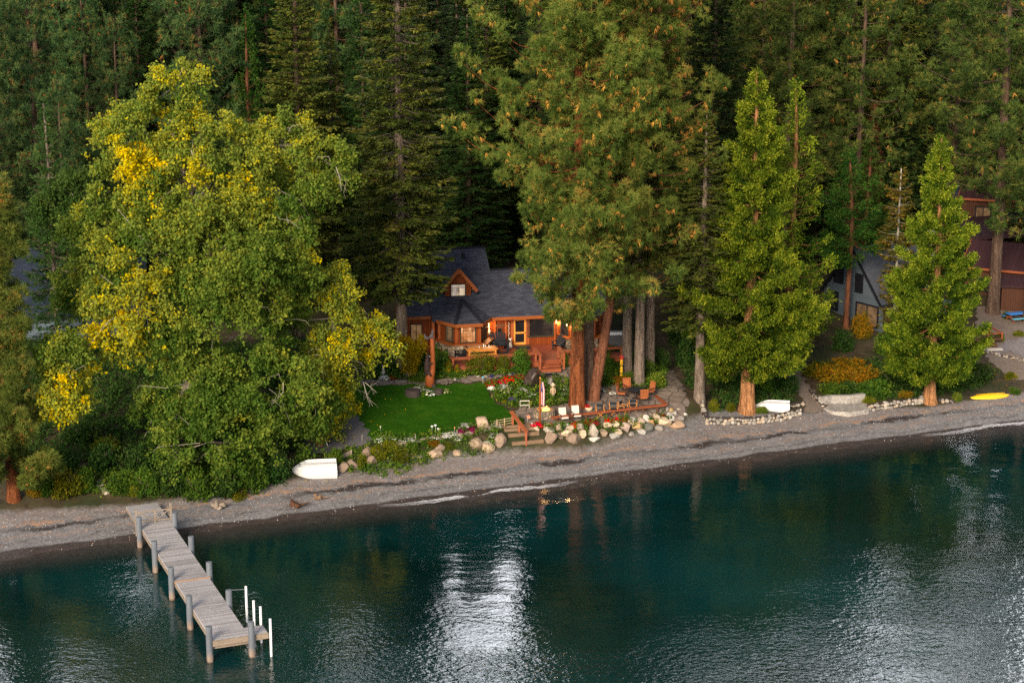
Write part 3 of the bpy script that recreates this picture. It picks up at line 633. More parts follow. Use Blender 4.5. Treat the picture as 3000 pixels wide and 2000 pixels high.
# pebbles on the beach, painted sky gleam at the edge: nobody could count them
fo = Fol(); rr = np.random.default_rng(3); n_ = 2200
uu = rr.uniform(0, 95, n_); vv = rr.uniform(0.9, 1, n_) * 0 + rr.uniform(0.0, 1, n_) ** 0.8 * np.interp(uu, BU, BV)
X, Y = uv2xy(uu, vv); Z = terr_z(uu, vv) + 0.01
mb = Fol(); s_ = rr.uniform(0.015, 0.042, n_)
P0 = np.stack([X - s_, Y, Z + 0.01], 1)
mb.add(P0, np.stack([np.ones(n_), rr.normal(0, .4, n_), rr.uniform(0, .5, n_)], 1), s_ * 2.2, s_ * 1.9, rr.uniform(0, 1, n_), rr, side=np.stack([rr.normal(0, .2, n_), np.full(n_, -1.0), np.full(n_, 0.9)], 1))
peb_m = NM('beach_pebbles'); peb_c = peb_m.ramp(peb_m.attr('tint'), [(0, (0.10, 0.085, 0.08)), (0.5, (0.28, 0.25, 0.24)), (0.85, (0.38, 0.36, 0.35)), (0.93, (0.40, 0.22, 0.11)), (1, (0.44, 0.42, 0.40))]); peb_m.fin(peb_c, 0.8)
tag(mb.build('beach_pebbles', peb_m.m), 'loose pale and grey pebbles scattered along the beach', 'pebbles', kind='stuff')
def painted_gleam_mat():  # sky reflected in the thin swash, painted as patchy white
    q = NM('painted_gleam'); o = q.coord('Object', (1, 1, 1)); t = q.attr('tint')
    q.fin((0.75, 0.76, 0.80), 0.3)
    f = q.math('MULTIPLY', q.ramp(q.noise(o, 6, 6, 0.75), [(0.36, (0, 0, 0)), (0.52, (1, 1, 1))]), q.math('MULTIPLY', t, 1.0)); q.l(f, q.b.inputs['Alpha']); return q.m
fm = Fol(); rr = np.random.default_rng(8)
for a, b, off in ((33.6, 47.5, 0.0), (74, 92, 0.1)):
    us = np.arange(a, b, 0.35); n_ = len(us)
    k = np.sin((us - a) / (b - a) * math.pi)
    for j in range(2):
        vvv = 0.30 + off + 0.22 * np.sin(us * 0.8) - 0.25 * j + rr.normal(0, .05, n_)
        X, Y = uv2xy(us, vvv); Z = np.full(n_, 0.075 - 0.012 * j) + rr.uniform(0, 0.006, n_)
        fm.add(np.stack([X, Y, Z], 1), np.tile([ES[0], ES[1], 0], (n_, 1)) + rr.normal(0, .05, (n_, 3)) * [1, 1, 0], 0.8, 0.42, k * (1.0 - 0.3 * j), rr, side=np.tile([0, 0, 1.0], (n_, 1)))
tag(fm.build('painted_shore_gleam', painted_gleam_mat()), 'thin white painted gleam of sky along the waterline', 'painted_gleam', kind='stuff')
# ---------------------------------------------------------------- trees
def U3(v): v = np.asarray(v, float); return v / (np.linalg.norm(v, axis=-1, keepdims=True) + 1e-9)
def trunk_mesh(mb, h, r, lean=(0, 0), flare=1.3, top=0.06, n=12, wob_=0.12, seed=0, z0=-0.4):
    rr = np.random.default_rng(seed); pts = []; rad = []
    for k in range(15):
        t = k / 14; z = z0 + (h - z0) * t
        pts.append((lean[0] * t + wob_ * math.sin(t * 5 + seed) * t, lean[1] * t + wob_ * math.cos(t * 4 + seed) * t, z))
        fl = 1 + (flare - 1) * math.exp(-max(z, 0) / (r * 2.0))
        rad.append(max(top, r * (1 - t) ** 0.85 + top * t) * fl)
    # extra rings close to the foot for the root flare
    pts = [pts[0]] + [(lean[0] * z / h, lean[1] * z / h, z) for z in (0.0, r * 0.8, r * 1.8, r * 3.5)] + pts[2:]
    rad = [r * flare * 1.12] + [r * (1 + (flare - 1) * math.exp(-z / (r * 1.6))) for z in (0.0, r * 0.8, r * 1.8, r * 3.5)] + rad[2:]
    mb.tube(pts, rad, n)
    return lambda z: np.array([np.interp(z, [p[2] for p in pts], [p[0] for p in pts]), np.interp(z, [p[2] for p in pts], [p[1] for p in pts]), z])

def finish_tree(name, fol, mb, leafm, barkm, label, cat='tree', group=None, extra=None):
    t = thing(name, (0, 0, -60), label, cat, group)
    o = mb.build('trunk', barkm, t, smooth=True, flip=False); fol.build('crown', leafm, t)
    if extra: extra[0].build(extra[1], extra[2], t, smooth=True, flip=False)
    return t

def pine(name, h, cb, rmax, seed, ntuft, leafm, barkm, r0=0.5, lean=(0, 0), tl=0.36, blades=15, brown=0.2, prof=None, blim=None, bw=0.045, sparse=0.0, cat='pine tree', reach=None, clumpy=1.3, csize=1.0, front=0.12):
    rr = np.random.default_rng(seed); mb = MB(); fo = Fol(); tr = trunk_mesh(mb, h, r0, lean, seed=seed, wob_=0.15)
    prof = prof or ([0, 0.12, 0.35, 0.7, 0.9, 1], [0.72, 0.95, 1.0, 0.72, 0.42, 0.12])
    nb = int((h - cb) * 5.2 * (1 - sparse)); TP = []; TD = []; TT = []; TB = []
    L_tot = 0; br = []
    for i in range(nb):
        t = (i + rr.uniform(0, 1)) / nb; z = cb + (h - 0.4 - cb) * t; az = i * 2.399 + rr.normal(0, .4) if rr.uniform() > front * (2.0 if t < 0.22 else 1.0) else -math.pi / 2 + rr.normal(0, .55)
        L = rmax * np.interp(t, *prof) * rr.uniform(0.55, 1.12)
        if reach is not None: L *= reach(az, t)
        br.append((t, z, az, L)); L_tot += L
    for t, z, az, L in br:
        dirv = np.array([math.cos(az), math.sin(az)]); up0 = np.interp(t, [0, 0.5, 1], [-0.15, 0.12, 0.9]); p0 = tr(z)
        nS = 6; pts = []
        for s in np.linspace(0, 1, nS):
            pts.append(p0 + np.array([dirv[0] * L * s, dirv[1] * L * s, L * (up0 * s + 0.22 * s ** 3 - 0.10 * math.sin(s * 3.1))]))
        pts = np.array(pts); mb.tube(pts, list(np.linspace(0.02 + 0.008 * L, 0.010, nS)), 4, cap=False)
        k = max(3, int(ntuft * L / L_tot)); nc = max(2, int(L * clumpy + 0.5)); side = np.array([-dirv[1], dirv[0], 0])
        cs_ = rr.uniform(0.18, 1, nc) ** 0.7; cs_[0] = 1.0
        base = np.stack([np.interp(cs_, np.linspace(0, 1, nS), pts[:, j]) for j in range(3)], 1)
        lat = rr.normal(0, 1, nc) * (0.30 * L * (1.05 - cs_ * 0.8)); base = base + side * lat[:, None] + np.array([0, 0, 1]) * (rr.normal(0.03, 0.10, nc) * L * 0.5)[:, None]
        cr = rr.uniform(0.30, 0.62, nc) * csize; ci = rr.integers(0, nc, k); off = U3(rr.normal(size=(k, 3)) + np.array([dirv[0] * .35, dirv[1] * .35, 0.15]))
        TP.append(base[ci] + off * (cr[ci] * rr.uniform(0.35, 1.0, k) ** .5)[:, None] * np.array([1.15, 1.15, 0.85]))
        TD.append(U3(off * 0.9 + np.array([dirv[0] * .5, dirv[1] * .5, 0.45]) + rr.normal(0, .2, (k, 3))))
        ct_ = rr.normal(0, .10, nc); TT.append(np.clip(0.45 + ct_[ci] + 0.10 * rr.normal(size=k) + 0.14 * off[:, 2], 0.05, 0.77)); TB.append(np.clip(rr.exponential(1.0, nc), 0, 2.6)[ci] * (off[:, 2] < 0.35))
    TP = np.concatenate(TP); TD = np.concatenate(TD); TT = np.concatenate(TT); TB = np.concatenate(TB); n = len(TP); K = blades
    P = np.repeat(TP, K, 0); A = np.repeat(TD, K, 0); rnd = U3(rr.normal(size=(n * K, 3)))
    D = U3(A * 0.75 + rnd * 0.95)
    fo.add(P, D, tl * rr.uniform(0.7, 1.15, n * K), bw, np.repeat(TT, K) + rr.normal(0, .05, n * K), rr, tri=True)
    fo.s_count = n
    if brown > 0:
        m = rr.uniform(size=n) < brown * TB; q = TP[m]; K2 = 11; nn = len(q)
        P = np.repeat(q - TD[m] * tl * 0.35, K2, 0); D = U3(np.array([0, 0, -1.0]) * 0.7 - np.repeat(TD[m], K2, 0) * 0.45 + U3(rr.normal(size=(nn * K2, 3))) * 0.55)
        fo.add(P, D, tl * rr.uniform(0.75, 1.15, nn * K2), bw * 1.1, np.repeat(rr.uniform(0.82, 1.0, nn), K2), rr, tri=True)
    return finish_tree(name, fo, mb, leafm, barkm, None, cat)

def fir(name, h, cb, rmax, seed, leafm, barkm, r0=0.35, droop=0.28, dens=1.0, gap=0.0, tw=0.135, cat='fir tree', prof=None, bare=0.05, twl=0.40, upturn=0.12):
    rr = np.random.default_rng(seed); mb = MB(); fo = Fol(); tr = trunk_mesh(mb, h, r0, seed=seed, wob_=0.08)
    prof = prof or ([0, 0.06, 0.3, 0.7, 1], [0.72, 0.95, 1.0, 0.55, 0.05])
    nw = int((h - cb) * 2.7 * dens)
    for i in range(nw):
        t = (i + rr.uniform(0, .8)) / nw; z = cb + (h - cb) * t; n = rr.integers(6, 9)
        for j in range(n):
            if rr.uniform() < gap: continue
            az = 2 * math.pi * (j + rr.uniform(-.35, .35)) / n + i * 1.1; L = max(0.25, rmax * np.interp(t, *prof) * rr.uniform(0.6, 1.12))
            d = np.array([math.cos(az), math.sin(az), 0]); sd_ = np.array([-d[1], d[0], 0]); p0 = tr(z + rr.uniform(-.15, .15))
            dr = droop * np.interp(t, [0, 0.6, 1], [1.25, 0.55, -1.3]); ss = np.linspace(0, 1, 5)
            pts = p0 + np.outer(ss, d) * L + np.outer(-dr * ss + upturn * ss ** 3 * 1.2, [0, 0, 1]) * L
            if L > 0.7: mb.tube(pts, list(np.linspace(0.016 + 0.008 * L, 0.008, 5)), 3, cap=False)
            k = max(6, int(L * 17 * dens)); s = rr.uniform(bare, 1, k) ** 0.75; q = np.stack([np.interp(s, ss, pts[:, a]) for a in range(3)], 1)
            sg = rr.choice([-1, 1], k); wl = (0.10 + 0.34 * L * (1 - s) ** 0.8) * rr.uniform(0.1, 1, k)
            dirs = U3(d * 0.85 + sd_ * sg[:, None] * rr.uniform(0.4, 1.0, k)[:, None] + np.array([0, 0, 1]) * rr.normal(-0.12, 0.16, k)[:, None])
            P = q + dirs * wl[:, None]; P = np.concatenate([P, P - dirs * 0.12 + rr.normal(0, .04, P.shape)])
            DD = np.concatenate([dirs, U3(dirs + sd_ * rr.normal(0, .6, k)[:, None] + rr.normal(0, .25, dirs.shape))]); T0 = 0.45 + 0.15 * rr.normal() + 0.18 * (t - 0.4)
            ups = np.tile([0, 0, 1.0], (2 * k, 1)) + rr.normal(0, .35, (2 * k, 3))
            fo.add(P, DD, twl * rr.uniform(0.6, 1.2, 2 * k), tw * rr.uniform(.7, 1.3, 2 * k), T0 + rr.normal(0, .13, 2 * k), rr, side=np.cross(DD, np.cross(ups, DD)) if False else ups)
    return finish_tree(name, fo, mb, leafm, barkm, None, cat)

def cedar(name, h, cb, rmax, seed, leafm, barkm, r0=0.5, nclump=1500, K=16, sz=0.30, prof=None, flare=1.7, cat='cedar tree', wdt=0.08):
    rr = np.random.default_rng(seed); mb = MB(); fo = Fol(); tr = trunk_mesh(mb, h, r0, seed=seed, flare=flare, wob_=0.2)
    prof = prof or ([0, 0.08, 0.2, 0.55, 0.85, 1], [0.55, 0.9, 1.0, 0.62, 0.24, 0.03])
    nb = int((h - cb) * 10); br = []
    for i in range(nb):
        t = ((i + rr.uniform(0, 1)) / nb) ** 1.15; z = cb + (h - cb) * t; br.append((t, z, i * 2.399 + rr.normal(0, .5) if rr.uniform() > .18 else -math.pi / 2 + rr.normal(0, .5), max(0.2, rmax * np.interp(t, *prof) * rr.uniform(0.55, 1.18))))
    tot = sum(b[3] ** 1.3 for b in br); CP = []; CD = []; CT = []
    for t, z, az, L in br:
        d = np.array([math.cos(az), math.sin(az), 0]); sd_ = np.array([-d[1], d[0], 0]); p0 = tr(z); ss = np.linspace(0, 1, 6)
        rise = np.interp(t, [0, 0.4, 1], [-0.05, 0.22, 0.9]); pts = p0 + np.outer(ss, d) * L + np.outer(rise * ss - 0.25 * np.sin(ss * 3.1) * (1 - t), [0, 0, 1]) * L
        if L > 0.6: mb.tube(pts, list(np.linspace(0.015 + 0.010 * L, 0.010, 6)), 4, cap=False)
        k = max(2, int(nclump * L ** 1.3 / tot)); s = rr.uniform(0.12, 1.0, k) ** 0.6; q = np.stack([np.interp(s, ss, pts[:, a]) for a in range(3)], 1)
        lat = rr.normal(0, 0.13, k) * L * (1.15 - s * .8); CP.append(q + sd_ * lat[:, None] + np.array([0, 0, 1]) * rr.normal(0.0, 0.10, k)[:, None] * max(1, L * .35))
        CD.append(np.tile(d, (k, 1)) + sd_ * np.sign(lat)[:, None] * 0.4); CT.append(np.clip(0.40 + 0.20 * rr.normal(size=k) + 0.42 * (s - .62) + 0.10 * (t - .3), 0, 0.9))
    CP = np.concatenate(CP); CD = U3(np.concatenate(CD)); CT = np.concatenate(CT); n = len(CP)
    P = np.repeat(CP, K, 0); d = np.repeat(CD, K, 0); N = len(P)
    sgn = np.where(rr.uniform(size=N) < 0.55, 1.0, -0.6)
    D = U3(d * 0.8 + np.array([0, 0, 1]) * sgn[:, None] * 0.75 + U3(rr.normal(size=(N, 3))) * 0.75)
    P = P + rr.normal(0, 0.16, (N, 3)) * sz / 0.3
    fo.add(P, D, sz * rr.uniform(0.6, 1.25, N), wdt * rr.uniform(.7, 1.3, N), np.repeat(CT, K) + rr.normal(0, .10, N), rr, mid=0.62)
    return finish_tree(name, fo, mb, leafm, barkm, None, cat)

# ---- prototypes of the forest
TG = 'conifers of the forest behind the houses'
PR = {}
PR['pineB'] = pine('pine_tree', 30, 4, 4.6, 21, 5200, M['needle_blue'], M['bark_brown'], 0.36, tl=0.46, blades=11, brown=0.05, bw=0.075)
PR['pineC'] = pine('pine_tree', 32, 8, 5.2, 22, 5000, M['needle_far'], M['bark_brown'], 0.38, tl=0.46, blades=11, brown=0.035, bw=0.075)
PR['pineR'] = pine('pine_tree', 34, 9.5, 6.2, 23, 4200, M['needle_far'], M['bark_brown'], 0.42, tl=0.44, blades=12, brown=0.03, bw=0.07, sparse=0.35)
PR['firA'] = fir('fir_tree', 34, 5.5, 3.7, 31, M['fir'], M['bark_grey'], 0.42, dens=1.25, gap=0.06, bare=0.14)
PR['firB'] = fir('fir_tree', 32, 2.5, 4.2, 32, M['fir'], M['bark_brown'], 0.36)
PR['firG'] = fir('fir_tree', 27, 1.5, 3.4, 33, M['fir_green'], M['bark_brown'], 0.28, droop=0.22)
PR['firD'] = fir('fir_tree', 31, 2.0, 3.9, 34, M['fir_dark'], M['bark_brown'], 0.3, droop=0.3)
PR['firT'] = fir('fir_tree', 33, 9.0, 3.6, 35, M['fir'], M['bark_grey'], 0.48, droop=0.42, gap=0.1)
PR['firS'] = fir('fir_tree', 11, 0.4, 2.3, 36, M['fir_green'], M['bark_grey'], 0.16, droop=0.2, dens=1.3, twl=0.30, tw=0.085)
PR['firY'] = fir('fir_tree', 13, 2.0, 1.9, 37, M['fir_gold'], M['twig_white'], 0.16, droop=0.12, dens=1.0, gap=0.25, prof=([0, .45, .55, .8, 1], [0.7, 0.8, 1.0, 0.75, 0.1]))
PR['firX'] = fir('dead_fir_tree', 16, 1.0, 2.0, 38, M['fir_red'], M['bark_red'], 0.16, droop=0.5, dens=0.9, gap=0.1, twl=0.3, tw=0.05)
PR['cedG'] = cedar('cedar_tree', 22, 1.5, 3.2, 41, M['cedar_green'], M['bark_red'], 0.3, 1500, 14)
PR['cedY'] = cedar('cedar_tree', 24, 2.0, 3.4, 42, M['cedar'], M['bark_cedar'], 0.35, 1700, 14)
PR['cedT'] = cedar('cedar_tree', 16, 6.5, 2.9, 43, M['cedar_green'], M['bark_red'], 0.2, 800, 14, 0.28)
PH = {'pineB': 30, 'pineC': 32, 'pineR': 34, 'firA': 34, 'firB': 32, 'firG': 27, 'firD': 31, 'firT': 33, 'firS': 11, 'firY': 13, 'firX': 16, 'cedG': 22, 'cedY': 24, 'cedT': 16}
PW = {'pineB': 4.6, 'pineC': 5.2, 'pineR': 6.2, 'firA': 3.7, 'firB': 4.2, 'firG': 3.4, 'firD': 3.9, 'firT': 3.6, 'firS': 2.3, 'firY': 1.9, 'firX': 2.0, 'cedG': 3.2, 'cedY': 3.4, 'cedT': 2.9}
rt = random.Random(4)
def tree_at(kind, X, Y, h, wr, label, group=None, rz=None):
    z = h_xy(X, Y); k = h / PH[kind]; kw = wr / PW[kind]
    return place(PR[kind], (X, Y, z - 0.1), rt.uniform(0, 6.28) if rz is None else rz, (kw, kw, k), label, group)
def tree_px(kind, px, Y, top, hw, label, group=None, zz=16, rz=None):
    X = colX(px, Y, zz); h = ztop(top, Y) - h_xy(X, Y); return tree_at(kind, X, Y, h, hw * Y / F, label, group, rz)
def tree_base(kind, bx, by, top, hw, label, group=None, rz=None):
    p = G(bx, by); return tree_at(kind, p.x, p.y, ztop(top, p.y) - p.z, hw / ppm(p), label, group, rz)
# trees one can single out, by their column in the photograph
for a in [
 ('pineB', 110, 146, -160, 150, 'tall bluish green pine with brown tips above the small pointed fir'),
 ('pineB', 352, 152, 50, 105, 'short rounded bluish pine between two taller pines behind the cottonwood top'),
 ('pineB', 262, 160, -120, 110, 'dark pine in front of the slatted timber wall'),
 ('pineB', 600, 152, -200, 165, 'broad pine with a bare red trunk rising behind the cottonwood tip'),
 ('pineB', 185, 136, 230, 95, 'young bluish pine behind the small pointed fir'),
 ('pineB', -40, 140, -60, 150, 'tall dark pine cut by the edge of the view beside the slate roof'),
 ('firS', 145, 130, 300, 95, 'small pointed green fir in front of the dark pines by the slate roof'),
 ('firG', 490, 168, -90, 110, 'dark green fir between two pines, highest behind the cottonwood'),
 ('firB', 878, 146, -180, 160, 'broad olive fir with upswept tips behind the cottonwood shoulder'),
 ('cedG', 735, 152, 40, 105, 'dark green cedar between the red trunked pine and the olive fir'),
 ('firT', 975, 150, 70, 70, 'thin brownish fir with its trunk showing beside the broad olive fir'),
 ('firG', 1066, 150, -150, 95, 'bright green fir behind the grey trunked fir of the lawn'),
 ('firG', 1372, 156, 40, 125, 'narrow green fir with a sharp tip behind the lodge roof'),
 ('firD', 1285, 172, -110, 120, 'almost black fir behind the upper roof ridge of the lodge'),
 ('firD', 1470, 176, -90, 120, 'dark fir half hidden by the great pine, behind the lower ridge'),
 ('firD', 2085, 148, -160, 150, 'dense olive brown fir between the great pine and the tall cedar'),
 ('pineC', 2305, 154, -200, 190, 'tall pine with a dark trunk showing above the tip of the tall cedar'),
 ('firD', 2400, 165, -160, 130, 'dark fir behind the trunk of the pine above the tall cedar'),
 ('pineR', 2515, 156, -260, 170, 'gaunt pine with mossy hanging branches above the reddish dead fir'),
 ('firX', 2556, 156, 300, 52, 'dead fir with rusty red needles above the blue grey house'),
 ('firG', 2620, 160, 150, 110, 'deep green fir behind the reddish dead fir'),
 ('firY', 2640, 140, 490, 62, 'thin yellowing fir with a bare white trunk over the blue grey roof'),
 ('cedG', 2545, 154, 405, 105, 'green cedar behind the thin red trunked tree and the blue grey house'),
 ('cedY', 2322, 135, 235, 130, 'slim cedar standing close behind the tall cedar of the shore'),
 ('pineC', 2800, 172, -180, 170, 'pine with a bare dark trunk in front of the road'),
 ('pineC', 3040, 150, -220, 170, 'pine at the very edge of the view above the brown cabins'),
 ('firD', 2690, 176, -60, 120, 'dark fir between the gaunt pine and the road'),
 ('cedG', 110, 150, 560, 120, 'dark green cedar behind the slate roof'),
 ('firD', 2960, 196, -50, 150, 'dark fir beyond the road above the brown cabins')]:
    tree_px(*a)
tree_base('firA', 1178, 1085, -420, 158, 'tall fir with a thick grey trunk beside the bear carving', rz=0.6)
tree_base('firT', 1836, 1098, -350, 110, 'rear brown grey trunk of the three firs beside the round table')
tree_base('firT', 1872, 1128, -420, 112, 'front pale grey trunk of the three firs beside the round table')
tree_base('firT', 1903, 1092, -300, 105, 'slender right hand trunk of the three firs beside the round table')
tree_base('firT', 2048, 1172, 330, 118, 'drooping grey green fir at the foot of the stone path')
tree_base('cedT', 2478, 962, 440, 120, 'thin tree with a red brown trunk in front of the blue grey house')
tree_base('pineR', 2908, 918, -420, 265, 'big pine with a tall bare trunk beside the brown cabins', rz=2.2)
# the forest behind, as far as it shows
def gap_top(px):
    return np.interp(px, [-200, 250, 330, 430, 520, 1150, 1230, 1480, 1560, 2060, 2110, 2180, 2240, 2560, 2640, 2720, 2860, 3200], [-260, -260, -120, -120, -330, -330, 0, 0, -620, -620, -420, -420, -620, -500, -300, -330, -40, -10])
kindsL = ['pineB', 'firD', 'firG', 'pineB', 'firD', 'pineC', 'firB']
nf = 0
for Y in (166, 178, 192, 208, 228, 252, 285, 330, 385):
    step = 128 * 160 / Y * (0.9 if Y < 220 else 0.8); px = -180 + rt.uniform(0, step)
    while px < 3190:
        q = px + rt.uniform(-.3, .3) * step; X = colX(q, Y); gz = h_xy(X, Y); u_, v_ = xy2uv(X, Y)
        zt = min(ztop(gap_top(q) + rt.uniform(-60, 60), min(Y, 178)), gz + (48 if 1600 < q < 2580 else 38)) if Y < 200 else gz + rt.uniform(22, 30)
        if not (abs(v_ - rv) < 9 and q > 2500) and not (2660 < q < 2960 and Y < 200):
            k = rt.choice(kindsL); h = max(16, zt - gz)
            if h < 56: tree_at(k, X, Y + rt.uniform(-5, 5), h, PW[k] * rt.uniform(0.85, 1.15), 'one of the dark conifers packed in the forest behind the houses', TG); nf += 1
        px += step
# ---- the great pine group and the shore trees, each grown for its own place
def own(t, p, label, rz=0.0):
    t.location = p; t.rotation_euler = (0, 0, rz); t['label'] = label; PROTO_USED.add(t.name); return t
pb = G(1690, 1190)
def reachL(az, t):
    c = math.cos(az); k = 1.0
    if c < -0.75 and 0.25 < t < 0.62: k = 1.35
    return k
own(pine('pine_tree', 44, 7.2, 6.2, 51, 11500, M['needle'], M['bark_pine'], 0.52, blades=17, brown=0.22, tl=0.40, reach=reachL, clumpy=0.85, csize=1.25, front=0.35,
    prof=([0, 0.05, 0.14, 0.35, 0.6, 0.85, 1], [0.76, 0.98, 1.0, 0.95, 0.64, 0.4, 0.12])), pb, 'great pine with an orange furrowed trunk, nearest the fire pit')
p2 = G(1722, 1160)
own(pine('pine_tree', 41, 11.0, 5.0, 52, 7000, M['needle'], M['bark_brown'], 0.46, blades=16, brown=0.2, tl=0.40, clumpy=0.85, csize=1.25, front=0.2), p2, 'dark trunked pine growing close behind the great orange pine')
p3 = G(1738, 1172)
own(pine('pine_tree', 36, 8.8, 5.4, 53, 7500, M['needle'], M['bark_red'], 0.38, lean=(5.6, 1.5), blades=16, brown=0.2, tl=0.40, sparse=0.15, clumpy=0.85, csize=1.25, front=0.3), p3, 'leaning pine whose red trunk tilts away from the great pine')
pl = G(40, 1462)
own(pine('pine_tree', ztop(525, pl.y) - pl.z, 1.8, 3.7, 54, 6800, M['needle'], M['bark_pine'], 0.36, blades=15, brown=0.16, tl=0.40,
    prof=([0, 0.1, 0.2, 0.35, 0.6, 0.85, 1], [0.9, 1.0, 0.60, 0.36, 0.36, 0.27, 0.1]), front=0.35), pl, 'young pine with a red trunk at the edge of the pier beach')
pc = G(2188, 1206)
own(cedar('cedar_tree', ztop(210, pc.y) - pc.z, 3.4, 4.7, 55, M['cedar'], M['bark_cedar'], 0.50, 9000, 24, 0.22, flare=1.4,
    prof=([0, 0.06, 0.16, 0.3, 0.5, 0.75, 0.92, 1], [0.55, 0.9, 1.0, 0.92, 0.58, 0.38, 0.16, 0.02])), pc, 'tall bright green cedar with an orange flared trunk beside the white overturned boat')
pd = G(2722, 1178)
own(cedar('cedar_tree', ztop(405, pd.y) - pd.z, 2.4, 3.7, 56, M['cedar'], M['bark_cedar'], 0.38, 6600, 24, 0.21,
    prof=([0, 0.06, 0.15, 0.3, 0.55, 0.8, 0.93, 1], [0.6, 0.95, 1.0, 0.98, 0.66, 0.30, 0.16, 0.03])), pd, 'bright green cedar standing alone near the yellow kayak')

# ---- broad-leaved trees
def clump_leaves(fo, cs, rr, K, rad, size, tint, droop=0.6, spread=1.0, wfac=0.75, jit=0.08):
    n = len(cs); P = np.repeat(cs, K, 0) + np.clip(rr.normal(0, 1, (n * K, 3)), -1.9, 1.9) * rad * np.array([1, 1, 0.8])
    D = U3(rr.normal(size=(n * K, 3)) * spread + np.array([0, 0, -droop]))
    fo.add(P, D, size * rr.uniform(.7, 1.3, n * K), size * wfac * rr.uniform(.75, 1.2, n * K), np.repeat(tint, K) + rr.normal(0, jit, n * K), rr, mid=0.4)
def lobes_tree(name, base, lobes, seed, leafm, barkm, label, dens, K, rad, size, yellow=(), twigs=40, trunk=None, cat='tree', tint0=0.40, bare=(), lift=0.0, subs=13):
    rr = np.random.default_rng(seed); fo = Fol(); mb = MB(); tw = MB(); B = np.array(base)
    L = []
    for (cx, cy, rx, ry, Y) in lobes:
        c = onray(cx, cy, Y); m = F / Y; L.append((c, np.array([rx / m, min(rx, ry) / m * 1.05, ry / m * 1.02])))
    for c, r in L:
        rm = float(np.cbrt(r.prod())); m_ = int(subs * (0.95 + rm / 3.6)); d = U3(rr.normal(size=(m_, 3)))
        d[:, 1] = np.where(rr.uniform(size=m_) < 0.55, -np.abs(d[:, 1]), d[:, 1]); sc = c + d * r * rr.uniform(0.52, 0.95, m_)[:, None]
        for j in range(m_):
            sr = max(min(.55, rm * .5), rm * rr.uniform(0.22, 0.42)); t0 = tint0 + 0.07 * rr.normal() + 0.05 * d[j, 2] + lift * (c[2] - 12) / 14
            for (yx, yy, yr, amt) in yellow:
                yc = onray(yx, yy, c[1]); dd = math.hypot(sc[j, 0] - yc[0], sc[j, 2] - yc[2]); t0 += amt * min(1, max(0, 1.1 - dd / (yr * c[1] / F))) * rr.uniform(0.25, 1.15)
            ns = max(4, int(4 * math.pi * sr * sr * dens / 4)); e = U3(rr.normal(size=(ns, 3)) * 0.9 + U3(d[j] * r) * 0.9 + [0, 0, 0.15]); ln = sr * rr.uniform(0.8, 1.75, ns)
            for s_i in (0.25, 0.5, 0.75, 1.0):
                q = sc[j] + e * (ln * s_i)[:, None] + rr.normal(0, 0.10, (ns, 3)); q[:, 2] -= (0.20 + 0.30 * np.hypot(e[:, 0], e[:, 1])) * ln * s_i ** 2
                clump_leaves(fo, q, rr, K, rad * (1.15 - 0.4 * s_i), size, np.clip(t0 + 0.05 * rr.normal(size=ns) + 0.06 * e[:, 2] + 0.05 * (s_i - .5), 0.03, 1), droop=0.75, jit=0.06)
    # limbs reach from the trunk to every lobe, twigs on to its surface
    tp = [np.array(p) for p in (trunk or [B, B + [0, 0, 6]])]; rt_ = np.linspace(0.55, 0.22, len(tp)) if trunk else [0.35, 0.2]
    mb.tube([Vector(p) for p in tp], list(rt_), 10)
    for c, r in L:
        big = [q for q, r2 in L if r2.prod() > r.prod() * 1.6]
        s0 = min(big, key=lambda q: np.linalg.norm(q - c)) if r.prod() < 9 and big else min(tp, key=lambda p: np.linalg.norm(p - c) + (4 if p[2] > c[2] else 0)); m1 = (s0 * 0.55 + c * 0.45) + np.array([0, 0, 0.8])
        mb.tube([Vector(s0), Vector(m1), Vector(c)], [0.11, 0.065, 0.03], 6, cap=False)
        for k in range(twigs):
            d = U3(rr.normal(size=3)); d[1] = -abs(d[1]); e = c + d * r * rr.uniform(0.85, 1.02); mid_ = c + d * r * 0.55 + rr.normal(0, .25, 3)
            tw.tube([Vector(c + d * r * 0.15), Vector(mid_), Vector(e), Vector(e + np.array([d[0] * .3, -0.1, -0.35]))], [0.035, 0.024, 0.014, 0.005], 4, cap=False)
    for (a, b, Y) in bare:      # bare pale twigs that hang clear of the leaves
        p = onray(*a, Y); q = onray(*b, Y - 0.4); mid_ = (p + q) / 2 + rr.normal(0, .15, 3)
        tw.tube([Vector(p), Vector(mid_), Vector(q)], [0.032, 0.022, 0.008], 5, cap=False)
        for k in range(5):
            s = rr.uniform(.25, .9); o_ = p + (q - p) * s; tw.tube([Vector(o_), Vector(o_ + rr.normal(0, .35, 3) + (q - p) * 0.15)], [0.014, 0.004], 4, cap=False)
    t = thing(name, base, label, cat)
    nb_ = len(mb.v); mb.v += tw.v; mb.f += [[i + nb_ for i in q] for q in tw.f]; mb.m += [1] * len(tw.f); mb.build("trunk", [barkm, M["twig_white"]], t, smooth=True, world=True, flip=False)
    fo.build('crown', leafm, t, offset=base)
    return t
k_ = 3000 / 2352
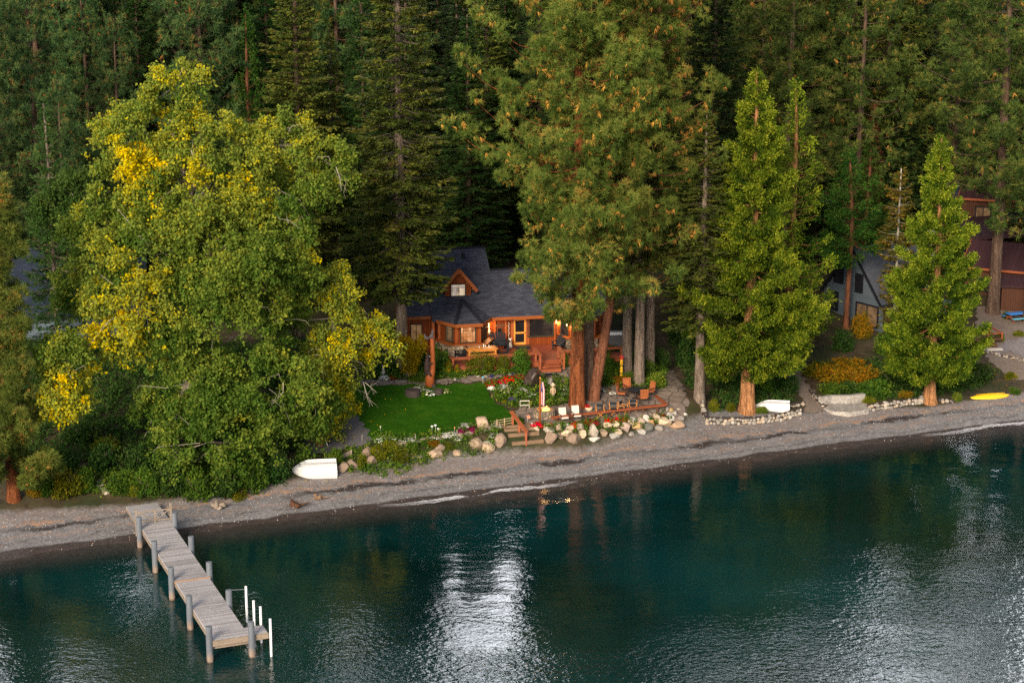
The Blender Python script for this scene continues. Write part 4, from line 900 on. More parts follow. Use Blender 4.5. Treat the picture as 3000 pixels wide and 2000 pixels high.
CL = [(395, 205, 75, 75, 0), (330, 300, 130, 85, .5), (480, 335, 130, 100, 0), (640, 335, 115, 80, 1.5), (765, 385, 62, 85, 1), (300, 400, 115, 85, -1), (450, 430, 170, 115, -1), (625, 425, 150, 105, 0),
      (225, 520, 100, 85, -.5), (345, 560, 165, 120, -2), (520, 560, 170, 140, -2), (665, 560, 80, 120, -1), (195, 650, 75, 75, -1), (325, 700, 160, 105, -3), (500, 720, 160, 140, -2), (640, 735, 80, 120, -1),
      (158, 850, 66, 92, -5), (140, 800, 50, 50, -5), (150, 900, 58, 62, -5.5), (290, 765, 80, 62, -3), (450, 880, 165, 115, -2.5), (610, 880, 150, 115, -2), (385, 950, 95, 80, -1.5), (480, 1015, 165, 110, -3.5), (640, 990, 105, 100, -1), (560, 1080, 100, 62, -2.4), (725, 925, 55, 65, -1)]
CY0 = 115.0
cot = [(x * k_, y * k_, rx * k_ * .90, ry * k_ * .88, CY0 + dy * 1.5) for x, y, rx, ry, dy in CL]
YL = [(330, 370, 75, .55), (355, 275, 35, .5), (255, 325, 40, .4), (460, 390, 45, .35), (150, 900, 100, .58), (290, 750, 105, .52), (220, 720, 80, .3), (700, 580, 35, .5), (740, 500, 40, .35), (800, 430, 45, .35), (560, 440, 60, .22), (350, 640, 120, .16), (600, 380, 90, .12), (330, 560, 100, .1)]
cb_ = G(505, 1395)
tk = [cb_, onray(525, 1250, 113.5), onray(560, 1100, 114), onray(600, 880, 115), onray(560, 600, 115), onray(500, 350, 115)]
lobes_tree('cottonwood_tree', cb_, cot, 61, M['cotton'], M['bark_cotton'], 'huge cottonwood turning yellow, hanging over the beach beside the pier', 3.2, 15, 0.19, 0.20,
           [(x * k_, y * k_, r * k_, a) for x, y, r, a in YL], 3, tk,
           bare=[((985, 490), (1000, 560), 113), ((665, 690), (690, 790), 110.5), ((660, 700), (650, 780), 110.5), ((880, 670), (815, 640), 112), ((400, 690), (440, 720), 110), ((830, 1120), (800, 1180), 110), ((560, 440), (590, 490), 112)], tint0=0.385, lift=0.11)
cb2 = G(925, 1290)
R2 = [(775, 660, 40, 55), (770, 730, 85, 65), (850, 780, 58, 52), (770, 810, 75, 60), (735, 860, 60, 60), (790, 900, 48, 55), (745, 950, 55, 48)]
lobes_tree('poplar_tree', cb2, [(x * k_, y * k_, rx * k_, ry * k_, 116.5 + (i % 3) * .7) for i, (x, y, rx, ry) in enumerate(R2)], 62, M['cotton'], M['bark_cotton'], 'smaller poplar with yellowing leaves reaching over the edge of the lawn', 4.2, 15, 0.2, 0.18,
           [(x * k_, y * k_, r * k_, a) for x, y, r, a in [(840, 810, 60, .3), (770, 920, 50, .45), (740, 880, 40, .4), (780, 680, 60, .18), (800, 760, 70, .15)]], 6, [cb2, onray(930, 1150, 117), onray(985, 950, 117)],
           bare=[((1065, 1120), (1080, 1180), 116.5), ((1068, 1135), (1092, 1190), 116.5), ((1070, 1120), (1105, 1150), 116.5), ((940, 1060), (950, 1130), 115.5)], tint0=0.50)
lobes_tree('maple_tree', G(860, 1000), [(860, 850, 60, 70, 127), (830, 900, 60, 60, 126), (890, 800, 40, 50, 127)], 63, M['shrub'], M['bark_grey'], 'bright green small tree glimpsed behind the cottonwood', 3.0, 16, 0.24, 0.18, (), 3, tint0=0.5)
lobes_tree('alder_tree', G(180, 900), [(200, 560, 60, 55, 124), (165, 620, 60, 60, 124), (225, 640, 45, 70, 123)], 64, M['shrub_dark'], M['bark_grey'], 'dark leafy tree between the slate roof and the cottonwood', 3.0, 15, 0.24, 0.19, (), 3, tint0=0.6)
pm = G(1205, 1100)
lobes_tree('sapling_tree', pm, [(1190, 1015, 26, 26, pm.y), (1222, 1010, 24, 24, pm.y), (1205, 1045, 20, 26, pm.y - .2), (1203, 1072, 15, 15, pm.y - .2)], 65, M['gold'], M['bark_grey'], 'golden leaved sapling in front of the grey fir trunk', 12, 12, 0.10, 0.10, (), 2, [pm, pm + Vector((0, 0, 1.6))], tint0=0.35)
# ---------------------------------------------------------------- the lodge
HO = Vector((0.7, 134.5, 4.0)); HR = R(11.0)
HM = Matrix.Translation(HO) @ Matrix.Rotation(HR, 4, 'Z')
def hp(u, w, z=0.0): return HM @ Vector((u, w, z))
house = thing('house', HO, 'timber lodge with a charcoal shingle roof, dormer and two bays, lamps lit', 'house', rz=HR)
mb = MB()
mb.box((-0.1, 3.9, 0.95), (13.0, 7.8, 3.1)); mb.box((-7.9, 2.6, 0.95), (2.2, 5.2, 3.2))
mb.prism([(-1.86, 3.9, 5.0), (-1.86, 6.2, 6.4), (-1.86, 8.5, 4.9), (-1.86, 8.5, 2.3)], (0.1, 0, 0))
mb.prism([(6.3, 0.02, 2.4), (6.3, 3.9, 4.95), (6.3, 7.7, 2.4)], (0.1, 0, 0)); mb.prism([(-6.5, 0.02, 2.4), (-6.5, 6.2, 6.3), (-6.5, 7.7, 5.3), (-6.5, 7.7, 2.4)], (0.1, 0, 0))
BW_ = [(-6.3, -0.5), (-5.35, -2.15), (-3.6, -2.15), (-2.75, -0.5)]; RW_ = [(2.75, -0.5), (3.5, -2.0), (5.2, -2.0), (6.0, -0.5)]
for P_ in (BW_, RW_): mb.prism([(P_[0][0], 0.1, -0.1)] + [(x, y, -0.1) for x, y in P_] + [(P_[-1][0], 0.1, -0.1)], (0, 0, 2.5))
mb.build('wall', M['siding'], house)
mb = MB(); sl_ = 0.6
def zr(wv): return 2.4 + sl_ * (wv + 0.7)
mb.prism([(-1.7, -0.7, 2.4), (-1.7, 3.9, zr(3.9)), (-1.7, 8.6, 2.35), (-1.7, 8.6, 2.2), (-1.7, 3.9, zr(3.9) - .18), (-1.7, -0.7, 2.22)], (8.6, 0, 0))
mb.prism([(-6.95, -0.7, 2.4), (-6.95, 6.2, zr(6.2)), (-6.95, 9.0, 4.9), (-6.95, 9.0, 4.7), (-6.95, 6.2, zr(6.2) - .18), (-6.95, -0.7, 2.22)], (5.25, 0, 0))
mb.prism([(-9.15, -0.35, 2.64), (-9.15, 5.2, 5.9), (-9.15, 5.2, 5.72), (-9.15, -0.35, 2.46)], (2.15, 0, 0))
def bay_roof(E, A, B):
    n = len(E); vs = [(x, y, 2.4) for x, y in E] + [A, B] + [(x, y, 2.26) for x, y in E]
    fs = [(i, i + 1, n) for i in range(n - 1)] + [(0, n, n + 1), (n - 1, n + 1, n)] + [(i, n + 2 + i, n + 3 + i, i + 1) for i in range(n - 1)] + [tuple(n + 2 + i for i in range(n))[::-1]]
    mb.add(vs, fs)
E1 = [(-6.65, -0.72), (-5.5, -2.6), (-3.45, -2.6), (-2.4, -0.72)]; E2 = [(2.45, -0.72), (3.3, -2.4), (5.35, -2.4), (6.35, -0.72)]
A1, A2 = (-4.5, 0.45, 3.62), (4.4, 0.45, 3.5)
bay_roof(E1, A1, (-4.5, 1.5, 3.66)); bay_roof(E2, A2, (4.4, 1.4, 3.54))
roof = mb.build('roof', M['shingle'], house)
mb = MB()
mb.bar((-6.95, 6.2, zr(6.2) + .03), (-1.68, 6.2, zr(6.2) + .03), 0.3, 0.07); mb.bar((-1.72, 3.9, zr(3.9) + .03), (6.9, 3.9, zr(3.9) + .03), 0.3, 0.07)
for E, A in ((E1, A1), (E2, A2)):
    for i in (1, 2): mb.bar((*E[i], 2.44), (A[0], A[1], A[2] + .04), 0.26, 0.05)
mb.build('ridge_cap', M['shingle_cap'], roof)
mb = MB(); mb.box((-3.55, 5.35, zr(5.35) + 0.12), (0.24, 0.3, 0.26)); mb.prism([(-3.7, 5.1, zr(5.1) + .02), (-3.4, 5.1, zr(5.1) + .02), (-3.55, 5.1, zr(5.1) + .34)], (0, 0.5, 0.1)); mb.build('roof_vent', M['trim_dark'], roof)
mb = MB()
mb.box((2.6, -0.74, 2.28), (0.3, 0.05, 0.24)); mb.bar((-2.4, -0.75, 2.29), (2.45, -0.75, 2.29), 0.06, 0.24); mb.bar((6.35, -0.75, 2.29), (6.95, -0.75, 2.29), 0.06, 0.24); mb.bar((-9.15, -0.40, 2.53), (-7.0, -0.40, 2.53), 0.06, 0.24)
for E in (E1, E2):
    for i in range(3): mb.bar((E[i][0], E[i][1] - .03, 2.29), (E[i + 1][0], E[i + 1][1] - .03, 2.29), 0.07, 0.25)
mb.build('fascia', M['fascia'], house, bevel=0.01)
mb = MB()
for u, w_ in ((-6.85, -0.55), (-6.42, -0.62)): mb.tube([(u, w_, -0.1), (u + .03, w_, 1.2), (u, w_, 2.3)], [0.13, 0.11, 0.12], 8)
mb.build('porch_post', M['cut_wood'], house, smooth=True)
def window(a, b, z0, z1, pane, nx=1, ny=0, parent=None, fr=0.07, proud=0.04, mu=0.025, frame=None, top_grid=False):
    """A framed window on the wall line from a to b (u, w), facing outwards (-w side)."""
    a = Vector((a[0], a[1], 0)); b = Vector((b[0], b[1], 0)); d = (b - a).normalized(); nrm = Vector((d.y, -d.x, 0)); L = (b - a).length
    def P(s, z, o): q = a + d * s + nrm * o; return (q.x, q.y, z)
    f = MB()
    for (s0, zz0, s1, zz1) in ((0, z0, 0, z1), (L, z0, L, z1)): f.bar(P(s0, zz0, proud), P(s1, zz1, proud), fr, fr, up=tuple(d))
    f.bar(P(-fr / 2, z0, proud + .01), P(L + fr / 2, z0, proud + .01), fr, fr); f.bar(P(-fr / 2, z1, proud + .01), P(L + fr / 2, z1, proud + .01), fr, fr)
    for i in range(1, nx): f.bar(P(L * i / nx, z0, proud), P(L * i / nx, z1, proud), fr * .8, fr * .7, up=tuple(d))
    if top_grid:
        zt = z1 - (z1 - z0) * 0.24
        f.bar(P(0, zt, proud - .01), P(L, zt, proud - .01), mu, mu)
        for i in range(nx):
            for s in (0.18, 0.82): f.bar(P(L * (i + s) / nx, z0, proud - .012), P(L * (i + s) / nx, z1, proud - .012), mu, mu, up=tuple(d))
        zb_ = z0 + (z1 - z0) * 0.16; f.bar(P(0, zb_, proud - .01), P(L, zb_, proud - .01), mu, mu)
    wo = f.build('window', frame or M['sash'], parent)
    g = MB(); g.prism([P(0, z0, 0.01), P(L, z0, 0.01), P(L, z1, 0.01), P(0, z1, 0.01)], tuple(nrm * 0.012)); g.build('pane', pane, wo)
    return wo
def seg(P_, i, s0, s1):
    a, b = Vector(P_[i]), Vector(P_[i + 1]); return tuple(a + (b - a) * s0), tuple(a + (b - a) * s1)
window(*seg(BW_, 1, 0.18, 0.82), 0.93, 2.08, M['pane_warm'], 1, parent=house, top_grid=True)
window(*seg(BW_, 0, 0.38, 0.80), 0.93, 2.06, M['pane_amber'], 1, parent=house, top_grid=True)
window(*seg(BW_, 2, 0.25, 0.75), 0.93, 2.06, M['pane_dim'], 1, parent=house, top_grid=True)
window((-8.5, 0.0), (-7.65, 0.0), 0.78, 1.98, M['pane_amber'], 2, parent=house)
window((0.52, 0.0), (2.48, 0.0), 0.64, 2.05, M['pane_dim'], 1, parent=house, fr=0.09)
window(*seg(RW_, 0, 0.25, 0.75), 0.9, 2.05, M['pane_dim'], 1, parent=house); window(*seg(RW_, 1, 0.15, 0.85), 0.9, 2.05, M['pane_dim'], 2, parent=house, top_grid=True)
mb = MB()
for i, P_ in enumerate((BW_, RW_)):
    for x, y in P_: mb = MB(); mb.box((x, y - .03, 1.55), (0.16, 0.16, 1.35), rz=0.4); mb.build('corner_board', M['cut_wood'], house)
for u in (-2.5, -2.05, -1.2, -0.72, 0.55, 2.62):
    mb = MB(); mb.box((u, -0.03, 1.1), (0.13, 0.06, 2.3)); mb.build('batten', M['cut_wood'], house)
mb = MB()
SB = [(-6.8, -0.35), (-5.75, -2.75), (-3.25, -2.85), (-2.45, -1.0)]; SR_ = [(2.95, -0.7), (3.3, -2.5), (5.4, -2.5), (6.4, -0.6)]
for P_ in (SB, SR_):
    n = len(P_); ins = [(x * 0.985 - 0.0, y + 0.9) for x, y in P_]
    c = (sum(p[0] for p in P_) / n, -0.6)
    lo = [(x + (x - c[0]) * .04, y - .1) for x, y in P_]
    vs = [(x, y, -0.1) for x, y in lo] + [(x, y, 0.82) for x, y in P_] + [(x - (x - c[0]) * .14, y + .45, 0.82) for x, y in P_] + [(x - (x - c[0]) * .14, y + .45, -0.1) for x, y in P_]
    fs = []
    for i in range(n - 1): fs += [(i, i + 1, n + i + 1, n + i), (n + i, n + i + 1, 2 * n + i + 1, 2 * n + i), (2 * n + i, 2 * n + i + 1, 3 * n + i + 1, 3 * n + i)]
    fs += [(0, n, 2 * n, 3 * n), (n - 1, 4 * n - 1, 3 * n - 1, 2 * n - 1)]
    mb = MB(); mb.add(vs, fs); st_ = mb.build('stone_base', M['wall_stone'], house); mb = MB()
    for i in range(3): mb.bar((P_[i][0], P_[i][1] + .16, 0.875), (P_[i + 1][0], P_[i + 1][1] + .16, 0.875), 0.46, 0.09)
    mb.build('wooden_cap', M['fascia'], st_)
# dormer
mb = MB(); mb.prism([(-5.62, 1.5, 3.15), (-3.62, 1.5, 3.15), (-3.62, 1.5, 4.5), (-4.62, 1.5, 5.72), (-5.62, 1.5, 4.5)], (0, 3.2, 0))
dm = mb.build('dormer', M['siding'], house)
mb = MB(); mb.prism([(-6.0, 1.0, 4.22), (-4.62, 1.0, 5.92), (-3.24, 1.0, 4.22), (-3.24, 1.0, 4.08), (-4.62, 1.0, 5.76), (-6.0, 1.0, 4.08)], (0, 4.4, 0)); mb.build('dormer_roof', M['shingle'], dm)
mb = MB(); mb.bar((-6.02, 0.97, 4.12), (-4.62, 0.97, 5.84), 0.06, 0.24); mb.bar((-3.22, 0.96, 4.12), (-4.62, 0.96, 5.84), 0.06, 0.24); mb.box((-4.62, 1.47, 3.28), (2.1, 0.08, 0.2))
mb.bar((-5.7, 1.4, 4.2), (-5.7, 0.98, 4.3), .1, .1); mb.bar((-3.54, 1.4, 4.2), (-3.54, 0.98, 4.3), .1, .1); mb.bar((-4.62, 1.45, 5.45), (-4.62, 0.98, 5.55), .1, .1); mb.build('barge_board', M['fascia'], dm)
wd_ = window((-5.16, 1.5), (-4.06, 1.5), 3.55, 4.62, M['pane_bed'], 2, parent=dm, top_grid=True)
# door
mb = MB()
for x in (-0.53, 0.28): mb.box((x, -0.07, 1.02), (0.11, 0.07, 2.04))
for z, h_ in ((0.12, 0.24), (0.98, 0.13), (2.0, 0.1)): mb.box((-0.125, -0.07, z), (0.70, 0.07, h_))
door = mb.build('door', M['door_wood'], house, bevel=0.008)
mb = MB(); mb.box((-0.125, -0.045, 0.58), (0.70, 0.02, 0.66)); mb.box((-0.125, -0.045, 1.5), (0.70, 0.02, 0.9)); mb.build('pane', M['pane_dim'], door)
mb = MB(); mb.ball((0.27, -0.14, 0.98), 0.04, 8); mb.build('handle', M['trim_dark'], door)
mb = MB()
for x in (-0.66, 0.41): mb.box((x, -0.05, 1.05), (0.12, 0.05, 2.2))
mb.box((-0.125, -0.05, 2.12), (1.2, 0.05, 0.1)); mb.build('door_casing', M['cut_wood'], house)
mb = MB(); mb.box((-0.125, -0.3, 0.03), (1.5, 0.45, 0.06)); mb.build('threshold', M['rail_dark'], house)
def lamp(u, w_, z, big=1.0, en=9.0):
    f = MB(); f.box((u, w_ + .06, z), (0.09, 0.05, 0.3)); f.box((u, w_ - .08, z + .16 * big), (0.2 * big, 0.2 * big, 0.03)); f.box((u, w_ - .08, z - .16 * big), (0.12, 0.12, 0.03))
    lo = f.build('wall_lamp', M['trim_dark'], house); g = MB(); g.lathe([(0.05, -.14 * big), (0.085 * big, -.1 * big), (0.085 * big, .12 * big), (0.05, .15 * big)], 8, (u, w_ - .08, z)); g.build('glass', M['lamp_glow'], lo)
    L = bpy.data.lights.new('lamp_light', 'POINT'); L.energy = en; L.color = (1, 0.60, 0.26); L.shadow_soft_size = 0.12
    q = link(bpy.data.objects.new('lamp_light', L)); q.parent = house; q.location = (u, w_ - 0.36, z - .05)
LAMP_EN = 42.0
lamp(-2.62, -0.05, 1.72, en=LAMP_EN); lamp(2.7, -0.3, 1.80, en=LAMP_EN); lamp(3.2, -1.55, 1.80, 0.6, en=LAMP_EN * .5)

deck = thing('deck', HO, 'red stained wooden deck with low railings and three steps', 'deck', rz=HR)
DP = [(-7.1, 0.0), (-7.1, -1.5), (-6.25, -5.65), (0.2, -5.1), (2.0, -4.95), (6.8, -4.55), (6.8, 0.0)]
mb = MB(); mb.prism([(x, y, -0.14) for x, y in DP], (0, 0, 0.13)); mb.build('floor', M['deck'], deck)
mb = MB()
for a, b in zip(DP[1:-2], DP[2:-1]): mb.bar((*a, -0.30), (*b, -0.30), 0.06, 0.34); 
mb.build('skirt_board', M['rail'], deck)
mb = MB()
for a, b in zip(DP[1:-1], DP[2:]): mb.bar((a[0] * .97, a[1] + .35, -0.6), (b[0] * .97, b[1] + .35, -0.6), 0.06, 0.8)
mb.build('skirting', M['rail_dark'], deck)
def rail(pts, posts, zc=0.62, par=deck, name='railing', ends=()):
    f = MB()
    for a, b in zip(pts[:-1], pts[1:]):
        f.bar((*a, zc), (*b, zc), 0.24, 0.055); f.bar((*a, zc - .09), (*b, zc - .09), 0.06, 0.12)
    for x, y in posts: f.box((x, y, zc / 2 - .06), (0.13, 0.13, zc))
    return f.build(name, M['rail'], par, bevel=0.008)
def lerp2(a, b, t): return (a[0] + (b[0] - a[0]) * t, a[1] + (b[1] - a[1]) * t)
rail([(-7.1, -1.5), (-6.25, -5.65), (0.2, -5.1)], [lerp2((-7.1, -1.5), (-6.25, -5.65), t) for t in (.05, .5)] + [lerp2((-6.25, -5.65), (0.2, -5.1), t) for t in (0.01, .33, .66, .98)])
rail([(2.0, -4.95), (6.8, -4.55)], [lerp2((2.0, -4.95), (6.8, -4.55), t) for t in (.02, .33, .66, .98)])
mb = MB()
for x0, dx in ((0.1, 0.16), (1.92, 0.12)):
    mb = MB()
    mb.bar((x0, -4.35, 0.80), (x0 + dx, -5.85, 0.60), 0.26, 0.06, (0, 0, 1)); mb.bar((x0, -4.35, 0.70), (x0 + dx, -5.85, 0.50), 0.06, 0.14)
    mb.box((x0, -4.4, 0.35), (0.13, 0.13, 0.75)); mb.box((x0 + dx, -5.82, 0.0), (0.14, 0.14, 1.1)); mb.bar((x0 + dx, -5.75, -0.35), (x0, -4.5, 0.25), 0.05, 0.14); mb.build('stair_rail', M['rail'], deck, bevel=0.008)
mb = MB()
for k in range(3):
    z = -0.165 * (k + 1); mb.box((1.07, -5.1 - 0.34 * k + .0, z - .02), (1.55, 0.38, 0.045)); mb.box((1.07, -4.95 - 0.34 * k + .02, z + .07), (1.53, 0.04, 0.13))
    mb.box((1.07, -5.27 - 0.34 * k, z - .12), (1.5, 0.04, 0.16))
mb.build('stairs', M['rail'], deck, bevel=0.006)

# ---- furniture on the deck
def local_thing(name, u, w_, z, label, cat, rz=0.0, group=None): return thing(name, hp(u, w_, z), label, cat, group, HR + rz)
def adirondack(label, s=1.0, cols='black'):
    t = thing('adirondack_chair', (0, 0, 0), label, 'chair', 'black wooden armchairs on the deck'); m = M[cols]
    f = MB(); 
    for i in range(5): f.bar((-.27, -.28 + i * .12, .36 - i * .035), (.27, -.28 + i * .12, .36 - i * .035), .105, .025)
    f.build('seat', m, t)
    f = MB()
    for i in range(6):
        x = -.25 + i * .1; hh = .95 - 1.6 * x * x; f.bar((x, .22, .22), (x * 1.25, .48, hh), .092, .022, up=(0, 1, 0))
    f.bar((-.28, .30, .45), (.28, .30, .45), .03, .07); f.build('backrest', m, t)
    for sx in (-1, 1):
        f = MB(); f.bar((sx * .36, -.36, .55), (sx * .36, .36, .52), .13, .03); f.build('arm', m, t)
        f = MB(); f.bar((sx * .31, -.30, 0), (sx * .31, -.30, .54), .09, .04, up=(0, 1, 0)); f.build('leg', m, t)
        f = MB(); f.bar((sx * .29, -.34, .33), (sx * .29, .46, .02), .04, .11); f.bar((sx * .33, .32, .1), (sx * .33, .32, .53), .05, .04, up=(0, 1, 0)); f.build('leg', m, t)
    return t
ad = adirondack('')
def ad_at(u, w_, rz, s, label): o = place(ad, hp(u, w_, 0.0), HR + rz, s, label); return o
ad_at(-1.95, -1.55, 0.1, (1.75, 1.3, 1.42), 'largest black armchair, a wide one with a rounded back under the wall sign')
ad_at(-5.25, -3.25, -1.4, (1, 1, 0.95), 'black armchair at the end of the orange table beside the stone base')
ad_at(-2.05, -3.55, 1.5, (1, 1, 0.95), 'black armchair at the end of the orange table nearest the steps')
ad_at(2.55, -1.75, -0.7, (1.1, 1.1, 1.05), 'black armchair by the second stone base, beneath the double lamps')
ad_at(3.2, -3.35, -0.9, (1, 1, 0.9), 'black armchair beside the great pine trunk at the deck railing')
tb = local_thing('dining_table', -3.72, -3.5, 0, 'orange wooden dining table with bottles on the deck', 'table', 0.06)
f = MB()
for i in range(5): f.box((0, -.42 + i * .21, .74), (2.35, .2, .05))
f.build('tabletop', M['honey'], tb, bevel=0.006)
for x in (-1, 1):
    for y in (-.38, .38): f = MB(); f.box((x, y, .355), (.11, .11, .71)); f.build('leg', M['honey'], tb)
f = MB(); f.bar((-1, -.38, .64), (1, -.38, .64), .03, .13); f.bar((-1, .38, .64), (1, .38, .64), .03, .13); f.build('apron', M['honey'], tb)
def bench(u, w_, label):
    b = local_thing('bench', u, w_, 0, label, 'bench', 0.06, 'orange benches at the deck table')
    f = MB(); f.box((0, 0, .43), (1.95, .36, .05)); f.build('seat', M['honey'], b)
    for x in (-.8, .8): f = MB(); f.box((x, 0, .2), (.09, .3, .41)); f.build('leg', M['honey'], b)
bench(-3.65, -4.15, 'orange bench on the lake side of the dining table'); bench(-3.75, -2.78, 'orange bench on the house side of the dining table')
for i, (du, h_, r_, lb) in enumerate(((-.12, .30, .04, 'tallest white bottle on the orange table'), (.02, .2, .035, 'middle white bottle of the row on the orange table'), (.28, .2, .035, 'white bottle nearest the table end and black chair'), (-.45, .14, .03, 'small clear glass on the orange table'))):
    b = local_thing('bottle', -3.4 + du, -3.45, .766, lb, 'bottle', 0, 'bottles on the deck table'); f = MB(); f.lathe([(r_, 0), (r_, h_ * .6), (r_ * .4, h_ * .78), (r_ * .4, h_)], 8); f.build('body', M['white_pole'], b, smooth=True)
    f = MB(); f.lathe([(r_ * .45, h_), (r_ * .45, h_ + .03)], 8); f.build('cap', M['steel'], b)
def flatmat(u, w_, z, sx, sy, label):
    t = local_thing('door_mat', u, w_, z, label, 'door mat', 0, 'dark door mats'); f = MB(); f.box((0, 0, .012), (sx, sy, .024)); f.build('pile', M['mat'], t)
    f = MB()
    for y in (-sy / 2, sy / 2): f.bar((-sx / 2, y, .016), (sx / 2, y, .016), .05, .034)
    f.build('border', M['trim_dark'], t)
flatmat(-0.05, -1.0, 0.0, 1.15, 0.7, 'dark mat on the deck in front of the orange door')
flatmat(1.0, -6.35, h_xy(*hp(1.0, -6.35)[:2]) - 4 + 0.12, 0.95, 0.5, 'dark mat on the flagstones at the foot of the red steps')
t = local_thing('hanging_bag', -2.6, -0.2, 1.0, 'cream canvas bag hanging under the wall lamp', 'bag')
f = MB(); f.lathe([(.10, -.08), (.19, -.04), (.21, .12), (.19, .30), (.13, .34)], 10); f.build('body', M['beige'], t, smooth=True)
f = MB(); f.tube([(-.12, 0, .32), (-.03, 0, .68), (.03, 0, .68), (.13, 0, .32)], .018, 5); f.build('strap', M['beige'], t)
t = local_thing('wall_sign', -1.62, -0.06, 1.62, 'brown carved board on the wall over a small mirror', 'sign'); f = MB(); f.box((0, 0, 0), (.72, .04, .2)); f.build('board', M['rail_dark'], t, bevel=.01)
t = local_thing('wall_mirror', -1.68, -0.06, 1.22, 'small framed mirror beneath the brown wall board', 'mirror'); f = MB()
for x in (-.17, .17): f.box((x, 0, 0), (.05, .05, .42))
for z in (-.19, .19): f.box((0, 0, z), (.3, .05, .05))
f.build('frame', M['rail_dark'], t); f = MB(); f.box((0, .0, 0), (.29, .02, .34)); f.build('glass', M['pane_dark'], t)
t = local_thing('wind_chime', -0.98, -0.12, 1.9, 'string of pale shells hanging beside the orange door', 'wind chime'); f = MB(); f.tube([(0, 0, 0), (0, 0, -1.2)], .008, 4)
f.build('cord', M['rail_dark'], t); f = MB()
for k in range(9): f.ball((.03 * math.sin(k * 2.3), 0, -.1 - k * .13), (.04, .03, .05), 6)
f.build('shell', M['beige'], t, smooth=True)
t = local_thing('dog_statue', -1.0, -0.75, 0.0, 'small grey and white dog figure by the orange door', 'statue'); f = MB()
f.lathe([(.15, 0), (.17, .12), (.13, .38), (.09, .55)], 10); f.ball((0, -.04, .66), (.11, .13, .11), 8); f.ball((0, -.16, .63), (.06, .08, .05), 6)
for sx in (-1, 1): f.ball((sx * .08, -.16, .16), (.05, .06, .17), 6); f.ball((sx * .1, .0, .73), (.03, .05, .08), 6)
f.build('body', M['stone_white'], t, smooth=True)
t = local_thing('potted_heater', -2.55, -1.0, 0.0, 'black kettle grill beside the largest armchair', 'grill'); f = MB(); f.lathe([(.12, .42), (.28, .5), (.33, .64), (.28, .8), (.1, .9)], 14); f.build('bowl', M['black'], t, smooth=True)
for a in range(3): f = MB(); f.tube([(.2 * math.cos(a * 2.1), .2 * math.sin(a * 2.1), .5), (.3 * math.cos(a * 2.1), .3 * math.sin(a * 2.1), 0)], .02, 6); f.build('leg', M['black'], t)
f = MB(); f.tube([(-.06, -.05, .9), (0, -.05, .95), (.06, -.05, .9)], .012, 6); f.build('handle', M['steel'], t)
t['category'] = 'grill'; t.name = 'kettle_grill'
gp = G(1804, 1012); t = thing('covered_grill', (gp.x, gp.y, gp.z), 'grey covered barbecue standing beyond the leaning pine', 'grill')
f = MB(); f.prism([(-.62, -.3, .0), (.62, -.3, .0), (.70, -.34, .85), (-.70, -.34, .85)], (0, .62, 0)); f.build('cover', M['grey_cover'], t, bevel=.05)
f = MB(); f.prism([(-.55, -.30, .852), (.55, -.30, .852), (.50, -.22, 1.15), (-.50, -.22, 1.15)], (0, .5, 0)); f.build('lid', M['steel'], t, bevel=.06)

# ---------------------------------------------------------------- the pier
D0 = at(300 + 825 / 2.613, 1400 + 1405 / 2.613, 0); DA = Vector((-0.3778, 0.9259, 0)); DB = Vector((0.9259, 0.3778, 0)); drz = math.atan2(DB.y, DB.x)
pier = thing('pier', (D0.x, D0.y, 0), 'weathered grey plank pier on steel piles reaching into the lake', 'pier', rz=drz)   # local x across, y towards the shore
f = MB(); f.prism([(.17, .0, 1.04), (2.95, .0, 1.04), (2.95, 1.05, 1.04), (1.99, 1.05, 1.04), (1.99, 8.62, 1.04), (.17, 8.62, 1.04)], (0, 0, .06)); f.prism([(.17, 8.80, 1.04), (1.99, 8.80, 1.04), (1.99, 18.55, 1.04), (.17, 18.55, 1.04)], (0, 0, .06))
pdk = f.build('planking', M['dock'], pier)
f = MB(); f.prism([(.12, 8.625, 1.045), (2.05, 8.625, 1.045), (2.05, 8.795, 1.045), (.12, 8.795, 1.045)], (0, 0, .062)); f.build('new_plank', M['honey'] if False else m_plain('fresh_plank', (0.52, 0.31, 0.17), 0.7, .15, 4, .1, stretch=(.3, 1, 1)), pier)
f = MB()
for x in (.2, 1.95): f.bar((x, .06, .9), (x, 18.5, .9), .09, .26)
f.bar((.14, -.04, .95), (2.98, -.04, .95), .08, .29); f.bar((2.97, 0, .93), (2.97, 1.05, .93), .06, .24)
for k in range(5): f.bar((-.05, 4.5 * k + .15, .72), (2.15, 4.5 * k + .15, .72), .12, .2)
f.build('joist', M['timber_grey'], pier)
for k in range(5):
    for x in (0.0, 2.08): f = MB(); f.tube([(x, 4.5 * k - (.18 if x and not k else 0), -3), (x, 4.5 * k - (.18 if x and not k else 0), 1.87)], .165, 16); f.build('pile', M['pile'], pier, bevel=.01)
f = MB(); f.prism([(.12, 18.56, 1.04), (2.02, 18.56, 1.04), (2.02, 22.9, .92), (.12, 22.9, .92)], (0, 0, .06)); f.build('ramp', M['dock'], pier)
f = MB(); f.bar((.14, 18.6, .95), (.14, 22.9, .80), .06, .2); f.bar((2.0, 18.6, .95), (2.0, 22.9, .80), .06, .2); f.build('ramp_side', M['timber_grey'], pier)
f = MB()
gy = 18.95
for x in (.02, 1.12): f.box((x, gy, 1.45), (.1, .1, 1.15 if x < .5 else .85))
for z in (1.22, 1.82): f.bar((.06, gy, z), (2.02, gy, z), .05, .07)
f.bar((.1, gy, 1.8), (1.08, gy, 1.24), .04, .06); f.bar((1.14, gy, 1.24), (2.0, gy, 1.8), .04, .06)
gate = f.build('gate', M['timber_grey'], pier)
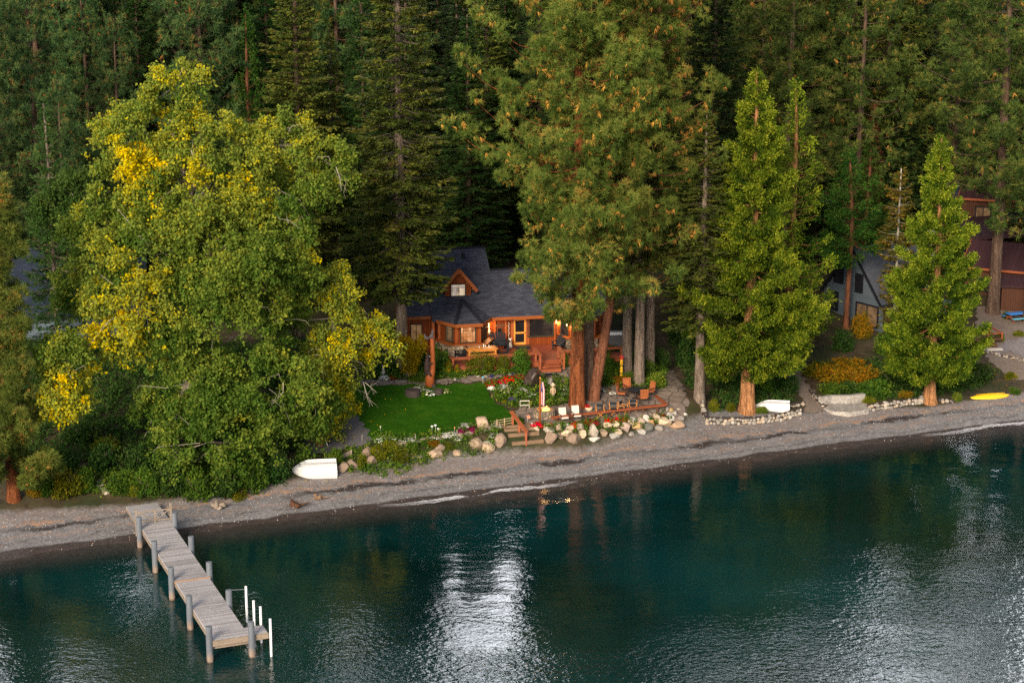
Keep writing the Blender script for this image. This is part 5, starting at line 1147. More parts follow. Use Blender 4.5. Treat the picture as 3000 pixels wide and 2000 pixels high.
f = MB(); f.tube([(1.30, gy - .04, 1.55), (1.38, gy - .05, 1.66), (1.46, gy - .04, 1.55), (1.38, gy - .05, 1.44), (1.30, gy - .04, 1.55)], .018, 6); f.build('latch', M['trim_dark'], gate)
f = MB(); f.box((0.0, gy - .02, .85), (.12, .12, .9)); f.build('gate_post', M['timber_grey'], pier)
f = MB(); f.box((2.06, gy, 1.5), (.12, .12, 1.35))
for z in (1.3, 1.5, 1.7): f.bar((2.06, gy, z), (2.06, gy + .9, z - .02), .05, .08)
f.build('gate_post', M['timber_grey'], pier)
def pier_pt(x, y, z): return Vector((D0.x, D0.y, 0)) + DB * x + DA * y + Vector((0, 0, z))
for i, (x, y, top, lb) in enumerate(((2.97, 4.39, 1.95, 'white mooring pole tied to a pile by a thin bar'), (2.9, 2.53, 1.85, 'white mooring pole second from the tied one'), (2.98, 1.45, 1.9, 'white mooring pole rising behind the end deck'), (2.99, -.45, 1.95, 'white mooring pole at the outer corner of the pier, nearest the open water'))):
    t = thing('mooring_pole', pier_pt(x, y, 0), lb, 'pole', 'white mooring poles beside the pier'); f = MB(); f.tube([(0, 0, -2.5), (0, 0, top)], .062, 10); f.build('shaft', M['white_pole'], t, smooth=True)
    f = MB(); f.lathe([(.07, top), (.07, top + .03), (.03, top + .05)], 10); f.build('cap', M['white_pole'], t)
    if i == 0: f = MB(); q = pier_pt(2.08, 4.5, 0) - t.location; f.tube([(0, 0, 1.82), (q.x, q.y, 1.86)], .02, 6); f.build('tie_bar', M['steel'], t)

# ---------------------------------------------------------------- boats
def hull(L, B, Hh, n=14):
    sec = []
    for i in range(n + 1):
        s = i / n; b = B / 2 * (1 - (1 - min(1, s / .55)) ** 3.0) * (1 - 0.08 * max(0, s - .6)) if s > 0 else 0.06
        b = max(b, .10); h_ = Hh * (0.62 + .38 * min(1, s / .35)); x = -L / 2 + L * s; k = min(1, s / .25)
        sec.append([(x, -b, 0), (x, -b * .97, h_ * .18), (x, -b * .90, h_ * .62), (x, -b * .74, h_ * (.86)), (x, -b * .56, h_ * (.60)), (x, -b * .44, h_ * .60), (x, -b * .26, h_ * .98), (x, 0, h_ * 1.02), (x, b * .26, h_ * .98), (x, b * .44, h_ * .60), (x, b * .56, h_ * .60), (x, b * .74, h_ * .86), (x, b * .90, h_ * .62), (x, b * .97, h_ * .18), (x, b, 0)])
    return sec
def boat(name, L, B, Hh, mat, label, cat):
    t = thing(name, (0, 0, 0), label, cat); sec = hull(L, B, Hh); m = len(sec[0]); f = MB()
    vs = [p for s in sec for p in s]; fs = [(i * m + j, (i + 1) * m + j, (i + 1) * m + j + 1, i * m + j + 1) for i in range(len(sec) - 1) for j in range(m - 1)]
    fs += [tuple(range(m)), tuple((len(sec) - 1) * m + j for j in range(m))[::-1]]; f.add(vs, fs)
    o = f.build('hull', mat, t, smooth=True); md = o.modifiers.new('split', 'EDGE_SPLIT'); md.split_angle = R(38)
    f = MB()
    for j in (0, m - 1):
        f.tube([Vector(s[j]) + Vector((0, 0, .02)) for s in sec], .035, 6)
    f.build('gunwale', M['steel'], t, smooth=True)
    f = MB(); f.tube([Vector(s[7]) + Vector((0, 0, .005)) for s in sec[2:]], .028, 5); f.build('keel', M['steel'], t, smooth=True)
    f = MB(); f.box((L / 2 - .05, .0, .35 * Hh), (.08, B * .45, .1)); f.build('transom_plate', M['steel'], t)
    return t
b1 = boat('overturned_dinghy', 2.85, 1.6, .68, M['white_paint'], 'white ribbed dinghy lying upside down on the gravel beside the hanging cottonwood', 'dinghy')
p = G(918, 1402); b1.location = (p.x, p.y + .75, p.z + .22); b1.rotation_euler = (R(24), 0, R(9)); PROTO_USED.add(b1.name)
KIDS[b1.name] = [(c, kids(c)) for c in kids(b1)]
p = G(2266, 1203); b2 = dup(b1, (p.x, p.y + .5, p.z + .0), 0, (.86, .85, .8), 'smaller white boat lying upside down behind the cobble wall by the orange cedar trunk'); b2.rotation_euler = (R(16), 0, R(-8))
p = G(2902, 1168); kk = thing('kayak', (p.x, p.y + .3, p.z), 'long yellow kayak lying upside down on the upper beach', 'kayak', rz=R(14))
f = MB(); n = 18; vs = []; m = 9
for i in range(n + 1):
    s = i / n; x = -1.6 + 3.2 * s; b = .37 * math.sin(math.pi * min(max(s, .015), .985)) ** .6; h_ = .30 * math.sin(math.pi * min(max(s, .02), .98)) ** .5
    for j in range(m): a = math.pi * j / (m - 1); vs.append((x, -b * math.cos(a), .02 + h_ * math.sin(a) ** .8 + .10 * (2 * s - 1) ** 4))
f.add(vs, [(i * m + j, (i + 1) * m + j, (i + 1) * m + j + 1, i * m + j + 1) for i in range(n) for j in range(m - 1)] + [tuple(range(m)), tuple(n * m + j for j in range(m))[::-1]]); f.build('hull', M['kayak'], kk, smooth=True)
f = MB(); f.tube([(x, 0, .35 + .02 * math.cos(x)) for x in np.linspace(-1.2, 1.2, 9)], .018, 5); f.build('keel_strip', M['kayak'], kk)
kk.rotation_euler = (R(16), 0, R(15))
# ---------------------------------------------------------------- other houses
def gable_house(name, loc, rz, L, W, eave, ridge, wallm, roofm, label, wins=(), over=0.4, trim='trim_dark', chim=None, base=-0.6, seam=None):
    """Ridge along local x; local -y is the near long side, local -x the near gable."""
    t = thing(name, loc, label, 'house', rz=rz); f = MB(); f.box((0, 0, (eave + base) / 2), (L, W, eave - base))
    f.prism([(-L / 2, -W / 2, eave), (-L / 2, W / 2, eave), (-L / 2, 0, ridge)], (L, 0, 0)); f.build('wall', wallm, t)
    sl = (ridge - eave) / (W / 2); y0 = W / 2 + over; ze = eave - sl * over
    f = MB(); f.prism([(-L / 2 - over, -y0, ze + .06), (-L / 2 - over, 0, ridge + .06), (-L / 2 - over, y0, ze + .06), (-L / 2 - over, y0, ze + .2), (-L / 2 - over, 0, ridge + .22), (-L / 2 - over, -y0, ze + .2)], (L + 2 * over, 0, 0)); r = f.build('roof', roofm, t)
    f = MB()
    for sy in (-1, 1): f.bar((-L / 2 - over - .03, sy * y0, ze + .1), (-L / 2 - over - .03, 0, ridge + .12), .06, .24)
    f.bar((-L / 2 - over, -y0 - .03, ze + .1), (L / 2 + over, -y0 - .03, ze + .1), .06, .2); f.build('fascia', M[trim], t)
    if seam is not None: f = MB(); f.bar((seam, -y0, ze + .23), (seam, 0, ridge + .25), .12, .05); f.build('valley_flashing', M['trim_dark'], r)
    if chim: f = MB(); f.box((chim[0], chim[1], ridge), (.8, .6, 2.2)); f.build('chimney', M['cobble'] if False else M['stone_white'], r)
    for a, b, z0, z1, pm, nx in wins: window(a, b, z0, z1, pm, nx, parent=t, frame=M['trim_dark'], fr=.12)
    return t
p = G(120, 1010)
gable_house('house', (colX(60, 133, 6), 139.5, p.z), R(4), 16, 8, 2.2, 6.3, M['siding_blue'], M['shingle_blue'], 'house with a blue grey shingle roof half hidden by the cottonwood', seam=colX(158, 133, 6) - colX(60, 133, 6))
pg = G(2578, 972)
gh = gable_house('house', (pg.x + 1.75, pg.y + 5.2, pg.z), R(32), 8.5, 7.0, 2.4, 6.4, M['siding_blue'], M['shingle_pale'], 'steep roofed blue grey house behind the bright green cedars', over=.25,
    wins=(((-4.25, 2.2), (-4.25, 1.2), 3.3, 4.6, M['pane_dark'], 1), ((-4.25, -0.4), (-4.25, -1.2), 2.9, 4.4, M['pane_dark'], 1), ((-4.25, 2.9), (-4.25, 1.7), 0.9, 2.4, M['pane_dark'], 1), ((-4.25, -0.6), (-4.25, -3.2), .3, 2.0, M['pane_amber'], 2), ((-3.9, -3.5), (-2.2, -3.5), .3, 2.0, M['pane_amber'], 2)), chim=(3.2, -1.2))
pb1 = G(2935, 915)
gable_house('cabin', (pb1.x + 2.6, pb1.y + 6.6, pb1.z), R(-28), 7, 6, 3.0, 4.7, M['siding_brown'], M['roof_plum'], 'brown board cabin with a plum coloured roof, lower one by the big pine', over=.35, trim='rail', wins=(((-2.4, -3.0), (-1.2, -3.0), .9, 2.0, M['pane_dark'], 2), ((0.6, -3.0), (1.9, -3.0), .9, 2.0, M['pane_amber'], 2)))
t = thing('lean_to', (pb1.x + 1.9, pb1.y + 1.0, pb1.z), 'low brown shed built against the lower cabin', 'shed', rz=R(-8)); f = MB(); f.box((0, 0, .9), (3.6, 1.6, 2.6)); f.build('wall', M['siding_brown'], t)
f = MB(); f.prism([(-2.1, -1.1, 2.15), (2.1, -1.1, 2.15), (2.1, 1.0, 2.75), (-2.1, 1.0, 2.75)], (0, 0, .14)); f.build('roof', M['roof_plum'], t)
pb2 = at(2935, 690, 7.2)
gable_house('cabin', (pb2.x + 4.2, pb2.y + 7.5, pb2.z - 1.8), R(-22), 11, 7.5, 4.4, 6.3, M['siding_brown'], M['roof_plum'], 'larger brown cabin with an open carport, highest of the brown buildings', over=.35, trim='rail',
    wins=(((-4.2, -3.75), (-2.8, -3.75), 2.2, 3.6, M['pane_amber'], 2), ((-1.2, -3.75), (0.4, -3.75), 2.2, 3.6, M['pane_dark'], 1)))
t = thing('carport', (pb2.x - 1.2, pb2.y + 1.0, pb2.z - 2.6), 'carport with a flat plum roof on dark posts by the road', 'carport', rz=R(18)); f = MB(); f.prism([(-4, -2.6, 2.6), (4.5, -2.6, 2.6), (4.5, 2.6, 3.6), (-4, 2.6, 3.6)], (0, 0, .18)); f.build('roof', M['roof_plum'], t)
for x, y in ((-3.8, -2.4), (-1.6, -2.4), (3.8, -2.4), (-3.8, 2.3)): f = MB(); f.box((x, y, 1.0), (.24, .24, 3.3)); f.build('post', M['trim_dark'], t)
pc1 = G(2112, 1030)
gable_house('cottage', (pc1.x + 1.5, pc1.y + 4.5, pc1.z), R(8), 8, 6, 2.4, 4.4, M['siding_brown'], M['roof_plum'], 'dark red cottage in the shade behind the tall cedar', over=.4, trim='rail_dark', wins=(((-2, -3.0), (0.5, -3.0), .5, 1.9, M['pane_dark'], 2),))
p = at(228, 160, ztop(160, 186)); t = thing('slatted_wall', (p.x, 186, p.z - 2), 'orange slatted timber wall glimpsed between the far pines', 'wall'); f = MB()
for k in range(11): f.box((0, 0, .3 + k * .22), (3.0, .08, .15))
f.build('slats', M['honey'], t); f = MB()
for x in (-1.4, 0, 1.4): f.box((x, .12, 0.6), (.16, .14, 4))
f.build('post', M['rail_dark'], t)

# ---------------------------------------------------------------- patio rail, steps, garden walls
px_ = [(1630, 1246), (1681, 1240), (1732, 1232), (1785, 1226), (1835, 1220), (1883, 1214), (1940, 1210)]
pts = [G(x, y) for x, y in px_]; z_ = max(p.z for p in pts) + .48
c0 = at(1616, 1222, z_); c1 = at(1952, 1184, z_); c2 = at(1919, 1157, z_)
t = thing('patio_rail', (c0.x, c0.y, pts[0].z), 'long red brown bench rail round the flagstone patio', 'railing'); f = MB()
f.bar(c0, c1, .30, .065); f.bar(c0 - Vector((0, 0, .08)), c1 - Vector((0, 0, .08)), .05, .12)
f.bar(c1 + (c2 - c1) * .03, c2, .28, .062); f.build('cap', M['rail'], t, world=True, bevel=.01)
for i in range(8):
    q = c0 + (c1 - c0) * (i + .35) / 8; g_ = h_xy(q.x, q.y); f = MB(); f.box((q.x, q.y, (g_ - .1 + z_ - .04) / 2), (.12, .12, z_ - g_ + .06), rz=.1); f.build('post', M['rail_dark'], t, world=True)
for s in (.55, .95):
    q = c1 + (c2 - c1) * s; g_ = h_xy(q.x, q.y); f = MB(); f.box((q.x, q.y, (g_ - .1 + z_ - .04) / 2), (.12, .12, z_ - g_ + .06)); f.build('post', M['rail_dark'], t, world=True)
la, lb_ = G(1466, 1254), G(1500, 1304); ra, rb_ = G(1552, 1250), G(1592, 1292)
t = thing('timber_steps', la, 'rough timber steps climbing from the beach to the lawn', 'steps')
for k in range(4):
    s = k / 3; a = la + (lb_ - la) * s; b = ra + (rb_ - ra) * s; zz = max(h_xy(a.x, a.y), h_xy(b.x, b.y)) * .5 + min(h_xy(a.x, a.y), h_xy(b.x, b.y)) * .5 + .06
    a.z = b.z = zz; f = MB(); f.bar(a, b, .24, .24); f.bar(a + Vector((0, .5, -.02)), b + Vector((0, .5, -.02)), .8, .14); f.build('step', M['timber_brown'], t, world=True, bevel=.02)
u0 = G(1502, 1250); u1 = G(1541, 1301)
q0 = Vector((u0.x, u0.y, u0.z + .95)); q1 = Vector((u1.x, u1.y, u1.z + .9))
t = thing('stair_rail', u0, 'sloping red brown handrail beside the timber beach steps', 'handrail'); f = MB(); d_ = (q1 - q0).normalized()
f.bar(q0 - d_ * .25, q1 + d_ * .1, .30, .06); f.bar(q0 - d_ * .2 - Vector((0, 0, .1)), q1 - Vector((0, 0, .1)), .06, .16); f.build('handrail', M['rail'], t, world=True, bevel=.01)
for q, u_ in ((q0, u0), (q1, u1), ((q0 + q1) / 2, (u0 + u1) / 2)):
    f = MB(); f.box((q.x, q.y, (q.z + u_.z - .25) / 2), (.15, .15, q.z - u_.z + .15)); f.build('post', M['rail'], t, world=True)
def beam(px, label, name='retaining_timber', hh=.26, w_=.22):
    P_ = [G(*q) for q in px]; t = thing(name, P_[0], label, 'retaining timber'); f = MB()
    for a, b in zip(P_[:-1], P_[1:]):
        f.bar(a + Vector((0, 0, hh / 2 - .02)), b + Vector((0, 0, hh / 2 - .02)), w_, hh)
    f.build('beam', M['timber_grey'], t, world=True, bevel=.02)
    f = MB()
    for q in (P_[0], P_[-1]): f.box((q.x, q.y - .16, q.z + .1), (.09, .09, .5))
    f.build('stake', M['timber_grey'], t, world=True)
beam([(1118, 1311), (1180, 1304), (1262, 1290), (1350, 1278), (1420, 1264), (1464, 1252)], 'long grey timber holding up the flower border of the lawn')
beam([(1000, 1342), (1030, 1330)], 'short grey board edging at the gravel path')
a, b = G(1456, 1258), G(1500, 1250); t = thing('low_fence', a, 'small pale slatted fence at the top of the timber steps', 'fence'); f = MB()
for z in (.12, .30, .48, .64): f.bar(a + Vector((0, 0, z)), b + Vector((0, 0, z)), .03, .045)
f.build('rail', M['honey'] if False else M['stone_tan'], t, world=True)
for s in (0, .5, 1): q = a + (b - a) * s; f = MB(); f.box((q.x, q.y, q.z + .34), (.06, .06, .76)); f.build('post', M['stone_tan'], t, world=True)

def cobbles(px, hgt, label, n=None, sz=.17, thick=.3):
    P_ = [G(*q) for q in px]; t = thing('cobble_wall', P_[0], label, 'stone wall'); rr = random.Random(len(label)); f = MB()
    Lt = [(b - a).length for a, b in zip(P_[:-1], P_[1:])]
    rows = max(1, int(hgt / (sz * 1.15)))
    for r_ in range(rows):
        for a, b, L in zip(P_[:-1], P_[1:], Lt):
            s = rr.uniform(-sz, sz)
            while s < L:
                w_ = sz * rr.uniform(.45, 1.45); q = a + (b - a) * (s / L)
                for dep in ((0, .2) if r_ == rows - 1 else (0,)):
                    c = (q.x + rr.uniform(-.03, .03), q.y + dep + r_ * .05 + rr.uniform(-.04, .04), h_xy(q.x, q.y) + sz * .4 + r_ * sz * .85 + rr.uniform(-.07, .07))
                    Mx = Matrix.Rotation(rr.uniform(0, 3), 3, 'Z') @ Matrix.Rotation(rr.uniform(-.4, .4), 3, 'X'); f.ball(c, (w_ * .62, w_ * .55, w_ * .46), 7, Mx)
                s += w_ * .98
    o = f.build('stones', M['cobble'], t, smooth=True, world=True)
    # earth core behind the stones
    f = MB()
    for a, b in zip(P_[:-1], P_[1:]):
        f.bar((a.x, a.y + .24, h_xy(a.x, a.y) + hgt * .35), (b.x, b.y + .24, h_xy(b.x, b.y) + hgt * .35), .3, hgt * .8)
    f.build('core', M['log_old'], t, world=True)
cobbles([(2058, 1190), (2062, 1222), (2072, 1243), (2150, 1244), (2235, 1241), (2300, 1230), (2348, 1214)], .62, 'cobble wall curving round the foot of the tall cedar', sz=.26)
cobbles([(2544, 1204), (2600, 1197), (2700, 1184), (2708, 1170)], .60, 'cobble wall between the stone seat and the lone cedar', sz=.26)
cobbles([(2750, 1178), (2796, 1180)], .28, 'few low cobbles between the lone cedar and the kayak', sz=.24)
cobbles([(2375, 1150), (2392, 1172), (2412, 1196)], .3, 'short cobble edging on the path side of the stone seat', sz=.22)
cobbles([(2312, 1196), (2358, 1186)], .28, 'low cobble edging at the stern of the small white boat', sz=.22)
cobbles([(2890, 1032), (2935, 1045), (3010, 1062)], .16, 'thin cobble edging along the grey path of the brown cabins', sz=.18)
sb = [G(*q) for q in [(2402, 1186), (2432, 1180), (2490, 1180), (2530, 1174)]]
t = thing('stone_seat', G(2470, 1205), 'curved mortared stone seat with a paved floor, built into the bank', 'stone seat'); f = MB()
for a, b in zip(sb[:-1], sb[1:]): f.bar((a.x, a.y, a.z + .28), (b.x, b.y, b.z + .28), .42, .62)
f.build('back_wall', M['bench_stone'], t, world=True, bevel=.03)
fl = [G(*q) for q in [(2412, 1200), (2438, 1214), (2490, 1221), (2545, 1211), (2556, 1196), (2528, 1180), (2490, 1184), (2430, 1184)]]; f = MB(); zf = sum(p.z for p in fl) / len(fl)
f.prism([(p.x, p.y, zf - .25) for p in fl], (0, 0, .42)); f.build('floor', M['bench_stone'], t, world=True, bevel=.03)

# ---------------------------------------------------------------- boulders
def boulder(px, pyb, wpx, hpx, kind, label, seed, dep=None, group=None, sink=.2, lift=0.0):
    g = G(px, pyb); m = ppm(g); a = wpx / m / 2; c = hpx / m / 2 / .95 * (1 + sink); b = dep or (a + c) / 2
    import bmesh
    bm = bmesh.new(); bmesh.ops.create_icosphere(bm, subdivisions=4, radius=1); rr = random.Random(seed); off = Vector((rr.uniform(-50, 50), rr.uniform(-50, 50), rr.uniform(-50, 50)))
    planes = [(Vector((rr.gauss(0, 1), rr.gauss(0, 1), rr.gauss(0, .8))).normalized(), rr.uniform(.50, .80)) for _ in range(12)]
    for v in bm.verts:
        p = v.co.copy()
        for n_, d in planes:
            e = p.dot(n_) - d
            if e > 0: p -= n_ * e * .97
        p *= 1 + .10 * noise.noise(p * 1.3 + off) + .05 * noise.noise(p * 3.1 + off) + .02 * noise.noise(p * 8 + off); v.co = p
    mn = [min(v.co[i] for v in bm.verts) for i in range(3)]; mx = [max(v.co[i] for v in bm.verts) for i in range(3)]; cc = [(mx[i] + mn[i]) / 2 for i in range(3)]; hh = [(mx[i] - mn[i]) / 2 for i in range(3)]
    for v in bm.verts: v.co = Vector(((v.co.x - cc[0]) / hh[0] * a, (v.co.y - cc[1]) / hh[1] * b, (v.co.z - cc[2]) / hh[2] * c))
    me = bpy.data.meshes.new('boulder'); bm.to_mesh(me); bm.free(); me.polygons.foreach_set('use_smooth', [True] * len(me.polygons)); me.materials.append(M['g_' + kind])
    o = link(bpy.data.objects.new('boulder', me)); o.location = (g.x, g.y + b * .75, g.z + c * (1 - 2 * sink * .6) + lift); tag(o, label, 'boulder', group); return o
def ZC(x, y): return 1600 + x / 5.8725, 1100 + y / 5.8725
BG = 'boulders holding up the patio'
BL = [(800, 1060, 205, 190, 'pale', 'big egg shaped pale boulder, roundest of the patio wall'), (870, 880, 100, 70, 'pink', 'small pinkish stone perched on the egg shaped boulder'),
 (1060, 915, 170, 95, 'cream', 'cream boulder beneath the largest red geraniums'), (1195, 905, 140, 100, 'cream', 'rounded cream boulder under the white and purple blooms'),
 (1355, 990, 190, 160, 'pink', 'blocky pink granite boulder with a flat cut face'), (1560, 945, 215, 112, 'yellow', 'golden yellow boulder, brightest of the patio wall'),
 (1450, 842, 150, 78, 'cream', 'low cream boulder on top of the wall beside the purple petunias'), (1625, 852, 170, 112, 'pink', 'slanting pink boulder above the golden yellow one'),
 (1725, 808, 130, 112, 'white', 'tilted white boulder on top of the wall'), (1900, 803, 120, 120, 'cream', 'squarish cream boulder below the corner of the bench rail'),
 (1810, 902, 120, 118, 'ochre', 'rusty ochre boulder wedged above the dark one'), (1755, 962, 165, 122, 'darkgrey', 'only dark grey boulder of the patio wall'),
 (2020, 892, 285, 132, 'cream', 'longest cream boulder, pointed at one end'), (2260, 938, 262, 122, 'salmon', 'salmon coloured boulder at the outer end of the wall'),
 (1940, 952, 170, 80, 'grey', 'grey boulder half sunk below the longest cream one'), (1635, 1022, 165, 86, 'white', 'white oval boulder lying on the beach below the golden one'),
 (1467, 1052, 112, 68, 'grey', 'small flat grey stone beside the white oval boulder'), (1235, 1040, 175, 92, 'cream', 'speckled cream boulder in the bottom row below the pink block'),
 (1185, 1096, 200, 76, 'white', 'long flat pale boulder lying furthest down the beach'), (990, 1046, 150, 102, 'tan', 'brown and tan split boulder beside the egg shaped one'),
 (821, 1137, 215, 70, 'white', 'flat pale slab in front of the egg shaped boulder'), (625, 1087, 130, 122, 'cream', 'cream boulder leaning beside the trailing green plant'),
 (465, 1192, 252, 162, 'brown', 'large grey brown boulder with a sloping top, lowest of the wall'), (355, 1082, 210, 132, 'cream', 'wedge shaped cream boulder behind the large grey brown one'),
 (415, 977, 155, 96, 'cream', 'cream boulder beneath the purple and white petunias'), (582, 962, 136, 112, 'pink', 'pinkish peaked boulder under the red geraniums'),
 (217, 962, 106, 102, 'tan', 'small peaked tan boulder below the first post of the bench rail'), (50, 1012, 192, 96, 'pale', 'broad pale boulder below the flagpole'),
 (95, 1192, 232, 182, 'brown', 'large brown boulder beside the bottom timber step'), (225, 1100, 122, 92, 'brown', 'dull brown boulder between the wedge and the large brown ones'),
 (-165, 965, 100, 75, 'cream', 'small cream stone by the red flowers of the flagpole')]
for i, (x, y, w_, h_, k, lb) in enumerate(BL):
    X, Y = ZC(x, y); lift = 0.0 if y > 930 else .05; boulder(X, Y, w_ / 5.8725 * 1.06, h_ / 5.8725 * 1.06, k, lb, 100 + i, group=BG)
rs = random.Random(9)
for i, (x, y, w_, h_, k, lb) in enumerate([(2130, 730, 120, 90, 'white', 'pale stone topping the heap at the rail corner'), (2200, 690, 90, 70, 'white', 'pale stone behind the heap at the rail corner'), (2090, 640, 80, 100, 'grey', 'upright grey stone below the rail corner'), (2160, 790, 110, 80, 'white', 'pale stone in the middle of the heap at the rail corner'), (2155, 640, 110, 75, 'yellow', 'yellowish block lying by the stone path'), (2270, 610, 110, 45, 'pale', 'long pale block edging the stone path'), (2320, 790, 120, 90, 'grey', 'grey stone at the seaward edge of the stone path'), (2400, 700, 70, 55, 'white', 'little white stone between the stone path and the drooping fir')]):
    X, Y = ZC(x, y); boulder(X, Y, w_ / 5.87, h_ / 5.87, k, lb, 300 + i, group='stones by the stone path')
for i, (X, Y, w_, h_, k, lb) in enumerate([(1415, 1259, 44, 33, 'tan', 'big tan boulder standing on the corner of the lawn'), (1393, 1324, 47, 35, 'tan', 'tan boulder, one of a pair below the long timber, nearer the pier'), (1428, 1328, 47, 27, 'tan', 'flatter tan boulder, one of a pair below the long timber'), (1466, 1308, 38, 34, 'brown', 'brown boulder at the end of the long timber beside the steps'),
  (1289, 1326, 33, 22, 'brown', 'brown boulder half buried above the tan one under the timber'), (1273, 1350, 50, 27, 'tan', 'tan boulder at the beach beside the big round shrub'), (1072, 1346, 30, 32, 'brown', 'brown boulder between the yellow green shrubs'), (1087, 1368, 42, 31, 'brown', 'brown wedge boulder in front of the yellow green shrubs'),
  (1032, 1376, 35, 27, 'brown', 'brown boulder behind the dinghy stern, uphill one'), (1002, 1384, 42, 26, 'brown', 'brown boulder nearest the dinghy stern'), (1228, 1345, 14, 9, 'pink', 'small pinkish stone beside the big round shrub'), (1340, 1338, 30, 16, 'tan', 'low tan stone between the shrubs under the timber'),
  (1612, 1130, 26, 20, 'grey', 'smooth grey boulder behind the flag'), (2042, 1170, 14, 16, 'white', 'pale stone at the foot of the drooping fir')]):
    boulder(X, Y, w_, h_, k, lb, 400 + i)
boulder(1562, 1137, 40, 50, 'darkgrey', 'tall black fountain rock among the flower beds', 500).data.materials[0] = M['dark_rock']
boulder(1545, 1138, 26, 30, 'darkgrey', 'black rock leaning on the tall fountain rock', 501).data.materials[0] = M['dark_rock']
for i, (X, Y) in enumerate([(287, 1421), (292, 1431), (302, 1441), (308, 1450), (300, 1412)]):
    boulder(X, Y, 26, 9, 'pale', ['flat pale stepping stone, second from the top by the left bank', 'flat pale stepping stone, middle one of the five', 'flat pale stepping stone, second from the beach', 'flat pale stepping stone lying on the beach gravel', 'flat pale stepping stone, topmost between the shrubs'][i], 520 + i, group='stepping stones to the pier beach', dep=.22).name = 'stepping_stone'

# ---------------------------------------------------------------- garden things
def leafdome(fo, c, r, h, rr, n, K, rad, size, t0, tv=.14, droop=.1, shell=.5, wf=.75):
    d = U3(rr.normal(size=(n, 3))); d[:, 2] = np.abs(d[:, 2]); s = rr.uniform(shell, 1, n) ** .6; cs = np.array(c) + d * s[:, None] * np.array([r, r, h])
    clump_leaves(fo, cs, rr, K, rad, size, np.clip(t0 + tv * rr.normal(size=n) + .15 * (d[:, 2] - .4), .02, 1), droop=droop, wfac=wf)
def shrub(seed, leafm, r=1.0, h=1.1, n=130, K=14, rad=.13, size=.13, t0=.42, lobes=4, wf=.75, name='shrub', stems=True):
    rr = np.random.default_rng(seed); fo = Fol(); t = thing(name, (0, 0, -60), None, 'shrub')
    leafdome(fo, (0, 0, 0), r * .75, h * .8, rr, n // 2, K, rad, size, t0, wf=wf)
    for k in range(lobes):
        a = rr.uniform(0, 6.28); q = rr.uniform(.25, .6) * r; leafdome(fo, (q * math.cos(a), q * math.sin(a), h * rr.uniform(.05, .3)), r * rr.uniform(.35, .55), h * rr.uniform(.5, .75), rr, n // (2 * lobes) + 8, K, rad, size, t0 + rr.normal(0, .06), wf=wf)
    fo.build('foliage', leafm, t); f = MB()
    for k in range(7): a = rr.uniform(0, 6.28); f.tube([(0, 0, -.1), (r * .3 * math.cos(a), r * .3 * math.sin(a), h * .4), (r * .6 * math.cos(a), r * .6 * math.sin(a), h * .7)], [.035, .02, .008], 4, cap=False)
    f.build('stem', M['bark_grey'], t); return t
SP = {'g': shrub(71, M['shrub']), 'y': shrub(72, M['shrub_yellow'], t0=.38), 'd': shrub(73, M['shrub_dark'], n=150), 'r': shrub(74, M['shrub_rust'], t0=.5), 'o': shrub(75, M['shrub_yellow'], t0=.24, n=220, K=12, size=.08, rad=.09), 'f': shrub(76, M['shrub'], n=170, size=.20, wf=.3, t0=.55, h=.9), 'm': shrub(77, M['shrub'], t0=.62, n=140, size=.15)}
def sh(kind, px, py, wpx, hpx, label):
    g = G(px, py); m = ppm(g); a = wpx / m / 2; c = hpx / m / 1.12; g.y += a * .3; g.z = h_xy(g.x, g.y) - .05
    o = place(SP[kind], g, rt.uniform(0, 6.28), (a, a * .9, c), label); return o
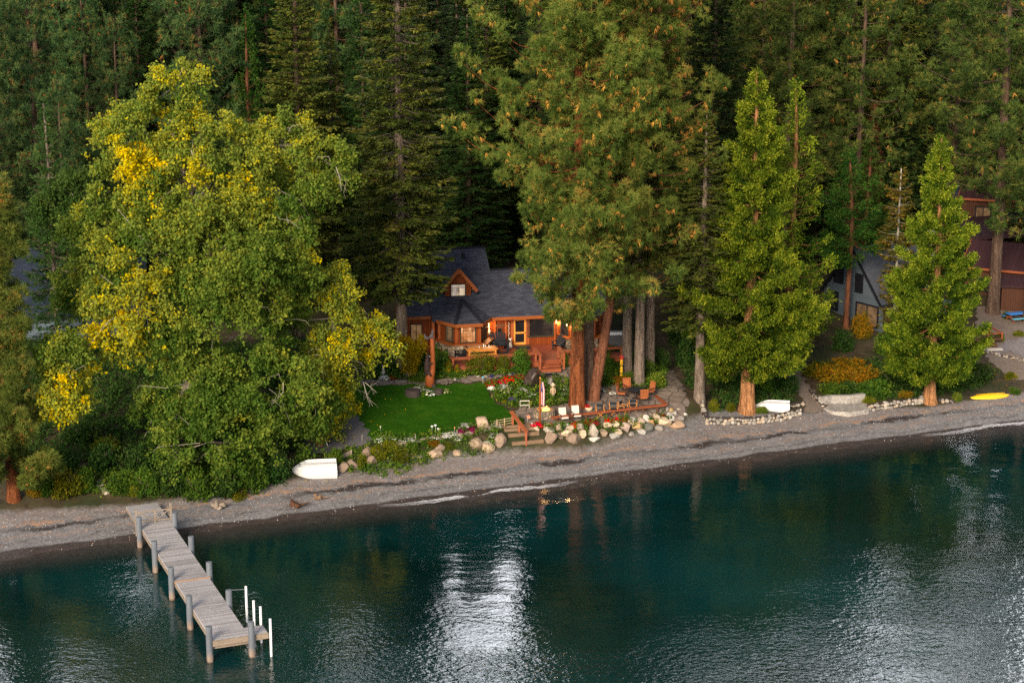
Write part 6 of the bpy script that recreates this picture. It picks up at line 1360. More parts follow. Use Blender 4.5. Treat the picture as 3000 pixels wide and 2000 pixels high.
for a in [
 ('o', 1172, 1363, 88, 50, 'big rounded olive green shrub spilling onto the beach'), ('y', 1105, 1355, 60, 58, 'yellow green shrub rising above the brown boulders'), ('y', 1060, 1372, 44, 50, 'yellow green shrub between two brown boulders'), ('y', 1145, 1330, 70, 40, 'yellow green shrub at the end of the long timber'), ('g', 980, 1362, 66, 52, 'leafy green shrub directly behind the dinghy stern'),
 ('g', 1205, 1325, 50, 30, 'green plant in the middle of the bank under the timber'), ('o', 1315, 1322, 46, 28, 'low olive plant between the boulders of the bank'), ('r', 1270, 1312, 50, 22, 'brownish low plant under the flower border timber'), ('g', 1240, 1310, 36, 22, 'small green plant hugging the long timber'),
 ('o', 1405, 1096, 124, 70, 'long olive hedge shrub in front of the deck railing'), ('o', 1472, 1092, 56, 62, 'olive shrub beside the hedge under the railing post'), ('g', 1528, 1092, 80, 70, 'green shrub beside the red deck steps'), ('g', 1292, 1092, 66, 82, 'dark leaved shrub at the deck corner beside the bear carving'), ('m', 1655, 1075, 30, 50, 'green shrub between the deck stair rail and the great pine'),
 ('g', 1240, 1072, 42, 50, 'green shrub behind the bear carving'), ('g', 1206, 990, 38, 48, 'upright green shrub under the amber window'), ('d', 1130, 1090, 70, 50, 'dark shrub behind the rabbit statue'), ('d', 1090, 1105, 60, 50, 'dark shrub under the poplar by the stone path end'),
 ('m', 1265, 1110, 44, 20, 'low bright green plants at the foot of the bear carving, on the path side'), ('f', 1330, 1108, 70, 22, 'tall grassy plants under the deck corner'), ('f', 1230, 1118, 90, 20, 'grassy plants along the path behind the stump ring'),
 ('g', 1900, 1108, 52, 62, 'tall green shrub beside the three fir trunks'), ('m', 1925, 1135, 66, 50, 'light green shrub behind the round table and chairs'), ('d', 1935, 1080, 56, 70, 'dark shrub at the head of the stone path'), ('g', 1840, 1122, 40, 34, 'green plant at the foot of the front fir trunk'), ('r', 1815, 1128, 56, 30, 'bronze tinted plant under the yellow totem pole'), ('g', 1770, 1128, 50, 32, 'green plants behind the leaning pine trunk'),
 ('g', 1780, 1078, 64, 44, 'green shrub between the leaning pine and the yellow totem'), ('d', 1790, 1050, 70, 40, 'dark shrub in front of the covered barbecue'),
 ('d', 2010, 1075, 80, 90, 'dark shrub uphill of the drooping fir'), ('d', 1995, 1010, 90, 80, 'dark shrub in shade at the top of the stone path'), ('g', 2030, 1040, 70, 80, 'tall green bush behind the drooping fir'), ('g', 2110, 1120, 90, 70, 'green bush between the drooping fir and the tall cedar'), ('d', 2150, 1140, 80, 70, 'dark bush behind the orange cedar trunk'), ('y', 2092, 1205, 36, 44, 'yellow green shoots at the corner of the cobble wall'), ('y', 2140, 1205, 34, 30, 'yellow green plant behind the cobble wall'), ('m', 2228, 1212, 44, 24, 'bright green plant under the bow of the small white boat'),
 ('d', 2270, 1140, 90, 62, 'dark green bush uphill of the small white boat'), ('d', 2320, 1150, 60, 58, 'dark rounded bush beside the dirt path'), ('g', 2245, 1150, 70, 60, 'green bush between the orange cedar and the small white boat'), ('d', 2230, 1090, 90, 60, 'dark bush in the shade of the tall cedar'),
 ('r', 2440, 1120, 130, 52, 'orange brown shrub nearest the dirt path'), ('r', 2520, 1125, 130, 54, 'rusty orange shrub above the stone seat'), ('r', 2480, 1090, 140, 40, 'ochre shrub uphill of the stone seat'), ('y', 2400, 1105, 90, 50, 'yellowish fern shrub at the bend of the dirt path'), ('g', 2450, 1160, 110, 38, 'low green plants directly over the stone seat back'), ('g', 2560, 1165, 120, 50, 'green shrub behind the end of the stone seat'), ('d', 2620, 1140, 140, 70, 'dark bush left under the lone cedar'), ('d', 2790, 1140, 130, 70, 'dark bush in the shade right behind the lone cedar trunk'), ('d', 2870, 1120, 120, 60, 'dark bush uphill of the yellow kayak'), ('r', 2650, 1168, 60, 26, 'reddish low plants beside the lone cedar trunk'), ('y', 2550, 1182, 56, 24, 'yellow green plants on top of the cobble wall'),
 ('y', 2780, 1140, 34, 42, 'thin yellow green sapling shrub beside the lone cedar'), ('m', 2805, 1176, 30, 34, 'bright green weed at the end of the low cobbles'), ('g', 2975, 1155, 40, 22, 'green plants behind the kayak end'), ('y', 2960, 1110, 46, 26, 'yellow green plants on the dirt yard'), ('r', 2530, 990, 76, 80, 'rust coloured tall shrub at the corner of the blue grey house'), ('d', 2470, 1030, 80, 70, 'dark shrub beside the rust coloured one'), ('g', 2600, 1040, 90, 70, 'green shrub in front of the blue grey house'), ('y', 2640, 1075, 100, 60, 'yellow green shrub spreading under the lone cedar'),
 ('d', 2950, 935, 36, 26, 'small dark bush beside the blue picnic table'), ('y', 2930, 1000, 34, 34, 'yellow green bush beside the brown deck steps'), ('y', 2985, 985, 40, 20, 'yellowish grass clump by the grey path'), ('y', 2810, 720, 60, 90, 'yellow green bush by the carport'),
 # the bank beside the pier
 ('g', 120, 1450, 90, 90, 'green shrub next to the young pine trunk'), ('y', 195, 1452, 110, 95, 'yellow green shrub left of the stepping stones'), ('g', 250, 1440, 70, 80, 'green shrub leaning over the stepping stones'), ('r', 100, 1455, 60, 26, 'reddish low growth at the foot of the young pine'), ('d', 60, 1410, 80, 70, 'dark shrub behind the young pine'), ('d', 180, 1390, 120, 80, 'dark shrub uphill of the yellow green one'),
 ('g', 350, 1448, 90, 70, 'green shrub on the pier side of the stepping stones'), ('g', 430, 1455, 100, 80, 'leafy green shrub at the landward end of the pier'), ('y', 395, 1452, 50, 40, 'yellowish weeds at the bank beside the pier end'), ('d', 500, 1450, 110, 100, 'dark green shrub under the middle of the cottonwood'), ('g', 580, 1465, 110, 90, 'green shrub above the driftwood root'), ('d', 660, 1455, 110, 95, 'dark shrub under the cottonwood beside the driftwood root'), ('g', 740, 1440, 110, 100, 'green shrub between the cottonwood and the driftwood pile'), ('y', 690, 1462, 70, 36, 'yellowish low plants at the beach under the cottonwood'), ('d', 810, 1415, 100, 90, 'dark shrub at the bow of the dinghy'), ('d', 300, 1380, 110, 90, 'dark shrub above the stepping stones'), ('d', 400, 1390, 120, 90, 'dark shrub in the shade beside the cottonwood trunk'), ('y', 310, 1330, 100, 60, 'pale yellow green shrub under the hanging yellow bough'), ('d', 250, 1300, 120, 70, 'dark shrub beneath the yellow bough')]:
    sh(*a)
# flower clumps
def flower(seed, petm, fn, n=46, r=.32, h=.30, ps=.075, stalk=.0, leaf='shrub', name='flower_clump'):
    rr = np.random.default_rng(seed); t = thing(name, (0, 0, -60), None, 'flowers'); fo = Fol(); leafdome(fo, (0, 0, 0), r, h, rr, 55, 9, .06, .09, .5, shell=.2); fo.build('foliage', M[leaf], t)
    f = Fol(); d = U3(rr.normal(size=(n, 3))); d[:, 2] = np.abs(d[:, 2]) + .25; d = U3(d); c = d * np.array([r, r, h]) * rr.uniform(.9, 1.15, n)[:, None] + np.array([0, 0, .03 + stalk])
    K = 5; P = np.repeat(c, K, 0); up = np.repeat(U3(d + [0, -.5, .5]), K, 0); D = U3(np.cross(up, rr.normal(size=(n * K, 3)))); f.add(P, D, ps * rr.uniform(.7, 1.2, n * K), ps * .9, np.repeat(rr.uniform(.2, .9, n), K), rr, side=up); f.build('bloom', M[petm], t); return t
FP = {'R': flower(81, 'f_red', 0, 75), 'W': flower(82, 'f_white', 0, 60), 'P': flower(83, 'f_purple', 0, 60), 'G': flower(84, 'f_magenta', 0, 110, ps=.09), 'C': flower(85, 'f_cream', 0, 26, ps=.06, h=.24), 'M': flower(86, 'f_white', 0, 24, ps=.06, h=.24), 'D': flower(87, 'gold', 0, 70, ps=.09, h=.5, r=.24)}
def fl(kind, px, py, wpx, hpx, label, group=None):
    g = G(px, py); m = ppm(g); a = wpx / m / .58; c = hpx / m / .33; g.z -= .02; place(FP[kind], g, rt.uniform(0, 6.28), (a, a, c), label, group)
for i, a in enumerate([
 ('R', 1736, 1243, 40, 17, 'largest red geranium clump on top of the patio boulders'), ('R', 1722, 1240, 22, 12, 'bright red geraniums beside the largest clump, toward the flagpole'), ('R', 1783, 1238, 24, 14, 'red geraniums behind the rounded cream boulder'), ('R', 1805, 1236, 22, 14, 'red geraniums beside the purple petunias'), ('R', 1830, 1232, 24, 12, 'red geraniums below the middle of the bench rail'), ('R', 1685, 1252, 30, 16, 'red geraniums above the pinkish peaked boulder'), ('R', 1700, 1247, 24, 12, 'red geraniums between two white blooms of the wall'), ('W', 1660, 1251, 22, 12, 'white petunias left of the red geraniums'), ('P', 1662, 1256, 18, 9, 'purple petunias over the cream boulder'), ('W', 1793, 1243, 20, 12, 'white petunias over the rounded cream boulder'), ('W', 1852, 1231, 26, 10, 'white alyssum at the top of the patio wall'), ('P', 1860, 1233, 16, 7, 'purple blooms beside the white alyssum'), ('R', 1941, 1217, 18, 7, 'small red blooms near the rail corner'), ('R', 1945, 1230, 10, 5, 'tiny red blooms among the corner stones'),
 ('R', 1572, 1252, 34, 16, 'red flowers round the foot of the flagpole'), ('W', 1563, 1250, 16, 14, 'white flowers at the foot of the flagpole'), ('R', 1612, 1247, 14, 9, 'single red clump right of the flagpole'), ('G', 1595, 1250, 0.1, .1, '') if False else ('C', 1600, 1250, 26, 16, 'green plant with cream buds beside the flagpole'),
 ('G', 1352, 1272, 24, 17, 'dark magenta amaranth clump, left one of two in the border'), ('G', 1385, 1268, 32, 20, 'dark magenta amaranth clump, larger one beside the tan boulder'), ('W', 1365, 1254, 50, 15, 'broad drift of white blooms behind the magenta clumps'), ('W', 1305, 1282, 34, 14, 'white blooms in the middle of the border'), ('W', 1325, 1278, 28, 14, 'white blooms next to the magenta clump'), ('W', 1275, 1284, 28, 12, 'white blooms under the tall alliums'), ('M', 1250, 1288, 36, 14, 'sparse white blooms along the long timber'), ('W', 1205, 1290, 36, 11, 'silvery white blooms midway along the timber'), ('W', 1180, 1290, 30, 10, 'silvery white blooms toward the gravel path'), ('M', 1150, 1292, 40, 18, 'leafy clump with a few white daisies'), ('M', 1115, 1294, 44, 18, 'leafy clump with white daisies at the gravel path'), ('C', 1135, 1284, 30, 16, 'cream flowered clump at the lawn edge'), ('M', 1340, 1286, 30, 9, 'little white daisies hanging over the timber'), ('W', 1448, 1282, 36, 15, 'white blooms tumbling beside the timber steps'), ('M', 1452, 1252, 34, 16, 'white daisies beside the slatted fence'), ('M', 1430, 1300, 34, 14, 'white daisies between the boulders of the steps'), ('C', 1445, 1244, 28, 14, 'cream buds behind the tan lawn boulder'),
 ('R', 1442, 1132, 38, 22, 'deep red clump at the lawn corner of the fountain bed'), ('R', 1488, 1118, 40, 16, 'deep red clump in the middle of the fountain bed'), ('R', 1515, 1108, 38, 11, 'trail of red blooms leading to the black rock'), ('R', 1470, 1126, 30, 14, 'red blooms between the two deep red clumps'), ('W', 1475, 1140, 40, 14, 'white blooms below the red clumps'), ('W', 1440, 1142, 24, 12, 'white blooms at the lawn corner of the fountain bed'), ('C', 1480, 1152, 50, 18, 'greenish mound with cream daisies'), ('W', 1530, 1148, 40, 14, 'grey white blooms in front of the black rock'), ('P', 1570, 1150, 20, 10, 'purple blooms in front of the flag'), ('M', 1560, 1160, 40, 16, 'mound with white specks behind the fire pit'), ('P', 1505, 1172, 26, 9, 'bluish low flowers toward the white bench'), ('D', 1478, 1178, 22, 5, 'rusty yellow low flowers at the lawn edge'), ('M', 1500, 1185, 40, 14, 'dark leaved mound with white specks'), ('M', 1660, 1165, 40, 24, 'white specked plants beside the great pine trunk'), ('W', 1650, 1140, 26, 14, 'white blooms uphill of the garden figure'),
 ('P', 1441, 1104, 18, 8, 'violet petunias by the path, nearest the turquoise globe'), ('P', 1505, 1101, 18, 10, 'violet petunias between two white clumps by the hedge'), ('W', 1494, 1100, 10, 7, 'white clump left of the violet petunias'), ('W', 1517, 1101, 9, 7, 'white clump right of the violet petunias'), ('W', 1424, 1105, 10, 7, 'white clump beside the turquoise globe'), ('W', 1400, 1105, 9, 6, 'single white clump by the hedge end'), ('W', 1335, 1112, 20, 7, 'white clump by the path below the yellow flowers'), ('W', 1468, 1090, 14, 12, 'white flowers in the hedge'),
 ('D', 1315, 1100, 26, 26, 'tall bright yellow flowers below the deck corner'), ('D', 1338, 1098, 16, 20, 'smaller yellow flowers beside the tall yellow ones'), ('W', 1125, 1112, 30, 14, 'white blooms at the feet of the rabbit statue'), ('R', 1148, 1112, 28, 12, 'mixed red blooms beside the rabbit statue'), ('M', 1228, 1142, 40, 16, 'white daisies inside the stump ring'), ('M', 1250, 1155, 50, 18, 'green mound with white specks in front of the bear carving'), ('C', 1302, 1150, 34, 12, 'pale green mound beside the old stump pieces'), ('W', 1770, 1146, 30, 9, 'white alyssum at the back of the patio, near the leaning pine'), ('W', 1795, 1155, 24, 8, 'white alyssum at the back of the patio, near the armchairs'), ('R', 1782, 1145, 16, 8, 'few red blooms amid the white alyssum'), ('W', 1645, 1175, 18, 10, 'white blooms at the root of the great pine')]):
    if a[2] > 1: fl(*a)

# bear carving and its stump ring
g = G(1262, 1130); t = thing('bear_carving', g, 'red carved log with a dark climbing bear and a squirrel on top', 'carving'); f = MB()
f.tube([(-.05, 0, -.1), (-.05, 0, .75), (.10, 0, 1.0), (.17, 0, 1.5), (.16, 0, 2.4), (.13, 0, 3.5)], [.36, .32, .24, .185, .165, .14], 14); f.build('log', M['cut_wood'], t, smooth=True)
f = MB(); f.tube([(-.26, -.06, .72), (-.24, -.08, .95), (-.22, -.1, 1.3), (-.24, -.1, 1.7), (-.22, -.1, 2.0), (-.18, -.1, 2.12)], [.10, .20, .24, .21, .15, .10], 12)
f.ball((-.20, -.12, 2.20), (.16, .15, .15), 10); f.ball((-.08, -.15, 2.20), (.09, .07, .07), 8); f.ball((-.27, -.12, 2.35), .05, 6); f.ball((-.14, -.05, 2.36), .05, 6)
f.tube([(-.2, -.2, 1.85), (-.02, -.3, 1.72), (.16, -.26, 1.72)], [.09, .075, .06], 8); f.tube([(-.2, .05, 1.85), (.0, .22, 1.95), (.2, .18, 2.0)], [.09, .075, .06], 8)
f.tube([(-.22, -.2, 1.1), (-.05, -.34, .98), (.05, -.33, .8)], [.13, .10, .07], 8); f.tube([(-.22, .1, 1.1), (-.05, .28, 1.05), (.05, .3, .9)], [.13, .10, .07], 8); br_ = f.build('bear', M['bear'], t, smooth=True)
f = MB(); f.ball((-.03, -.2, 2.21), (.045, .02, .03), 6); f.build('muzzle_patch', M['white_paint'], br_)
f = MB(); f.tube([(-.05, 0, 3.5), (.04, -.02, 3.62), (.14, -.02, 3.78), (.17, -.02, 3.92)], [.09, .14, .11, .07], 8); f.ball((.17, -.05, 3.98), (.10, .09, .08), 8); f.ball((.13, 0, 4.08), (.03, .02, .06), 6); f.ball((.21, 0, 4.08), (.03, .02, .06), 6)
f.tube([(-.05, 0, 3.55), (-.22, 0, 3.48), (-.36, 0, 3.6), (-.42, 0, 3.82)], [.06, .12, .11, .03], 8); f.tube([(.16, -.1, 3.7), (.24, -.14, 3.55), (.22, -.14, 3.42)], [.04, .04, .03], 6); f.build('squirrel', M['squirrel'], t, smooth=True)
for i, (X, Y, w_, h_, lb) in enumerate(((1208, 1163, 46, 22, 'long hollow stump section of the ring before the bear carving'), (1284, 1158, 25, 19, 'short leaning stump piece of the ring, toward the fire pit'), (1270, 1137, 15, 13, 'small stump piece behind the ring, by the path'))):
    g = G(X, Y); m = ppm(g); r = w_ / m / 2; h_ = h_ / m / .97; t = thing('stump', (g.x, g.y + r * .5, g.z), lb, 'stump', 'old stump pieces on the lawn'); f = MB(); f.lathe([(r * 1.05, -.1), (r, h_ * .5), (r * .94, h_ * .9), (r * .90, h_ * .9), (r * .6, h_ * .72)], 14); f.build('bark_ring', M['log_old'], t)
    f = MB(); f.lathe([(r * .84, h_ * .5), (r * .82, h_ * .82)], 12); f.build('core', M['log_old'], t)
# statues
g = G(1123, 1101); t = thing('rabbit_statue', g, 'pale stone rabbit sitting up in the flower bed by the fir', 'statue'); f = MB(); f.lathe([(.14, 0), (.17, .1), (.14, .3), (.08, .42)], 10); f.ball((0, -.03, .5), (.09, .1, .09), 8); f.tube([(-.04, 0, .56), (-.06, .02, .82)], [.035, .02], 6); f.tube([(.04, 0, .56), (.06, .02, .82)], [.035, .02], 6)
for sx in (-1, 1): f.ball((sx * .07, -.13, .22), (.04, .05, .08), 6)
f.build('body', M['stone_white'], t, smooth=True)
g = G(1620, 1168); t = thing('garden_figure', g, 'tan carved garden figure wearing a broad hat', 'statue'); f = MB(); f.lathe([(.15, 0), (.13, .3), (.11, .5), (.14, .7), (.13, .82), (.05, .88)], 10); f.ball((0, 0, .95), (.09, .09, .1), 8); f.tube([(-.14, 0, .78), (-.19, -.05, .5), (-.1, -.12, .42)], [.045, .04, .03], 6); f.tube([(.14, 0, .78), (.18, -.05, .5), (.1, -.12, .42)], [.045, .04, .03], 6); f.build('body', M['stone_tan'], t, smooth=True)
f = MB(); f.lathe([(.20, 1.0), (.20, 1.03), (.11, 1.06), (.10, 1.14), (.04, 1.18)], 14); f.build('hat', M['clay'], t)
g = G(1820, 1118); t = thing('totem_pole', g, 'slim yellow and red painted totem pole in front of the fir trunks', 'totem pole')
f = MB(); f.lathe([(.12, -.2), (.11, .6), (.12, .65), (.10, 1.2), (.12, 1.25), (.10, 1.7)], 10); f.build('shaft', M['yellow_paint'], t, smooth=True)
f = MB(); f.lathe([(.13, 1.7), (.14, 1.85), (.10, 2.0)], 10); f.ball((.1, -.05, 1.85), (.1, .05, .05), 6); f.build('head', M['red_paint'], t)
f = MB()
for z in (.62, 1.22): f.lathe([(.135, z), (.135, z + .08)], 10)
f.build('band', M['sash'], t); f = MB(); f.prism([(-.4, 0, 1.35), (.4, 0, 1.35), (.34, 0, 1.5), (-.34, 0, 1.5)], (0, .05, 0)) if False else f.ball((0, -.09, 1.45), (.05, .05, .07), 6); f.build('beak', M['red_paint'], t)
# flagpole
g = G(1582, 1247); t = thing('flagpole', g, 'orange wooden pole flying a limp flag by the fire pit', 'flagpole'); f = MB(); f.tube([(0, 0, -.2), (0, 0, 1.8), (0, 0, 3.35)], [.075, .065, .045], 10); f.build('pole', M['fascia'], t, smooth=True)
f = MB(); f.ball((0, 0, 3.40), .06, 8); f.build('finial', M['honey'], t)
def flag_cloth():
    nS, nT = 44, 26; vs = []; fs = []; mi = []
    for i in range(nS + 1):
        s = i / nS
        for j in range(nT + 1):
            q = j / nT; x = .05 + .30 * (q * .85 + .15 * math.sin(q * 9)) * (0.55 + .45 * min(1, s * 3)) ; y = -.03 + .075 * math.sin(q * 13 + s * 2.0) * min(1, .3 + s * 2); z = 3.15 - s * 1.62 - .22 * (1 - q) * (1 - s) * .8 - .12 * q * s
            vs.append((x, y, z))
    for i in range(nS):
        for j in range(nT):
            a = i * (nT + 1) + j; fs.append([a, a + 1, a + nT + 2, a + nT + 1]); s = i / nS; stripe = int(j / nT * 13)
            if s < .40 and j / nT >= .46 * 0: mi.append(0 if False else (2 if s < .40 and j / nT < .54 else stripe % 2))
            else: mi.append(stripe % 2)
    return vs, fs, mi
vs, fs, mi = flag_cloth(); f = MB(); f.v = vs; f.f = fs; f.m = mi
def canton_mat():
    q = NM('starred_blue'); v = q.coord('Object', (16, 16, 16)); vo = q.n('TexVoronoi'); vo.inputs['Randomness'].default_value = 0.15; vo.inputs['Scale'].default_value = 1.0; q.l(v, vo.inputs['Vector'])
    return q.fin(q.ramp(vo.outputs['Distance'], [(.22, (.75, .75, .78)), (.30, (.035, .045, .20))]), .8)
f.build('flag', [m_plain('flag_red', (.52, .03, .05), .8, .1, 3, 0), m_plain('flag_white', (.78, .76, .74), .8, .05, 3, 0), canton_mat()], t, flip=False)
# fire pit
g = G(1595, 1228); g.y += .55; t = thing('fire_pit', (g.x, g.y, h_xy(g.x, g.y)), 'round stone fire pit burning with low flames', 'fire pit'); f = MB(); f.lathe([(.80, -.1), (.78, .45), (.74, .52), (.52, .52), (.50, .30), (.05, .30)], 26); f.build('ring', M['wall_stone'], t)
f = MB(); rr_ = random.Random(2)
for k in range(16):
    a = rr_.uniform(0, 6.28); r = rr_.uniform(0, .34); x, y = r * math.cos(a), r * math.sin(a); h_ = rr_.uniform(.12, .34); f.tube([(x, y, .40), (x + rr_.uniform(-.05, .05), y, .40 + h_ * .5), (x + rr_.uniform(-.08, .08), y, .40 + h_)], [.07, .055, .006], 6)
f.build('flame', M['flame'], t, smooth=True)
f = MB()
for k in range(9): a = k * .7; f.ball((.28 * math.cos(a), .28 * math.sin(a), .36), (.13, .12, .08), 6)
f.build('lava_rock', M['dark_rock'], t)
L = bpy.data.lights.new('fire_light', 'POINT'); L.energy = 14; L.color = (1, .5, .16); L.shadow_soft_size = .25; q = link(bpy.data.objects.new('fire_light', L)); q.parent = t; q.location = (0, 0, .85)
def armchair(name, label, cush, frame, rock=False, group=None, slats=False):
    t = thing(name, (0, 0, -60), label, 'chair', group)
    f = MB(); f.box((0, 0, .40), (.54, .54, .11)); f.build('seat', cush, t, bevel=.03)
    if slats:
        f = MB(); f.bar((-.27, .29, .45), (-.27, .40, 1.02), .05, .05, up=(0, 1, 0)); f.bar((.27, .29, .45), (.27, .40, 1.02), .05, .05, up=(0, 1, 0)); f.bar((-.27, .40, 1.0), (.27, .40, 1.0), .05, .08); f.bar((-.27, .30, .52), (.27, .30, .52), .04, .05)
        for k in range(5): x = -.2 + .1 * k; f.bar((x, .31, .52), (x, .40, .98), .055, .02, up=(0, 1, 0))
        f.build('back_slats', cush, t)
    f = MB(); f.bar((0, .27, .42), (0, .40, 1.02), .54, .11, up=(0, 1, 0)) if not slats else f.bar((0, .26, .46), (0, .33, .95), .40, .03, up=(0, 1, 0)); f.build('backrest', cush, t, bevel=.03)
    for sx in (-1, 1):
        f = MB(); f.bar((sx * .31, -.28, .62), (sx * .31, .32, .64), .06, .035); f.build('arm', frame, t)
        f = MB(); f.bar((sx * .31, -.27, .04), (sx * .31, -.27, .62), .04, .04, up=(0, 1, 0)); f.build('leg', frame, t); f = MB(); f.bar((sx * .31, .30, .04), (sx * .31, .40, 1.0), .04, .04, up=(0, 1, 0)); f.build('leg', frame, t)
        if rock: f = MB(); f.tube([(sx * .31, -.48, .10), (sx * .31, -.25, .03), (sx * .31, .05, .01), (sx * .31, .35, .04), (sx * .31, .55, .12)], .024, 6); f.build('rocker', frame, t)
    return t
wr = armchair('rocking_chair', None, M['cream_fabric'], M['brown_metal'], True, 'cream cushioned rocking chairs')
def face(px, py, rz, o, s=1.0, lb=None): g = G(px, py); return place(o, g, rz, s, lb)
face(1652, 1238, R(18), wr, .98, 'cream cushioned rocking chair nearest the fire pit'); face(1689, 1232, R(14), wr, .98, 'cream cushioned rocking chair nearest the flower bowl')
oc = armchair('patio_chair', None, M['orange_fabric'], M['brown_metal'], False, 'burnt orange chairs round the dark table', True)
ct = G(1862, 1168)
t = thing('patio_table', (ct.x, ct.y, ct.z), 'dark round table set among burnt orange patio chairs', 'table'); f = MB(); f.lathe([(.62, .70), (.64, .72), (.62, .745)], 26); f.build('tabletop', M['black'], t)
f = MB(); f.lathe([(.30, 0), (.28, .05), (.08, .12), (.07, .7)], 12); f.build('pedestal', M['brown_metal'], t)
for dx, dy, rz, lb in ((-.95, -.15, R(72), 'burnt orange chair on the pine side of the dark table'), (-.45, .85, R(20), 'burnt orange chair at the far side of the dark table'), (.95, .45, R(-60), 'burnt orange chair at the path side of the dark table'), (.45, -.80, R(192), 'burnt orange chair with its slatted back to the bench rail')):
    place(oc, (ct.x + dx, ct.y + dy, h_xy(ct.x + dx, ct.y + dy) + .03), rz, 1.05, lb)
def director(label):
    t = thing('folding_chair', (0, 0, -60), label, 'chair', 'folding canvas chairs at the bench rail'); f = MB(); f.box((0, 0, .45), (.5, .42, .03)); f.build('seat', M['black'], t)
    f = MB(); f.box((0, .22, .80), (.52, .03, .20)); f.build('backrest', M['black'], t); f = MB()
    for y in (-.19, .21): f.bar((-.26, y, .02), (.26, y, .44), .03, .03, up=(0, 1, 0)); f.bar((.26, y, .02), (-.26, y, .44), .03, .03, up=(0, 1, 0))
    for x in (-.27, .27): f.bar((x, .22, .42), (x, .22, .9), .03, .03, up=(0, 1, 0)); f.bar((x, -.19, .44), (x, -.19, .6), .03, .03, up=(0, 1, 0))
    f.build('frame', M['honey'], t)
    for x in (-.27, .27): f = MB(); f.bar((x, -.24, .62), (x, .25, .62), .05, .025); f.build('arm', M['honey'], t)
    return t
dc = director(None)
face(1758, 1222, R(4), dc, 1, 'black folding chair beside the flower bowl'); face(1797, 1216, R(2), dc, 1, 'black folding chair in the middle of the bench rail'); face(1826, 1212, R(60), dc, 1, 'black folding chair turned sideways near the round table'); face(1852, 1204, R(-170), dc, 1, 'black folding chair in front of the burnt orange chairs')
g = G(1725, 1204); t = thing('flower_bowl', g, 'cream bowl of red flowers on the patio under the leaning pine', 'planter'); f = MB(); f.lathe([(.13, 0), (.24, .12), (.28, .28), (.25, .30), (.2, .24)], 16); f.build('bowl', M['clay'], t, smooth=True)
fo = Fol(); leafdome(fo, (-.1, 0, .25), .2, .2, np.random.default_rng(4), 30, 6, .04, .07, .3); fo.build('bloom', M['f_red'], t)
def stake(px, py, h_, label, head, mat, r=.07):
    g = G(px, py); t = thing('garden_stake', g, label, 'garden stake'); f = MB(); f.tube([(0, 0, -.1), (0, 0, h_)], .014, 5); f.build('rod', M['stone_white'], t)
    f = MB()
    if head == 'ball': f.ball((0, 0, h_ + r * .6), r, 10)
    elif head == 'flag': f.prism([(0, 0, h_ - .1), (.2, -.03, h_ - .08), (.18, -.03, h_ + .06), (.05, 0, h_ + .16), (-.04, 0, h_ + .06)], (0, .03, 0))
    elif head == 'puff': f.ball((0, 0, h_), (r, r, r * .55), 10)
    else: f.lathe([(.02, h_ - .02), (.02, h_ + .03)], 6)
    f.build('head', M[mat], t, smooth=head in ('ball', 'puff'))
stake(1415, 1124, .42, 'turquoise glass globe on a thin stake at the lawn edge', 'ball', 'lightblue', .08); stake(1545, 1238, .40, 'little coral flag on a white stake beside the patio', 'flag', 'coral')
stake(1266, 1270, .52, 'tall white pompon stake, first over the lawn border', 'puff', 'white_pole', .10); stake(1276, 1268, .55, 'tall white pompon stake, second over the lawn border', 'puff', 'white_pole', .10); stake(1284, 1271, .38, 'shorter white pompon stake over the lawn border', 'puff', 'white_pole', .085)
stake(1332, 1270, .40, 'pink foxglove spike over the lawn border', 'ball', 'coral', .05); stake(1217, 1302, .72, 'thin bare rod in front of the long timber', 'rod', 'stone_tan'); stake(1339, 1287, .66, 'thin bare rod beside the magenta clump', 'rod', 'stone_tan'); stake(1061, 1294, .48, 'thin rod at the edge of the gravel path', 'rod', 'stone_tan'); stake(1115, 1272, .5, 'cream snapdragon spike at the lawn edge', 'ball', 'clay', .06)
g = G(1533, 1196); t = thing('garden_bench', g, 'weathered white garden bench frame beside the flower bed', 'bench'); t.scale = (.7, .7, .7); f = MB(); 
for k in range(3): f.bar((-.3, -.12 + k * .16, .32), (.6, -.02 + k * .16, .32), .08, .03)
f.build('seat', M['stone_white'], t)
for x, y, h_ in ((-.32, -.15, .85), (.6, -.05, .34), (-.3, .3, .34), (.6, .38, .75)): f = MB(); f.box((x, y, h_ / 2), (.05, .05, h_)); f.build('leg', M['stone_white'], t)
f = MB(); f.bar((-.3, .3, .7), (.6, .38, .7), .03, .1); f.build('backrest', M['stone_white'], t)
# drift wood, board, far yard
def drift(px, py, label, seed, n, s, mat, up):
    g = G(px, py); t = thing('driftwood', g, label, 'driftwood'); rr = np.random.default_rng(seed); f = MB(); f.ball((0, 0, .12 * s), (.28 * s, .22 * s, .18 * s), 8)
    for k in range(n):
        d = U3(rr.normal(size=3) * [1, .7, up]); d[2] = abs(d[2]); L = rr.uniform(.25, .62) * s; a = np.array([0, 0, .1]); f.tube([Vector(a), Vector(a + d * L * .5 + rr.normal(0, .07, 3)), Vector(a + d * L)], [.20 * s, .17 * s, .11 * s], 7)
    f.build('root', mat, t, smooth=True); f = MB()
    for k in range(3): a = rr.normal(0, .3 * s, 3); a[2] = .08; f.tube([Vector(a), Vector(a + [rr.uniform(.3, .8), rr.normal(0, .3), .15])], [.06, .03], 6)
    f.build('stick', mat, t, smooth=True)
drift(636, 1488, 'pale gnarled root stump on the gravel under the cottonwood', 3, 6, .85, M['timber_grey'], 1.0)
drift(868, 1484, 'dark heap of driftwood logs on the beach below the dinghy', 4, 5, .9, M['rail_dark'], .55); drift(930, 1462, 'small reddish driftwood stump beside the dark log heap', 5, 5, .6, M['timber_brown'], 1.0)
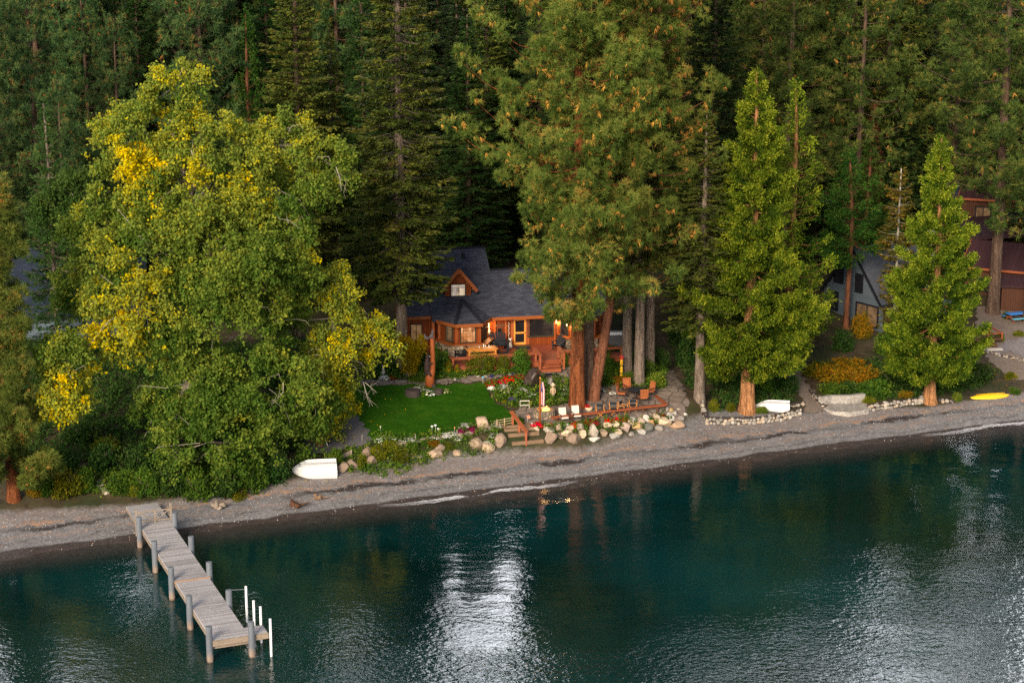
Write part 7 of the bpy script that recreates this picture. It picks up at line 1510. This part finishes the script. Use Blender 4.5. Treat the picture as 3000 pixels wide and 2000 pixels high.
g = G(938, 1305); t = thing('storage_box', g, 'narrow dark red box standing under the poplar boughs', 'box'); f = MB(); f.box((0, 0, .75), (.42, .5, 1.5)); f.build('body', M['siding_brown'] if False else M['rail'], t, bevel=.01); f = MB(); f.bar((-.25, -.05, 1.53), (.25, .05, 1.53), .6, .05); f.build('lid', M['rail_dark'], t); f = MB(); f.bar((.23, -.26, 1.1), (.55, -.3, .02), .04, .06); f.build('prop', M['stone_white'], t)
g = G(2978, 946); t = thing('picnic_table', g, 'picnic table with bright blue top and benches by the cabins', 'table', rz=R(20)); f = MB(); f.box((.3, .4, .76), (1.9, .75, .07)); f.build('tabletop', M['blue'], t)
for y in (-.35, 1.15): f = MB(); f.box((.3, y, .45), (1.9, .28, .06)); f.build('bench', M['lightblue'] if y < 0 else M['blue'], t)
for x in (-.4, 1.0): f = MB(); f.bar((x, -.3, .02), (x, .55, .74), .09, .05, up=(1, 0, 0)); f.bar((x, 1.1, .02), (x, .25, .74), .09, .05, up=(1, 0, 0)); f.bar((x, -.4, .42), (x, 1.2, .42), .05, .09); f.build('leg', M['rail'], t)
g = G(2905, 1022); t = thing('small_deck', g, 'small brown deck with steps and a low rail by the grey path', 'deck', rz=R(10)); f = MB(); f.box((-.2, 2.2, .55), (3.0, 2.6, .12)); f.build('floor', M['deck_brown'], t)
f = MB()
for k in range(3): f.box((-.1, .3 + k * .32, .1 + k * .17), (1.5, .34, .05)); f.box((-.1, .46 + k * .32, .18 + k * .17), (1.5, .03, .14))
f.build('steps', M['deck_brown'], t); f = MB(); f.bar((.1, 1.0, 1.05), (1.3, 1.0, 1.05), .2, .06); f.bar((1.3, 1.0, 1.05), (1.3, 3.4, 1.05), .2, .06)
for x, y in ((.1, 1.0), (1.3, 1.0), (1.3, 3.3)): f.box((x, y, .8), (.12, .12, .5))
f.build('rail', M['rail'], t); f = MB(); f.box((-.1, -.25, .04), (1.7, .5, .12)); f.build('landing', M['stone_white'], t)

# ---------------------------------------------------------------- low growth nobody could count
def cover(name, polys, dens, size, leafm, label, seed, t0, r=.22, K=10, wf=.7, hgt=.12):
    rr = np.random.default_rng(seed); fo = Fol(); C_ = []
    for pl_ in polys:
        p = np.array(gpoly(pl_)); lo, hi = p.min(0), p.max(0); n = int((hi - lo).prod() * dens); q = rr.uniform(lo, hi, (n, 2)); q = q[inpoly(q, [tuple(a) for a in p])]
        f_ = wob(q[:, 0], q[:, 1], 1.3, seed); q = q[f_ > -.6]; X, Y = uv2xy(q[:, 0], q[:, 1]); C_.append(np.stack([X, Y, h_uv(q[:, 0], q[:, 1]) + hgt * rr.uniform(.2, 1.5, len(q))], 1))
    C_ = np.concatenate(C_); clump_leaves(fo, C_, rr, K, r * .6, size, np.clip(t0 + .18 * rr.normal(size=len(C_)), .02, 1), droop=-.25, wfac=wf, jit=.1); o = fo.build(name, leafm); tag(o, label, kind='stuff'); return o
cover('undergrowth', [[(1080, 1040), (1250, 1060), (1330, 1090), (1565, 1088), (1560, 1096), (1420, 1104), (1260, 1112), (1080, 1112)], [(1435, 1128), (1500, 1108), (1680, 1112), (1680, 1182), (1560, 1196), (1500, 1198), (1452, 1172)], [(1755, 1080), (1950, 1060), (1945, 1142), (1850, 1150), (1770, 1136)],
   [(1000, 1322), (1250, 1280), (1480, 1258), (1440, 1330), (1250, 1358), (1150, 1400), (1020, 1385)], [(1090, 1300), (1100, 1276), (1200, 1282), (1350, 1262), (1460, 1240), (1462, 1252), (1260, 1290), (1120, 1310)], [(60, 1380), (420, 1380), (800, 1330), (850, 1400), (500, 1452), (110, 1455)], [(1600, 1258), (1640, 1250), (1900, 1226), (1950, 1215), (1960, 1235), (1850, 1262), (1700, 1282), (1610, 1290)]], 13, .17, M['shrub'], 'low green undergrowth and ground cover in the beds and on the banks', 91, .5, hgt=.2)
cover('undergrowth', [[(2060, 1000), (2250, 990), (2300, 1100), (2330, 1180), (2090, 1205)], [(2380, 1070), (2700, 1050), (2860, 1070), (2880, 1140), (2700, 1172), (2460, 1165)], [(1960, 980), (2060, 980), (2060, 1150), (2020, 1150)], [(0, 1000), (900, 1000), (900, 1330), (0, 1380)]], 9, .19, M['shrub_dark'], 'dark shaded undergrowth between the shore cedars and behind the cottonwood', 92, .55, hgt=.22)
cover('needle_litter', [[(1960, 1160), (2050, 1150), (2060, 1250), (1990, 1260)], [(2330, 1080), (2380, 1080), (2440, 1200), (2350, 1210)], [(100, 1440), (800, 1440), (800, 1470), (100, 1470)], [(2850, 1060), (3050, 1060), (3050, 1150), (2900, 1150)]], 4, .10, M['shrub_rust'], 'scattered orange needles and dry leaves on the ground', 93, .8, wf=.25, hgt=.03, K=6)
cover('fallen_leaves', [[(1000, 1130), (1160, 1130), (1200, 1200), (1120, 1290), (1040, 1280)], [(640, 1460), (980, 1400), (1000, 1440), (700, 1500)], [(870, 1340), (1085, 1270), (1050, 1230), (940, 1230)]], 2.2, .11, M['gold'], 'yellow fallen leaves strewn over the lawn corner and the gravel', 94, .5, wf=.7, hgt=.05, K=1, r=.3)
